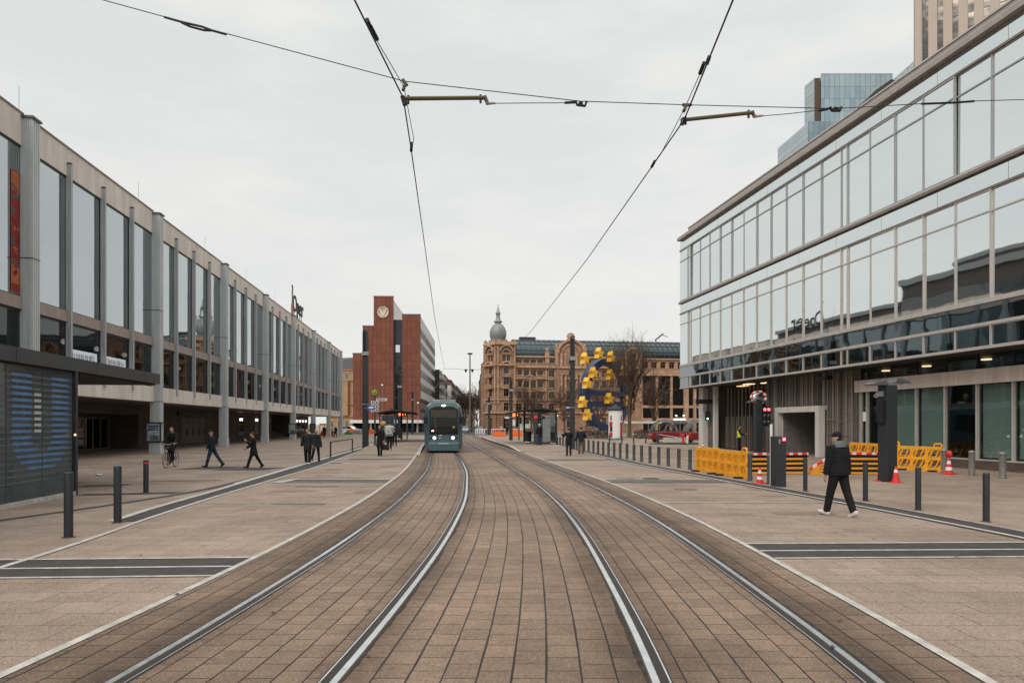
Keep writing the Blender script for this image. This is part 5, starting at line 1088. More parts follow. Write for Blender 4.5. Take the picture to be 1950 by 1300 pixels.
# advertising column
ac = thing('advertising_column', 'round white advertising column with red posters and a dark cap', 'advertising column', G(1172, 837, 0))
b = MB(); b.lathe([(0, 0), (.95, 0), (.95, .25), (.86, .3)], 28); b.build('base', K['galv'], ac)
b = MB(); b.lathe([(.84, .3), (.84, 3.55)], 36); b.mi = 1
for a, w, z0, z1, mi in ((-2.45, .6, .3, .9, 1), (-2.45, .6, 1.5, 2.2, 1), (-.65, .7, .3, 1.15, 1), (-.65, .7, 1.5, 2.1, 1), (-2.4, .5, .95, 1.5, 2), (-.7, .5, 1.15, 1.5, 2), (-2.4, .28, 2.35, 2.95, 3), (-.72, .28, 2.35, 2.95, 3)):
    b.mi = mi; b.lathe([(.845, z0), (.845, z1)], 6, arc=w, a0=a-w/2)
b.build('posters', [K['whitep'], M('poster_red', (.42, .03, .035), .5, var=.3, scale=5), M('poster_dark', (.05, .045, .05), .5, var=.4, scale=6), M('poster_brown', (.2, .09, .06), .5)], ac)
b = MB(); b.lathe([(.84, 3.55), (.98, 3.58), (.98, 3.68), (.7, 3.85), (.3, 4.15), (.12, 4.3), (0, 4.32)], 28); b.build('cap', K['black'], ac)
# tall square anthracite pillars
def wing(b, x, z, s):
    b.prism([(x, z), (x+s*.1, z+.14), (x+s*.45, z+.10), (x+s*.62, z+.02), (x+s*.6, z-.01)], -.2, .2, 'y')
tp = thing('square_pillar', 'tall square anthracite pillar with two flat lamp wings between two orange cones', 'pillar', G(1690, 916.5, 0), .25)
b = MB(); b.box(-.2, .2, -.2, .2, 0, 3.13); b.build('shaft', K['anth'], tp, .012)
for s in (-1, 1): b = MB(); wing(b, s*.12, 3.12+(.08 if s > 0 else 0), s); b.build('lamp_wing', K['anthl'], tp)
b = MB(); b.box(-.36, -.2, -.12, .1, 1.9, 2.65); b.build('signal_head', K['black'], tp, .02)
b = MB(); b.box(-.42, -.22, -.08, .04, 2.75, 2.92); b.tube([(-.42, -.02, 2.8), (-.5, -.04, 2.76)], .07, 10); b.build('camera', K['galv'], tp)
tl = thing('traffic_light', 'dark traffic light post showing two red lights below a striped convex mirror', 'traffic light', (x_at(1443, 42), 42, 0), .1)
b = MB(); b.box(-.2, .2, -.2, .2, 0, 3.4); b.build('post', K['anth'], tl, .012)
for i, x in enumerate((.14+.15, .14+.4)):
    b = MB(); b.box(x-.11, x+.11, -.34, -.18, 1.75, 2.95); hd = b.build('signal_head', K['black'], tl, .015)
    for k, m in enumerate(('red_l', 'black', 'black')):
        b = MB(); b.X = Matrix.Translation((x, -.345, 2.77-k*.38)) @ Matrix.Rotation(PI/2, 4, 'X'); b.lathe([(0, 0), (.09, 0), (.09, .012), (0, .012)], 14); b.build('lens', K[m] if m != 'black' else K['anthl'], hd)
for s in (-1, 1): b = MB(); wing(b, s*.05, 3.2, s); b.build('lamp_wing', K['anthl'], tl)
b = MB(); b.X = Matrix.Translation((.0, -.1, 3.5)) @ Matrix.Rotation(PI/2, 4, 'X') @ Matrix.Diagonal((1.25, 1, 1, 1))
b.lathe([(0, .1), (.2, .085), (.3, .05), (.34, .0), (0, -.02)], 24); mi_ = b.build('convex_mirror', K['rail'], tl)
b = MB(); b.X = Matrix.Translation((.0, -.1, 3.5)) @ Matrix.Rotation(PI/2, 4, 'X') @ Matrix.Diagonal((1.25, 1, 1, 1))
for k in range(16): b.mi = k % 2; b.lathe([(.33, .0), (.35, .07), (.43, .05), (.43, 0)], 2, arc=2*PI/16, a0=k*PI/8)
b.build('mirror_rim', [K['red'], K['whitep']], mi_)
cp = thing('card_pillar', 'short anthracite pillar with a glowing red cross', 'pillar', G(1482, 926, 0), .1)
b = MB(); b.box(-.165, .165, -.17, .17, 0, 1.5); b.build('shaft', K['anth'], cp, .012)
b = MB(); b.box(-.075, -.02, -.18, -.17, 1.28, 1.42); b.build('reader', K['galv'], cp, .01)
b = MB(); b.box(.03, .15, -.176, -.17, 1.35, 1.48); b.mi = 1
for s in (-1, 1): b.bar((.09-.04, -.18, 1.415-s*.04), (.09+.04, -.18, 1.415+s*.04), .018)
b.build('red_cross', [M('display_dark_red', (.25, .01, .02), .5, emit=.5, ecol=(1, .0, .05)), M('display_pink', (1, .3, .4), .5, emit=3, ecol=(1, .25, .35))], cp)
b = MB(); b.tube([(-.02, .4, 0), (-.02, .4, 1.86)], .04, 10); b.build('white_pipe', K['whitep'], cp)
sgn = thing('column_signal', 'small dark pedestrian signal fixed to the pale corner column of the pavilion', 'signal', P(1347.5, 792, 53)); b = MB(); b.box(-.16, .16, -.2, .2, -.35, .4); b.build('housing', K['black'], sgn, .02); b = MB(); b.ell((-.05, -.2, -.2), (.07, .03, .07)); b.build('lens', M('green_lamp', (.5, 1, .8), .5, emit=3), sgn); b = MB(); b.box(-.9, .3, -.1, .1, .95, 1.3); b.build('sign_arm', K['black'], sgn); b = MB(); b.box(-.03, .03, -.1, .1, .4, .95); b.build('bracket', K['black'], sgn)
# yellow plastic barriers
def barrier(label, p, q, h, cells=4, handle=True):
    p, q = Vector(p), Vector(q); d = q-p; L = d.length; t = thing('yellow_barrier', label, 'barrier', p, math.atan2(d.y, d.x), 'yellow plastic barriers')
    b = MB(); D = .09
    for z in (.0, h*.46, h-.13): b.box(0, L, -D/2, D/2, z+.0, z+(.16 if z < .1 else .1 if z < h*.6 else .13))
    cw = L/cells
    for k in range(cells+1): b.box(max(0, k*cw-.06), min(L, k*cw+.06), -D/2+.003, D/2-.003, .16, h-.13)
    for k in range(cells):
        for z0, z1 in ((.16, h*.46), (h*.46+.1, h-.13)):
            x0, x1 = k*cw+.06, (k+1)*cw-.06; w = x1-x0
            for a in (.02, .5):
                b.prism([(x0+w*a, z0), (x0+w*(a+.14), z0), (x0+w*min(1, a+.44), z1), (x0+w*min(1, a+.30), z1)], -D/2+.006, D/2-.006, 'y')
            b.prism([(x0, z1), (x0+w*.25, z1), (x0, z1-(z1-z0)*.5)], -D/2+.004, D/2-.004, 'y'); b.prism([(x1, z0), (x1-w*.22, z0), (x1, z0+(z1-z0)*.5)], -D/2+.004, D/2-.004, 'y')
    b.build('panel', K['yellow'], t, .008)
    for x in (.3, L-.3): b = MB(); b.box(x-.12, x+.12, -.3, .3, 0, .06); b.build('foot', K['black'], t)
    if handle:
        b = MB(); b.tube([(L-.32, 0, h-.02), (L-.32, 0, h+.07), (L-.27, 0, h+.11), (L-.08, 0, h+.11), (L-.03, 0, h+.07), (L-.03, 0, h-.02)], .035, 8); b.build('handle', K['yellow'], t)
    return t
p, q = G(1326, 896.5), G(1423, 912); m = p.lerp(q, .5)
barrier('yellow plastic barrier at the end of the chained bollard row', p, m-(q-p).normalized()*.02, .97, 4, False); barrier('yellow plastic barrier between the chained row and the dark bollard by the kerb', m, q, .93)
p, q = G(1709, 893.5), G(1795, 898.7); 
barrier('yellow plastic barrier right of the tall square pillar before the windows', p, q, .98, 3)
barrier('yellow plastic barrier left of the tall square pillar close to the slatted wall', (16.6, 33.5, 0), (16.75, 29.5, 0), .98, 5)
# low hinged barriers with red and white top rails
rwm, tw_, bw_ = newmat('red_white_rail'); bw_.inputs['Roughness'].default_value = .5
wv2 = tw_.nodes.new('ShaderNodeTexWave'); wv2.bands_direction = 'X'; wv2.inputs['Scale'].default_value = .9; cc2 = tw_.nodes.new('ShaderNodeValToRGB'); cc2.color_ramp.interpolation = 'CONSTANT'; cc2.color_ramp.elements[0].color = (.7, .03, .03, 1); cc2.color_ramp.elements[1].color = (.75, .6, .58, 1); cc2.color_ramp.elements[1].position = .62
tcc = tw_.nodes.new('ShaderNodeTexCoord'); tw_.links.new(tcc.outputs['Object'], wv2.inputs[0]); tw_.links.new(wv2.outputs[0], cc2.inputs[0]); tw_.links.new(cc2.outputs[0], bw_.inputs['Base Color'])
def railbar(label, p, q, h, kink=0):
    p, q = Vector(p), Vector(q); d = q-p; L = d.length; t = thing('rail_barrier', label, 'barrier', p, math.atan2(d.y, d.x), 'low orange railed barriers')
    k = kink
    def zz(x, z): return z*(1-.75*(1-x/k)) if k and x < k else z
    b = MB(); b.prism([(0, .02 if not k else .0), (L, .02), (L, h-.02), (k, h-.02), (0, zz(0, h)-.02)] if k else [(0, .02), (L, .02), (L, h-.02), (0, h-.02)], -.02, .02, 'y'); b.build('backing', K['black'], t)
    for i in range(4):
        z = .06+i*(h-.1)/4
        b = MB()
        for a, c in (((0, k), (k, L)) if k else ((0, L),)): b.bar((a, -.05, zz(a, z)), (c, -.05, zz(c, z)), .07, .075)
        b.build('orange_rail', M('rail_orange', (.72, .30, .03), .5) if 'ro' not in K else K['ro'], t)
    b = MB()
    for a, c in (((0, k), (k, L)) if k else ((0, L),)): b.bar((a, -.05, zz(a, h-.02)), (c, -.05, zz(c, h-.02)), .085, .085)
    b.build('top_rail', rwm, t)
K['ro'] = M('rail_orange', (.75, .32, .03), .5, var=.1)
railbar('low orange railed barrier with red and white top, behind the red cross pillar', G(1428, 903), G(1537, 902), .78)
railbar('low orange railed barrier with a slanting left end behind the man in the cap', G(1541, 902.5), G(1684, 903.5), .80, .9)
# traffic cones
def cone(px, py, label, h, bands, lamp=False, col='red'):
    t = thing('traffic_cone', label, 'traffic cone', G(px, py), px*.3, 'traffic cones'); s = h/.5
    b = MB(); b.box(-.16*s, .16*s, -.16*s, .16*s, 0, .03*s); b.build('base', K[col], t, .006)
    b = MB(); zs = [.03+.47*i/5 for i in range(6)]
    for i in range(5): b.mi = bands[i]; r0, r1 = (.115-.09*i/5)*s, (.115-.09*(i+1)/5)*s; b.lathe([(r0, zs[i]*s), (r1, zs[i+1]*s)]+([(0, zs[5]*s)] if i == 4 else []), 16)
    b.build('cone', [K[col], K['whitep']], t)
    if lamp:
        b = MB(); b.X = Matrix.Translation((0, 0, h+.13)) @ Matrix.Rotation(PI/2, 4, 'X'); b.lathe([(0, -.04), (.13, -.04), (.13, .04), (.1, .045), (.085, .03), (0, .03)], 18); b.mi = 1; b.lathe([(.06, .046), (.1, .046), (.1, .05), (.06, .05)], 18); b.mi = 0; b.build('warning_lamp', [K['red'], K['whitep']], t)
        b = MB(); b.tube([(0, 0, h-.02), (0, 0, h+.02)], .03, 8); b.build('lamp_neck', K['whitep'], t)
cone(1447, 920, 'red and white banded cone left of the red cross pillar', .51, (0, 1, 0, 1, 0))
cone(1676.5, 915.5, 'orange-red cone with one white band left of the tall square pillar', .5, (0, 0, 0, 1, 0)); cone(1706, 918.5, 'orange-red cone with one white band right of the tall square pillar', .52, (0, 0, 0, 1, 0))
cone(1807, 902.5, 'banded cone carrying a round red warning lamp by the windows', .62, (0, 1, 0, 1, 0), True); cone(1339, 860, 'small distant cone beside the pale corner column', .65, (0, 1, 0, 1, 0))
# construction blocks and fences in the distance
def block(px, py, w, h, col, label, Y=None):
    p = G(px, py); b = MB(); b.prism([(-w/2, 0), (w/2, 0), (w*.42, h*.55), (w*.25, h), (-w*.25, h), (-w*.42, h*.55)], -.3, .3, 'y'); b.box(-w*.2, w*.2, -.34, .34, h*.35, h*.5); o = b.build('barrier_block', K[col], None, .03, p); tag(o, label, 'barrier block', 'plastic barrier blocks around the works')
for a in ((951, 833, 2.0, .8, 'orange', 'orange barrier block left of the departure display mast'), (983, 832, 2.1, .95, 'orange', 'orange barrier block right of the departure display mast'), (622, 829, 2.2, 1.0, 'orange', 'orange barrier block seen between the last theatre pillars'), (669, 826, 2.2, .9, 'orange', 'orange barrier block beside the end of the theatre'), (703, 826, 2.4, .9, 'orange', 'orange barrier block right of the thick left mast'), (658, 826, 2.2, .7, 'whitep', 'white barrier block at the theatre corner'), (664, 827, 1.8, .5, 'hg', 'green barrier block at the theatre corner'), (680, 826.5, 2.2, .7, 'galv', 'grey barrier block left of the thick mast')): block(*a)
K['rw'] = rwm
for i, (a, c, l) in enumerate(((935, 960, 'red and white works fence before the domed building doorway'), (960, 1000, 'red and white works fence behind the orange blocks'), (905, 928, 'pale works fence at the mouth of the street'))):
    t = thing('works_fence', l, 'fence', (x_at(a, 125), 125, 0), 0, 'works fences before the domed building'); w = (c-a)/F*125
    b = MB()
    for k in range(int(w/.32)): b.box(k*.32, k*.32+.2, -.02, .02, .1, .95)
    b.build('slats', rwm if i < 2 else K['whitep'], t); b = MB(); b.box(0, w, -.03, .03, .95, 1.1); b.build('rail', K['whitep'], t)
yf = thing('works_gate', 'small yellow works gate frame behind the last theatre pillars', 'gate', G(617, 831)); b = MB(); b.box(-.7, -.6, -.05, .05, 0, 2); b.build('post', K['yellow'], yf); b = MB(); b.box(.6, .7, -.05, .05, 0, 2); b.build('post', K['yellow'], yf); b = MB(); b.box(-.6, .6, -.05, .05, 1.75, 2); b.build('crossbar', K['yellow'], yf)
# ================================================================ OVERHEAD LINES
K['wire'] = M('contact_wire', (.02, .02, .022), .5, .3); K['ins'] = M('insulator', (.10, .075, .05), .5); K['arm'] = M('arm_tube', (.105, .08, .042), .45, .3, var=.2)
def wire(name, label, pts, r, cat='overhead wire'):
    b = MB(); b.tube(pts, r, 6); return tag(b.build(name, K['wire'], None), label, cat)
wz = 5.5
A1, A2, B1, B2 = P(768, 187, 7.64), P(783, 285, 9.3), P(1303, 228, 8.18), P(1243, 315, 9.62)
wire('contact_wire', 'contact wire above the left track', [P(600, -150, 5.0), P(675, 0, 6.0), A1, A2, P(805, 440, 13.6), P(827, 600, 23), P(839, 664, 34), P(847, 703, 48)], .0085)
wire('contact_wire', 'contact wire above the right track', [P(1450, -160, 5.0), P(1396, 0, 5.95), B1, B2, P(1117, 495, 15.5), P(1010, 632, 27.5), P(946, 693, 42), P(915, 735, 66)], .0085)
S1, S2 = P(770, 155, 7.75), P(1309, 200, 8.25)
spn = [th.matrix_basis @ Vector((-.3, -22.4, 10.2)), P(195, 0, 7.6), P(385, 52, 7.65), S1, P(1105, 193, 8.0), S2, P(1590, 207, 8.4), P(1840, 193, 8.5), P(1950, 190, 8.55), Vector((20.66, 9.0, 6.15))]
wire('span_wire', 'thin span wire hung across the square from the theatre to the pavilion', spn, .005)
def tension(label, pts):
    return wire('tension_wire', label, pts, .0045)
tension('short sloping wire clipped beside the left contact wire', [P(700, 42, 6.5), P(722, 85, 6.85), P(769, 165, 7.7), P(788, 265, 9.1), P(784, 283, 9.28)])
tension('short sloping wire clipped beside the right contact wire', [P(1350, 112, 7.1), P(1338, 130, 7.2), P(1303, 208, 8.15), P(1261, 288, 9.2), P(1243, 313, 9.6)])
def fitting(label, pts, rs, m='ins', cat='wire fitting'):
    b = MB()
    for q in pts: b.tube(q, rs, 8)
    return tag(b.build('wire_fitting', K[m]), label, cat, 'fittings on the overhead wires')
def near(p, dx, dy, dz): return p+Vector((dx, dy, dz))
fitting('dark clamp at the top of the left contact wire', [[P(699, 38, 6.46), P(706, 55, 6.6)], [P(705, 50, 6.55), P(718, 75, 6.75)]], .022, 'wire')
fitting('dark clamp at the top of the right contact wire', [[P(1351, 108, 7.05), P(1346, 122, 7.13)], [P(1341, 120, 7.15), P(1333, 140, 7.3)]], .022, 'wire')
fitting('hanger where span wire and left sloping wire meet', [[near(S1, -.02, 0, .02), near(S1, .03, 0, -.05)], [near(S1, .0, 0, -.05), P(768, 172, 7.72)]], .02, 'ins')
fitting('hanger where span wire and right sloping wire meet', [[near(S2, -.06, 0, .0), near(S2, .05, 0, .0)], [near(S2, -.01, 0, .0), P(1302, 212, 8.18)]], .02, 'ins')
fitting('clamp at the foot of the left sloping wire', [[P(784, 272, 9.2), P(783, 288, 9.34)]], .02, 'wire'); fitting('clamp at the foot of the right sloping wire', [[P(1247, 307, 9.52), P(1241, 318, 9.66)]], .02, 'wire')
fitting('grip joining left contact wire and its arm', [[near(A1, -.01, 0, .02), near(A1, .02, 0, -.08)]], .025, 'wire'); fitting('grip joining right contact wire and its arm', [[near(B1, .0, 0, .02), near(B1, -.03, 0, -.06)]], .025, 'wire')
fitting('black oval turnbuckle on the upper left span wire', [[P(313, 33, 7.62), P(345, 42, 7.63)], [P(345, 42, 7.63), P(360, 45.5, 7.64), P(384, 51, 7.65), P(402, 57.5, 7.66)], [P(345, 43, 7.63), P(362, 51, 7.64), P(388, 58, 7.65), P(402, 58.5, 7.66)], [P(402, 58, 7.66), P(431, 66, 7.67)]], .013, 'wire')
fitting('small black insulator on the span wire between the two arms', [[P(1075, 196, 8.0), P(1095, 195, 8.0)], [P(1096, 192, 8.0), P(1099, 200, 8.0), P(1114, 202, 8.0), P(1117, 193, 8.0)], [P(1102, 196, 8.0), P(1110, 197, 8.0)]], .016, 'wire')
fitting('small black insulator on the span wire before the glass tower', [[P(1560, 211, 8.4), P(1578, 207, 8.4)], [P(1580, 204, 8.4), P(1585, 211, 8.4), P(1599, 211, 8.4), P(1602, 204, 8.4)], [P(1588, 206, 8.4), P(1597, 207, 8.4)]], .018, 'wire')
fitting('slim black grip on the span wire before the pavilion roof', [[P(1755, 198, 8.48), P(1812, 196, 8.5)], [P(1812, 196, 8.5), P(1855, 193, 8.52)]], .014, 'wire')
def arm(label, a, c, drop):
    t = thing('registration_arm', label, 'wire arm', a); d = c-a
    b = MB(); b.tube([(0, 0, 0), d], .024, 8); b.build('tube', K['arm'], t)
    b = MB(); b.tube([d-d.normalized()*.02+Vector((0, 0, .02)), d+Vector((.0, 0, -.03)), d+Vector((.015, 0, -drop))], .022, 8); b.build('end_bracket', K['ins'], t)
    for f in (.06, .93): b = MB(); b.tube([d*f+Vector((0, 0, .035)), d*f+Vector((0, 0, -.06))], .014, 6); b.build('clip', K['wire'], t)
    return a+d+Vector((.015, 0, -drop))
e1 = arm('brown tubular arm holding the left contact wire aside', P(768, 188, 7.66), P(926, 186.5, 7.8), .065)
e2 = arm('brown tubular arm holding the right contact wire aside', P(1297, 229, 8.2), P(1435, 214.5, 8.3), .05)
tension('horizontal wire from the left arm to the small insulator', [e1, P(1000, 196.5, 7.9), P(1096, 196, 8.0)]); tension('wire from the right arm rising to the second insulator', [e2, P(1500, 217, 8.35), P(1580, 208, 8.4)])
b = MB(); b.tube([e1+Vector((-.02, 0, 0)), e1+Vector((.09, 0, .005))], [.02, .012], 8); tag(b.build('wire_fitting', K['galv']), 'pale grip at the end of the left arm', 'wire fitting', 'fittings on the overhead wires')
b = MB(); b.tube([e2+Vector((-.02, 0, 0)), e2+Vector((.10, 0, .012))], [.02, .012], 8); tag(b.build('wire_fitting', K['galv']), 'pale grip at the end of the right arm', 'wire fitting', 'fittings on the overhead wires')
yw = 160
wire('span_wire', 'far span wire with two dark weights across the street', [P(842, 702, 220), P(870, 702, yw), P(886, 704, yw), P(898, 704, yw), P(925, 703, 153)], .035)
for px, l in ((887, 'left dark tapered weight on the far span wire'), (899.5, 'right dark tapered weight on the far span wire')):
    b = MB(); p = P(px, 703, yw); b.lathe([(0, -.75), (.12, -.7), (.38, 0), (0, .05)], 10, p); tag(b.build('wire_weight', K['black']), l, 'wire weight')
wire('span_wire', 'thin stay wire from the domed building to the street', [P(928, 725, 149), P(906, 748, 190)], .03)
# ================================================================ TRAM
ty = 44.5; tra = math.atan(.112)
tm = thing('tram', 'teal low-floor tram coming head-on along the left track', 'tram', (CL(ty), ty, 0), tra)
K['teal_p'] = M('tram_paint', (.058, .115, .14), .32, .1, var=.12, spec=.6); K['teal_l'] = M('tram_paint_light', (.12, .20, .215), .3, .1, var=.08, spec=.6); K['wsh'] = window_glass('windscreen', (.55, .57, .57), (.6, .62, .62), .0, .001)
W2 = 1.25
def section(y, tw, top):       # cross-section polygon in x-z, slightly tapered
    return [(-tw*.93, .22), (-tw, .5), (-tw, 1.4), (-tw*.99, 2.55), (-tw*.93, 3.05), (-tw*.72, top), (tw*.72, top), (tw*.93, 3.05), (tw*.99, 2.55), (tw, 1.4), (tw, .5), (tw*.93, .22)]
b = MB(); secs = [(0.0, .97, 3.2), (.12, 1.02, 3.22), (.75, W2, 3.3), (9.0, W2, 3.3), (9.01, W2*.9, 3.15), (9.5, W2*.9, 3.15), (9.51, W2, 3.3), (20, W2, 3.3), (30, W2, 3.3)]; vs = []; n = 12
for y, tw, tp_ in secs: vs += [(x, y, z) for x, z in section(y, tw, tp_)]
fs = [(i*n+k, i*n+(k+1) % n, (i+1)*n+(k+1) % n, (i+1)*n+k) for i in range(len(secs)-1) for k in range(n)]
b.add(vs, fs); b.add(vs, [tuple(range(n))[::-1], tuple(range((len(secs)-1)*n, len(secs)*n))]); b.build('body', K['teal_p'], tm, .02)
b = MB(); b.prism([(-.95, .14), (.95, .14), (.98, .5), (-.98, .5)], -.14, .3, 'y'); b.build('skirt', K['teal_p'], tm, .02)
b = MB(); b.prism([(-.96, .52), (.96, .52), (.97, .72), (-.97, .72)], -.12, .2, 'y'); b.build('bumper', K['teal_l'], tm, .02)
b = MB(); b.prism([(-.97, .73), (.97, .73), (.97, 1.22), (-.97, 1.22)], -.06, .2, 'y')
b.mi = 1; b.box(-.42, -.40, -.065, -.06, .73, 1.22); b.box(.40, .42, -.065, -.06, .73, 1.22); b.build('front_panel', [K['teal_p'], K['black']], tm)
b = MB(); b.prism([(-.91, 1.22), (.91, 1.22), (.93, 2.2), (.91, 2.78), (.58, 2.96), (-.58, 2.96), (-.91, 2.78), (-.93, 2.2)], -.10, -.08, 'y'); b.build('windscreen', K['wsh'], tm)
b = MB(); b.prism([(-.93, 1.2), (.93, 1.2), (.93, 2.85), (.6, 3.02), (-.6, 3.02), (-.93, 2.85)], -.07, -.03, 'y'); b.mi = 1; b.box(-.82, .82, -.075, -.071, 2.32, 2.8); b.mi = 2; b.box(-.8, .8, -.076, -.072, 1.28, 1.6)
b.mi = 3; b.prism([(-.55, 1.3), (-.38, 1.3), (-.5, 2.3), (-.66, 2.3)], -.077, -.073, 'y')
b.build('cab_interior', [K['black'], M('destination_blind', (.5, .43, .26), .6, var=.3, scale=3), K['anthl'], M('cab_pillar', (.30, .29, .26), .6)], tm)
b = MB(); b.box(-.85, .85, -.115, -.10, 2.27, 2.30); b.bar((-.1, -.12, 1.3), (.45, -.12, 1.45), .025); b.bar((.05, -.12, 1.28), (.02, -.12, 2.1), .02); b.build('wiper', K['black'], tm)
b = MB(); b.box(-.8, -.62, -.115, -.105, 1.36, 1.52); b.mi = 1; b.box(-.77, -.65, -.118, -.115, 1.42, 1.46); b.build('route_plate', [K['red'], K['wlamp']], tm)
b = MB(); b.X = Matrix.Translation((.66, -.11, 1.65)) @ Matrix.Rotation(PI/2, 4, 'X'); b.lathe([(0, 0), (.1, 0), (0, .02)], 14); b.build('screen_sticker', M('sticker', (.35, .25, .06), .5), tm)
for s in (-1, 1):
    b = MB(); b.X = Matrix.Translation((s*.6, -.065, .98)) @ Matrix.Rotation(PI/2, 4, 'X'); b.lathe([(0, .02), (.085, .015), (.11, -.01)], 18); b.build('headlight', M('headlight', (1, .98, .9), .4, emit=2.0, ecol=(1, .95, .86)) if 'hl' not in K else K['hl'], tm); 
    b = MB(); b.box(s*.84-.1, s*.84+.1, -.068, -.06, .93, 1.02); b.build('indicator', K['black'], tm)
    b = MB(); b.box(min(s*1.04, s*1.3), max(s*1.04, s*1.3), .2, .32, 1.9, 2.35); b.bar((s*1.02, .3, 2.62), (s*1.2, .26, 2.3), .04); b.build('mirror', K['black'], tm, .02)
    b = MB(); b.prism([(.16, 1.35), (.62, 1.35), (.66, 2.7), (.22, 2.7)], s*1.06, s*1.085, 'x')
    b.X = Matrix()
    so_ = b.build('side_window', K['wsh'], tm); so_.rotation_euler = (0, 0, 0)
    for k in range(9): b = MB(); y0 = 1.6+k*3.05+(.6 if k > 2 else 0); b.box(min(s*1.235, s*1.258), max(s*1.235, s*1.258), y0, y0+2.4, 1.25, 2.6); b.build('side_window', K['wsh'], tm)
b = MB(); b.ell((0, -.05, 3.08), (.13, .06, .05)); b.build('top_lamp', K['wlamp'], tm)
b = MB(); b.prism([(-.95, 2.75), (-.6, 2.98), (0, 3.04), (.6, 2.98), (.95, 2.75), (1.0, 3.02), (.75, 3.28), (-.75, 3.28), (-1.0, 3.02)], -.055, .6, 'y'); b.build('roof_brow', K['teal_l'], tm, .02)
b = MB(); b.box(-.8, .8, 1.2, 8.6, 3.3, 3.52); b.box(-.7, -.2, .9, 1.6, 3.3, 3.45); b.build('roof_equipment', K['galv'], tm, .02)
pg = MB(); pg.bar((-.35, 10.2, 3.35), (-.75, 8.6, 4.35), .06); pg.bar((.35, 10.2, 3.35), (.35, 8.6, 4.35), .06); pg.bar((-.75, 8.6, 4.35), (-.15, 9.9, 5.3), .05); pg.bar((.35, 8.6, 4.35), (.1, 9.9, 5.3), .05); pg.bar((-.8, 9.9, 5.33), (.8, 9.9, 5.33), .06); pg.box(-.6, .6, 9.8, 10.6, 3.25, 3.4); pg.build('pantograph', K['black'], tm)
b = MB()
for k, (x, w) in enumerate(((-.3, .1), (-.17, .05), (-.09, .06), (.0, .12), (.14, .05), (.22, .09))): b.box(x, x+w, -.125, -.121, .59, .635)
for x, z, w in ((-.32, 1.12, .05), (-.24, 1.12, .13), (-.3, .95, .05), (-.2, .95, .04)): b.box(x, x+w, -.064, -.061, z, z+.05)
b.build('white_marks', K['whitep'], tm)
b = MB()
for x in (-.9, .9): b.box(x-.008, x+.008, -.065, -.058, .74, 1.22)
b.box(-.96, .96, -.125, -.12, .5, .515); b.box(-.96, .96, -.066, -.06, .722, .732); b.build('panel_seams', K['black'], tm)
b = MB(); b.box(-.9, .9, .4, 8.5, .05, .3); b.box(-.8, .8, 10, 19, .05, .3); b.build('running_gear', K['black'], tm)
# ================================================================ PEOPLE
def eloft(b, pts, rx, ry, n=12, side=Vector((1, 0, 0))):
    pts = [Vector(p) for p in pts]; vs = []; m = len(pts)
    for i, p in enumerate(pts):
        t = (pts[min(i+1, m-1)]-pts[max(i-1, 0)]).normalized(); s = side-t*side.dot(t)
        s = s.normalized() if s.length > .05 else t.orthogonal().normalized(); u = t.cross(s)
        for k in range(n): a = 2*PI*k/n; vs.append(p+s*rx[i]*math.cos(a)+u*ry[i]*math.sin(a))
    fs = [(i*n+k, i*n+(k+1) % n, (i+1)*n+(k+1) % n, (i+1)*n+k) for i in range(m-1) for k in range(n)]
    fs += [tuple(range(n))[::-1], tuple(range((m-1)*n, m*n))]; b.add(vs, fs, True)
def fuse(b, name, mat, parent, vox, smooth=3):
    me = b.mesh(name, mat); o = bpy.data.objects.new(name, me); COL.objects.link(o)
    r = o.modifiers.new('r', 'REMESH'); r.mode = 'VOXEL'; r.voxel_size = vox; r.use_smooth_shade = True
    s = o.modifiers.new('s', 'SMOOTH'); s.factor = .5; s.iterations = smooth
    dg = bpy.context.evaluated_depsgraph_get(); nm = bpy.data.meshes.new_from_object(o.evaluated_get(dg)); bpy.data.objects.remove(o); bpy.data.meshes.remove(me)
    nm.name = name; nm.materials.clear(); nm.materials.append(mat); return link(name, nm, parent)
K['skin'] = M('skin', (.46, .27, .19), .55, var=.08, scale=6); K['skin2'] = M('skin_tan', (.33, .18, .12), .55, var=.08)
K['hair'] = M('dark_hair', (.015, .011, .009), .5, var=.3, scale=20); K['blond'] = M('blond_hair', (.42, .27, .12), .5, var=.3, scale=20)
def cloth(name, col, quilt=0):
    m = M(name, col, .85, var=.18, scale=5, bump=.5, bscale=14, spec=.2)
    if quilt:
        t = m.node_tree; b = t.nodes['Principled BSDF']; wv = t.nodes.new('ShaderNodeTexWave'); wv.bands_direction = 'Z'; wv.inputs['Scale'].default_value = quilt; wv.inputs['Distortion'].default_value = .6
        tc = t.nodes.new('ShaderNodeTexCoord'); t.links.new(tc.outputs['Object'], wv.inputs[0]); bp = t.nodes.new('ShaderNodeBump'); bp.inputs['Strength'].default_value = .55; bp.inputs['Distance'].default_value = .02; t.links.new(wv.outputs[0], bp.inputs['Height']); t.links.new(bp.outputs[0], b.inputs['Normal'])
    return m
K['c_black'] = cloth('black_cloth', (.014, .013, .014)); K['c_navy'] = cloth('navy_cloth', (.017, .022, .032)); K['c_jean'] = cloth('denim', (.035, .045, .075)); K['c_char'] = cloth('charcoal_cloth', (.026, .027, .03))
K['c_puff'] = cloth('black_puffer', (.013, .014, .017), 9); K['c_white'] = cloth('off_white_jacket', (.50, .51, .49), 4); K['c_brown'] = cloth('brown_cloth', (.12, .078, .055)); K['c_grey'] = cloth('grey_hood', (.13, .15, .16)); K['hiviz'] = M('hi_vis', (.50, .62, .03), .6, var=.1)
K['sole'] = M('shoe_black', (.014, .013, .013), .5); K['sneak'] = M('white_shoe', (.58, .56, .52), .6, var=.1)
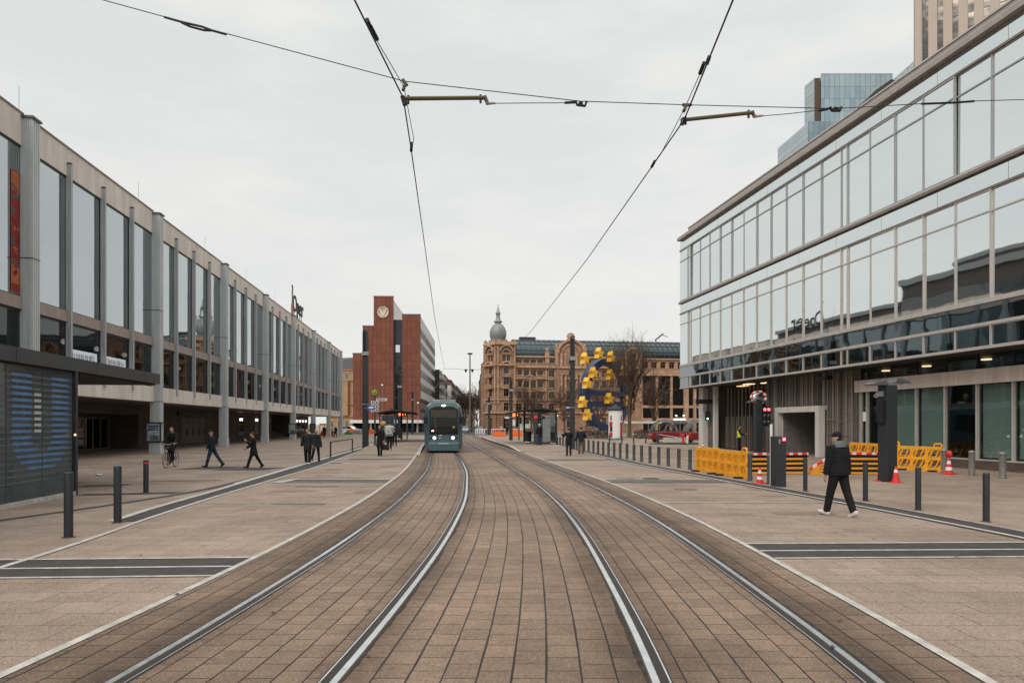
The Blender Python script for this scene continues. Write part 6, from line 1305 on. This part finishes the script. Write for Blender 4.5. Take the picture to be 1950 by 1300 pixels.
def rotx(v, a): return Vector((v[0], v[1]*math.cos(a)-v[2]*math.sin(a), v[1]*math.sin(a)+v[2]*math.cos(a)))
def person(label, loc, h=1.75, rz=0, legs=((.35, .1), (-.3, .35)), arms=((-.3, .12, .3), (.3, .12, .3)), lean=.04, jacket='c_black', jlen=.47, coat=None, trousers='c_navy', shoes='sole', hair='hair', hat=None, long_hair=False, hood=None, skin='skin', yaw=0, vox=.013, girl=0, seat=None, fat=1, group='people on the square'):
    t = thing('person', label, 'person', loc, rz, group); k = h/1.75
    hip = Vector((0, 0, .93*k)); shw = (.185-.02*girl)*k*fat; hpw = .092*k
    def up(p): d = Vector(p)-hip; return hip+rotx(d, -lean)         # lean the trunk forward
    # legs
    L = []; low = 9
    for s, (th_, kn) in zip((-1, 1), legs):
        a = hip+Vector((s*hpw, 0, -.02*k)); d1 = Vector((s*.03, math.sin(th_), -math.cos(th_))); kk = a+d1*.43*k
        e = th_-kn; d2 = Vector((0, math.sin(e), -math.cos(e))); an = kk+d2*.42*k; L.append((a, kk, an, e)); low = min(low, an.z-.075*k*abs(math.cos(e))-.12*max(0, -math.sin(e))*k)
    dz = -low if seat is None else seat-hip.z
    off = Vector((0, 0, dz)); hip += off; L = [(a+off, b_+off, c+off, e) for a, b_, c, e in L]
    R = lambda *v: [x*k*fat for x in v]
    body = MB(); jk = MB(); tr_ = MB(); sh = []
    Z = lambda z: up((0, 0, z*k+off.z))
    zs = (.86, .95, 1.08, 1.22, 1.36, 1.42, 1.47, 1.53)
    cx = lambda z, y=0: up(Vector((0, y*k, z*k))+off)
    eloft(body, [cx(z) for z in zs], R(.155, .16, .13, .15, .165, .13, .06, .055), R(.10, .11, .095, .11, .10, .08, .055, .055))
    hc = cx(1.635, .015); Rm = Matrix.Rotation(yaw, 4, 'Z')
    def hd(x, y, z): return hc+Rm @ Vector((x*k, y*k, z*k))
    body.ell(hc, (.075*k, .095*k, .115*k), 16, 12, Rm); body.ell(hd(0, .02, -.06), (.055*k, .07*k, .06*k), 12, 8, Rm)
    body.ell(hd(0, .098, -.012), (.014*k, .022*k, .026*k), 8, 6); body.ell(hd(0, .083, -.06), (.026*k, .012*k, .012*k), 8, 6)
    for s in (-1, 1): body.ell(hd(s*.077, -.005, -.01), (.012*k, .022*k, .032*k), 8, 6)
    # arms and hands
    for s, (pi_, ab, el) in zip((-1, 1), arms):
        S = up(Vector((s*shw, 0, 1.40*k))+off)
        def D(p): return (Vector((s*math.sin(ab), math.cos(ab)*math.sin(p-lean), -math.cos(ab)*math.cos(p-lean)))).normalized()
        E = S+D(pi_)*.30*k; d2 = D(pi_+el); d2 = (d2+Vector((-s*.25*max(0, min(1, el)), 0, 0))).normalized(); Wp = E+d2*.26*k
        eloft(body, [S, S.lerp(E, .4), E, E.lerp(Wp, .3), Wp], R(.055, .047, .04, .04, .028), R(.055, .047, .04, .04, .025), 10)
        jr = 1.38 if jacket in ('c_puff', 'c_white') else 1.28
        inn = up(Vector((s*shw*.45, 0, 1.415*k))+off)
        eloft(jk, [inn, S, S.lerp(E, .45), E, E.lerp(Wp, .35), E.lerp(Wp, .93)], [q*jr for q in R(.06, .066, .058, .051, .05, .042)], [q*jr for q in R(.05, .066, .058, .051, .05, .042)], 12)
        # hand: palm, four bent fingers, thumb
        n = d2.cross(Vector((1, 0, 0))); n = n.normalized() if n.length > .1 else Vector((0, 1, 0)); sd = d2.cross(n).normalized()   # n: palm width axis, sd: palm normal
        pc = Wp+d2*.045*k; eloft(body, [Wp-d2*.01, pc-d2*.01*k, Wp+d2*.09*k], [.024*k, .038*k, .036*k], [.019*k, .016*k, .013*k], 8, n)
        inw = sd if sd.x*s < 0 else -sd
        for q in range(4):
            b0 = Wp+d2*.085*k+n*(.028-.0187*q)*k; fl = (.07, .078, .072, .057)[q]*k; m1 = b0+d2*fl*.5+inw*.008*k; m2 = m1+(d2*.8+inw*.6).normalized()*fl*.5
            body.tube([b0, m1, m2], [.0092*k, .0088*k, .007*k], 6)
        tn = n if n.y > 0 or abs(n.y) < .1 else -n
        t0 = Wp+d2*.03*k+tn*.03*k; body.tube([t0, t0+(d2*.7+tn*.6+inw*.3).normalized()*.035*k, t0+(d2*.9+tn*.35+inw*.5).normalized()*.065*k], [.011*k, .010*k, .008*k], 6)
    # legs, trousers, feet
    for (a, kk, an, e), s in zip(L, (-1, 1)):
        eloft(body, [a, a.lerp(kk, .5), kk, kk.lerp(an, .35), an], R(.085, .07, .055, .055, .036), R(.085, .07, .055, .055, .036), 10)
        if trousers: eloft(tr_, [a+Vector((0, 0, .05*k)), a.lerp(kk, .5), kk, kk.lerp(an, .5), an+(an-kk)*.03], R(.098, .088, .075, .069, .062), R(.11, .092, .076, .07, .064), 12)
        fd = Vector((s*.12, math.cos(e*.9), math.sin(e*.9))).normalized(); fd = Vector((s*.10, math.cos(min(0, e)*1.1+.0), math.sin(min(0, e)*1.1)+(.25 if e > .15 else 0))).normalized()
        un = Vector((0, -fd.z, fd.y)).normalized(); c0 = an-un*.05*k
        eloft(body, [an, an-un*.04*k+fd*.03*k, an-un*.055*k+fd*.12*k], R(.035, .035, .03), R(.04, .03, .02), 8)
        f = MB(); eloft(f, [c0-fd*.085*k+un*.005, c0-fd*.05*k+un*.01, c0+fd*.06*k+un*.0, c0+fd*.14*k-un*.008*k, c0+fd*.195*k-un*.012*k], R(.034, .043, .044, .048, .03), R(.03, .05, .046, .034, .02), 12, Vector((1, 0, 0)))
        f.ell(an+Vector((0, 0, .0)), (.047*k, .055*k, .045*k), 10, 6); sh.append(f)
    fuse(body, 'body', K[skin], t, vox)
    if trousers:
        eloft(tr_, [hip+Vector((0, 0, -.09*k)), hip+Vector((0, 0, -.02*k)), hip+Vector((0, 0, .08*k)), cx(1.06)], R(.13, .175, .17, .145), R(.10, .125, .12, .11), 14); fuse(tr_, 'trousers', K[trousers], t, vox)
    # jacket trunk
    z0 = jlen*1.75; zz = [z0, max(z0+.02, .95), 1.1, 1.25, 1.37, 1.43, 1.49]; pf = 1.12 if jacket in ('c_puff', 'c_white') else 1.0
    eloft(jk, [cx(z) for z in zz], [q*pf for q in R(.185, .185, .165-.015*girl, .18, .185, .15, .085)], [q*pf for q in R(.135, .14, .13, .14, .128, .105, .08)], 16)
    if coat:
        zc = coat*1.75; jk2 = [cx(1.08), hip+Vector((0, 0, 0)), Vector((0, .0, (zc+.25)*k)), Vector((0, -.01, zc*k))]
        if seat is None: eloft(jk, jk2, R(.165, .19, .205, .225), R(.13, .145, .17, .20), 16)
    fuse(jk, 'coat' if coat else 'jacket', K[jacket], t, vox, 4)
    for f in sh: fuse(f, 'shoe', K[shoes], t, min(vox, .01))
    if hood: hm = MB(); eloft(hm, [cx(1.42, -.05), cx(1.49, -.045), cx(1.55, -.03)], R(.14, .125, .10), R(.10, .095, .085), 14); fuse(hm, 'hood', K[hood], t, vox)
    hm = MB()
    if hat == 'cap':
        hm.ell(hd(0, -.008, .045), (.086*k, .105*k, .085*k), 16, 10, Rm); eloft(hm, [hd(0, .06, .05), hd(0, .13, .045), hd(0, .185, .025)], R(.075, .07, .05), R(.012, .009, .007), 12, Rm @ Vector((1, 0, 0))); fuse(hm, 'cap', K['c_black'], t, .009, 2)
        hb = MB(); hb.ell(hd(0, -.02, -.01), (.079*k, .086*k, .09*k), 14, 9, Rm); fuse(hb, 'hair', K[hair], t, vox)
    elif hat == 'light': hm.ell(hd(0, -.005, .055), (.09*k, .108*k, .085*k), 16, 10, Rm); fuse(hm, 'hat', K['c_white'], t, vox)
    elif hat == 'flat': hm.ell(hd(0, .02, .075), (.10*k, .13*k, .05*k), 16, 10, Rm); fuse(hm, 'cap', K['c_black'], t, vox)
    else:
        hm.ell(hd(0, -.018, .03), (.084*k, .096*k, .10*k), 16, 10, Rm)
        if long_hair: eloft(hm, [hd(0, -.03, .04), hd(0, -.055, -.08), hd(0, -.06, -.2), hd(0, -.05, -.30)], R(.085, .10, .105, .07), R(.08, .07, .06, .04), 12)
        if long_hair:
            for s in (-1, 1): eloft(hm, [hd(s*.07, .01, .05), hd(s*.088, .0, -.06), hd(s*.095, .01, -.2)], R(.03, .035, .03), R(.045, .045, .035), 8)
        fuse(hm, 'hair', K[hair], t, vox)
    for s in (-1, 1): eb = MB(); eb.ell(hd(s*.031, .086, .012), (.012*k, .008*k, .008*k), 8, 6); eb.build('eye', K['black'], t)
    t['anchor'] = 0; del t['anchor']
    return t, k, cx
WALK = ((.42, .05), (-.38, .25)); STAND = ((.03, .02), (-.03, .05))
m1, k, cx = person('man in a black cap and quilted jacket with grey hood, walking past the kerb strip', G(1597, 982), 1.69, .42, ((.27, .04), (-.27, .12)), ((.14, .10, .12), (-.10, .08, .14)), .05, 'c_puff', .48, None, 'c_black', 'sneak', hat='cap', hood='c_grey', yaw=.75, vox=.008, fat=1.1)
person('man in black cap, dark jacket and jeans walking left across the plaza', G(404, 889), 1.62, PI/2+.1, ((.30, .05), (-.48, .12)), ((.1, .1, .5), (-.1, .1, .5)), .06, 'c_navy', .46, None, 'c_jean', 'sole', hat='flat', fat=1.05)
person('woman with dark hair in a long black coat walking left, hand raised', G(483, 890.5), 1.55, PI/2+.35, ((.36, .06), (-.40, .12)), ((.5, .2, 2.0), (.4, .2, .6)), .06, 'c_black', .5, .33, 'c_black', 'sole', long_hair=False, girl=1)
person('man in a dark padded jacket and white shoes walking towards the camera', G(586, 883.5), 1.64, PI+.1, ((.16, .04), (-.12, .18)), ((.12, .22, .2), (-.1, .2, .3)), .03, 'c_char', .40, None, 'c_black', 'sneak', fat=1.12)
person('fair-haired person with a dark shoulder bag half hidden behind the man in white shoes', G(602, 878), 1.6, PI+.6, ((.2, .05), (-.35, .2)), ((.1, .2, .3), (.2, .35, .9)), .03, 'c_char', .5, None, 'c_navy', 'sole', hair='blond', girl=1)
person('woman in a long black coat with long dark hair and a handbag', G(723.5, 868), 1.78, PI-.1, ((.14, .04), (-.10, .12)), ((.1, .1, .1), (.55, .15, 1.75)), .02, 'c_black', .5, .31, 'c_black', 'sole', long_hair=True, girl=1)
person('person in an off-white padded jacket with a pale backpack, seen from behind', G(741.5, 854, .2), 1.82, .1, ((.16, .05), (-.16, .15)), ((.3, .15, 1.5), (.3, .15, 1.5)), .03, 'c_white', .46, None, 'c_black', 'sole', fat=1.15)
person('person in dark clothes with a large dark bag behind the off-white jacket', G(751.5, 848.5, .2), 1.6, .3, ((.2, .05), (-.2, .2)), ((.1, .2, .2), (.1, .35, .3)), .06, 'c_black', .45, None, 'c_black', 'sole')
person('man in black standing with a raised phone beside the thick right mast', G(1083, 867.5), 1.62, .25, STAND, ((.75, .35, 1.7), (.6, .2, 1.5)), .03, 'c_black', .44, None, 'c_navy', 'sole', fat=1.05)
person('man in a navy jacket, brown trousers and white shoes standing beside the man in black', G(1106.5, 867.5), 1.68, .1, ((.05, .02), (-.05, .05)), ((.15, .25, .35), (.5, .3, .8)), .04, 'c_navy', .5, None, 'c_brown', 'sneak', fat=1.05, yaw=.5)
person('person in a pale hat and dark coat waiting inside the right-hand shelter', G(1027.5, 847, .2), 1.68, .5, STAND, ((.1, .12, .3), (.1, .12, .3)), .0, 'c_black', .42, None, 'c_jean', 'sole', hat='light')
gd, k, cx = person('guard in a yellow hi-vis vest standing at the barred gate', Vector((x_at(1408, 46.5), 46.5, 0)), 1.78, -PI/2-.3, STAND, ((.4, .12, 1.3), (.4, .12, 1.3)), .0, 'c_black', .47, None, 'c_black', 'sole')
vb = MB(); eloft(vb, [cx(z) for z in (.92, 1.1, 1.25, 1.37, 1.42)], [.195, .18, .19, .19, .155], [.15, .145, .152, .14, .11], 16); fuse(vb, 'hi_vis_vest', K['hiviz'], gd, .014)
person('far person in black beside the yellow works frame', G(617.5, 833), 1.7, .2, STAND, ((.1, .12, .2), (.1, .12, .2)), 0, 'c_black', .47, None, 'c_black', 'sole', vox=.03)
person('far person with a pale top between the last two theatre pillars', G(634, 832.5), 1.7, PI, WALK, ((.3, .12, .3), (-.2, .12, .2)), 0, 'c_white', .5, None, 'c_brown', 'sole', vox=.03)
person('far person carrying a bag just left of the last theatre pillar', G(639, 832.5), 1.68, PI+.4, WALK, ((.3, .12, .3), (-.2, .12, .2)), 0, 'c_black', .47, None, 'c_black', 'sole', vox=.03)
person('far person in white before the fence of the domed building', Vector((x_at(955, 118), 118, 0)), 1.7, 1, STAND, ((.1, .12, .2), (.1, .12, .2)), 0, 'c_white', .47, None, 'c_black', 'sole', vox=.03)
person('far person in black near the painted hoarding', Vector((x_at(966, 116), 116, 0)), 1.7, 0, STAND, ((.1, .12, .2), (.1, .12, .2)), 0, 'c_black', .47, None, 'c_black', 'sole', vox=.03)
# bags
def bag(name, label, loc, w, d, h, mat, strap=.25, rz=0):
    t = thing(name, label, 'bag', loc, rz); b = MB(); b.prism([(-w/2, 0), (w/2, 0), (w*.42, h), (-w*.42, h)], -d/2, d/2, 'y'); b.build('bag_body', K[mat], t, .02)
    b = MB(); b.tube([(-w*.3, 0, h), (-w*.2, 0, h+strap), (w*.2, 0, h+strap), (w*.3, 0, h)], .012, 6); b.build('strap', K[mat], t); return t
p = G(733.5, 868); bag('handbag', 'dark handbag carried by the woman in the long black coat', p+Vector((.03, .0, .36)), .42, .16, .32, 'c_char', .3)
p = G(741.5, 854, .2); bp_ = bag('backpack', 'pale backpack worn over the off-white jacket', p+Vector((0, -.26, 1.0)), .42, .2, .5, 'c_white', .08)
b = MB(); b.box(-.08, .12, -.106, -.10, .14, .18); b.build('label_patch', K['black'], bp_)
p = G(754, 848.5, .2); bag('shoulder_bag', 'large dark shoulder bag on the person behind the off-white jacket', p+Vector((.2, -.05, .78)), .62, .25, .55, 'c_char', .35)
p = G(602, 878); bag('shoulder_bag', 'dark shoulder bag of the fair-haired walker', p+Vector((.12, -.2, .72)), .45, .2, .36, 'c_char', .35)
# ================================================================ BICYCLE AND RIDER
bl_ = G(316, 891); by = thing('bicycle', 'dark city bicycle with tan tyres ridden across the plaza', 'bicycle', bl_, PI+.1)     # front wheel foot
bb2 = MB()
R_ = .345
def wheel(y):
    w = MB(); w.X = Matrix.Translation((0, y, R_)) @ Matrix.Rotation(PI/2, 4, 'Y'); n = 32
    w.tube([(R_*.97*math.cos(2*PI*i/n), R_*.97*math.sin(2*PI*i/n), 0) for i in range(n+1)], .02, 6, False); o = w.build('wheel', M('tan_tyre', (.20, .115, .06), .8) if 'tyre' not in K else K['tyre'], by)
    w = MB(); w.X = Matrix.Translation((0, y, R_)) @ Matrix.Rotation(PI/2, 4, 'Y'); w.tube([(R_*.91*math.cos(2*PI*i/n), R_*.91*math.sin(2*PI*i/n), 0) for i in range(n+1)], .012, 5, False)
    for i in range(18): a = 2*PI*i/18; w.bar((0, 0, .0), (R_*.91*math.cos(a), R_*.91*math.sin(a), 0), .003)
    w.lathe([(.0, -.05), (.03, -.05), (.03, .05), (0, .05)], 8); w.build('rim', K['galv'], o)
K['tyre'] = M('tan_tyre', (.20, .115, .06), .8)
wheel(0); wheel(-1.06)
b = MB(); hd_, bbk, st_, rr_ = (0, -.16, .82), (0, -.62, .30), (0, -.74, .84), (0, -1.06, R_)
b.tube([(0, -.19, .95), (0, -.1, .66)], .024, 8)
for s in (-1, 1): b.tube([(s*.04, -.1, .66), (s*.045, 0, R_)], .014, 6); b.tube([(s*.03, -.64, .32), (s*.05, -1.06, R_)], .011, 6); b.tube([(s*.02, -.73, .8), (s*.05, -1.06, R_)], .011, 6)
b.tube([(0, -.12, .72), bbk], .02, 8); b.tube([(0, -.15, .84), (0, -.70, .70)], .018, 8); b.tube([bbk, st_], .017, 8); b.build('frame', K['anth'], by)
b = MB(); b.tube([(-.33, -.36, 1.04), (-.30, -.26, 1.05), (-.16, -.17, 1.03), (0, -.16, 1.0), (.16, -.17, 1.03), (.30, -.26, 1.05), (.33, -.36, 1.04)], .013, 6); b.tube([(0, -.16, 1.0), (0, -.18, .94)], .016, 6); b.build('handlebar', K['galv'], by)
b = MB(); eloft(b, [(0, -.60, .895), (0, -.72, .9), (0, -.88, .905)], [.02, .06, .08], [.02, .03, .03]); b.build('saddle', K['black'], by)
b = MB(); b.tube([(-.09, -.62, .30), (.09, -.62, .30)], .02, 8); b.bar((.08, -.62, .30), (.08, -.55, .15), .02); b.bar((-.08, -.62, .30), (-.08, -.69, .45), .02); b.box(.08, .19, -.6, -.5, .135, .155); b.box(-.19, -.08, -.74, -.64, .445, .465); b.build('crank', K['black'], by)
b = MB(); b.ell((0, -.03, .72), (.05, .05, .05)); b.build('lamp', K['whitep'], by)
b = MB()
for s in (-1, 1): b.tube([(s*.14, .10, 1.02), (s*.12, .1, .86)], .006, 4); b.tube([(s*.14, -.12, 1.02), (s*.12, -.12, .86)], .006, 4)
b.box(-.15, .15, -.13, .12, .99, 1.0); b.box(-.13, .13, -.12, .1, .86, .87); b.build('front_rack', K['galv'], by)
rd = by.matrix_basis @ Vector((0, -.76, 0))
person('bearded man in a black jacket riding the bicycle towards the camera', rd, 1.68, PI+.1, ((.98, 1.0), (.55, .72)), ((.85, .18, .35), (.85, .18, .35)), .22, 'c_black', .5, None, 'c_black', 'sole', seat=.97)
# ================================================================ CARS AND CARTS
K['cglass'] = mirror_glass('car_glass', (.10, .11, .12), rough=.05)
def car(label, loc, rz, col, L=4.3, W_=1.78, Hh=1.48, group='parked cars'):
    t = thing('parked_car', label, 'car', loc, rz, group); l = L/2; w = W_/2; paint = M('car_paint', col, .3, .2, var=.05, spec=.7); k = Hh/1.48
    prof = [(-l, .35), (-l, .75), (-l*.96, .92*k), (-l*.55, 1.02*k), (l*.45, .98*k), (l*.9, .82*k), (l, .62), (l, .3)]
    b = MB(); b.prism(prof, -w, w, 'x'); b.build('body', paint, t, .07)
    b = MB(); vs = [(s*w*.92, y, .98*k) for y in (-l*.72, l*.48) for s in (-1, 1)]+[(s*w*.72, y, Hh) for y in (-l*.42, l*.12) for s in (-1, 1)]; b.add(vs, [(0, 1, 5, 4), (2, 6, 7, 3), (0, 4, 6, 2), (1, 3, 7, 5)]); b.build('windows', K['cglass'], t)
    b = MB(); b.box(-w*.72, w*.72, -l*.42, l*.12, Hh-.02, Hh+.03); b.build('roof', paint, t, .02)
    for s in (-1, 1):
        for y in (-l*.62, l*.62):
            b = MB(); b.X = Matrix.Translation((s*(w-.09), y, .31)) @ Matrix.Rotation(PI/2, 4, 'Y'); b.lathe([(0, -.1), (.2, -.1), (.31, -.09), (.31, .09), (.2, .1), (0, .1)], 18); o = b.build('wheel', K['black'], t)
        b = MB(); b.box(s*w*.72-.17, s*w*.72+.17, l-.04, l+.02, .6, .75); b.build('headlight', K['whitep'], t, .02); b = MB(); b.box(s*w*.75-.14, s*w*.75+.14, -l-.02, -l+.04, .68, .84); b.build('tail_light', K['red'], t, .02)
    return t
car('silver car driving out of the street just right of the tram', (x_at(886, 160), 160, 0), PI, (.35, .36, .37)); car('dark car in the street left of the domed corner', (x_at(915, 152), 152, 0), PI-.1, (.02, .022, .025)); car('pale car parked by the domed corner', (x_at(924, 170), 170, 0), PI, (.45, .45, .44))
car('dark car in the street behind the silver car', (x_at(893, 185), 185, 0), PI, (.03, .03, .035))
car('white car parked beyond the theatre end', (x_at(655, 135), 135, 0), 1.2, (.55, .56, .56))
car('silver car parked at the left beyond the theatre end', (x_at(668, 142), 142, 0), 1.4, (.3, .31, .32))
def cart(label, loc, rz, s=1, kind=0):
    t = thing('canopy_cart', label, 'cart', loc, rz, 'red carts with clear canopies'); red = K['dred']
    b = MB(); b.prism([(-1.5*s, .3), (1.5*s, .3), (1.65*s, .6), (1.4*s, 1.0), (.3*s, 1.1), (-1.3*s, 1.05), (-1.6*s, .7)], -.62, .62, 'y'); b.build('tub', red, t, .08)
    b = MB(); n = 12
    b.X = Matrix.Translation((0, 0, 1.0)); vs = []
    for yy, q in ((-.62, .88), (-.3, 1), (.3, 1), (.62, .88)):
        for i in range(n+1): a = PI*i/n; vs.append((1.45*s*math.cos(a)*q, yy, 1.3*math.sin(a)*q))
    b.add(vs, [(j*(n+1)+i, j*(n+1)+i+1, (j+1)*(n+1)+i+1, (j+1)*(n+1)+i) for j in range(3) for i in range(n)], True); b.build('canopy', K['tent'], t)
    b = MB(); b.tube([(1.47*s*math.cos(PI*i/n), -.64, 1.0+1.32*math.sin(PI*i/n)) for i in range(n+1)], .035, 6); b.tube([(.2*s+.9*s*math.cos(PI*i/n), -.66, 1.0+.95*math.sin(PI*i/n)) for i in range(n+1)], .025, 6); b.build('canopy_frame', red if kind else K['anthl'], t)
    for x in (-1.1, 1.15): b = MB(); b.X = Matrix.Translation((x*s, -.5, .3)) @ Matrix.Rotation(PI/2, 4, 'X'); b.lathe([(0, -.06), (.3, -.06), (.3, .06), (0, .06)], 16); b.build('wheel', K['black'], t)
K['dred'] = M('dark_red_paint', (.22, .018, .022), .4, .1, var=.2); K['tent'] = window_glass('clear_canopy', (.35, .42, .42), (.5, .55, .55), .10)
cart('dark red cart with a clear rounded canopy right of the tall tree', (x_at(1263, 72), 72, 0), .15, 1.0); cart('second dark red cart with a smoked canopy in the middle of the group', (x_at(1292, 75), 75, 0), -.2, 1.1, 1); cart('bright-topped red cart half hidden by the pale corner column', (x_at(1330, 68), 68, 0), .3, 1.15)
mnd = MB(); n = 24; vs = [(0, 0, .16)]
for r, z in ((.5, .15), (.8, .10), (1, .008)): vs += [(3.3*r*math.cos(2*PI*i/n), 1.6*r*math.sin(2*PI*i/n), z) for i in range(n)]
mnd.add(vs, [(0, 1+i, 1+(i+1) % n) for i in range(n)]+[(1+j*n+i, 1+(j+1)*n+i, 1+(j+1)*n+(i+1) % n, 1+j*n+(i+1) % n) for j in range(2) for i in range(n)], True)
tag(mnd.build('grass_mat', M('dark_turf', (.022, .028, .016), .95, var=.4, scale=8, bump=1, bscale=60), None, 0, (x_at(1300, 64), 64.5, 0)), kind='structure')
bx = thing('planter_box', 'beige stone planter box at the foot of the red carts', 'planter', (x_at(1284, 66), 66, .1)); b = MB(); b.box(-1.0, 1.0, -.4, .4, 0, .5); b.mi = 1; b.box(-.9, .9, -.3, .3, .5, .52); b.build('box', [K['beige'], K['filler']], bx, .02)
for px, l, m in ((1301, 'left red and white ribbon-wrapped post on the dark turf', 0), (1309, 'right red and white ribbon-wrapped post on the dark turf', 1)):
    t = thing('ribbon_post', l, 'post', (x_at(px, 63), 63, .1)); b = MB(); b.tube([(0, 0, 0), (0, 0, .75)], [.09, .13], 8); b.build('post', K['red'] if not m else K['whitep'], t); b = MB()
    for s in (-1, 1): b.prism([(0, .75), (s*.3, .95), (s*.28, .62), (0, .66)], -.06, .06, 'y')
    b.build('ribbon', K['red'], t)
t = thing('park_tent', 'white flat-topped stall behind the hedge right of the tall tree', 'stall', (x_at(1222, 102), 102, 0)); b = MB(); b.box(-2.8, 2.8, -1, 1, 2.0, 2.35); b.build('roof', K['whitep'], t); b = MB()
for x in (-2.5, -.8, .8, 2.5): b.tube([(x, -.9, 0), (x, -.9, 2.0)], .05, 6)
b.build('legs', K['galv'], t)
sb_ = thing('signal_bar', 'inclined white barrier arm over the kerb by the far bollards', 'barrier arm', (x_at(1253, 66), 66, 0)); b = MB(); b.tube([(0, 0, .9), (2.6, -1.2, .45)], .045, 6); b.build('arm', K['galv'], sb_); b = MB(); b.box(-.1, .1, -.1, .1, 0, 1.0); b.build('post', K['anthl'], sb_)
b = MB(); r = random.Random(1); 
for k in range(5): b.ell((r.uniform(-.12, .12), r.uniform(-.06, .06), .03), (r.uniform(.05, .13), .05, .03), 8, 5)
tag(b.build('crumpled_paper', K['whitep'], None, 0, G(189, 905)), 'crumpled white paper lying on the plaza near the metro entrance', 'litter')
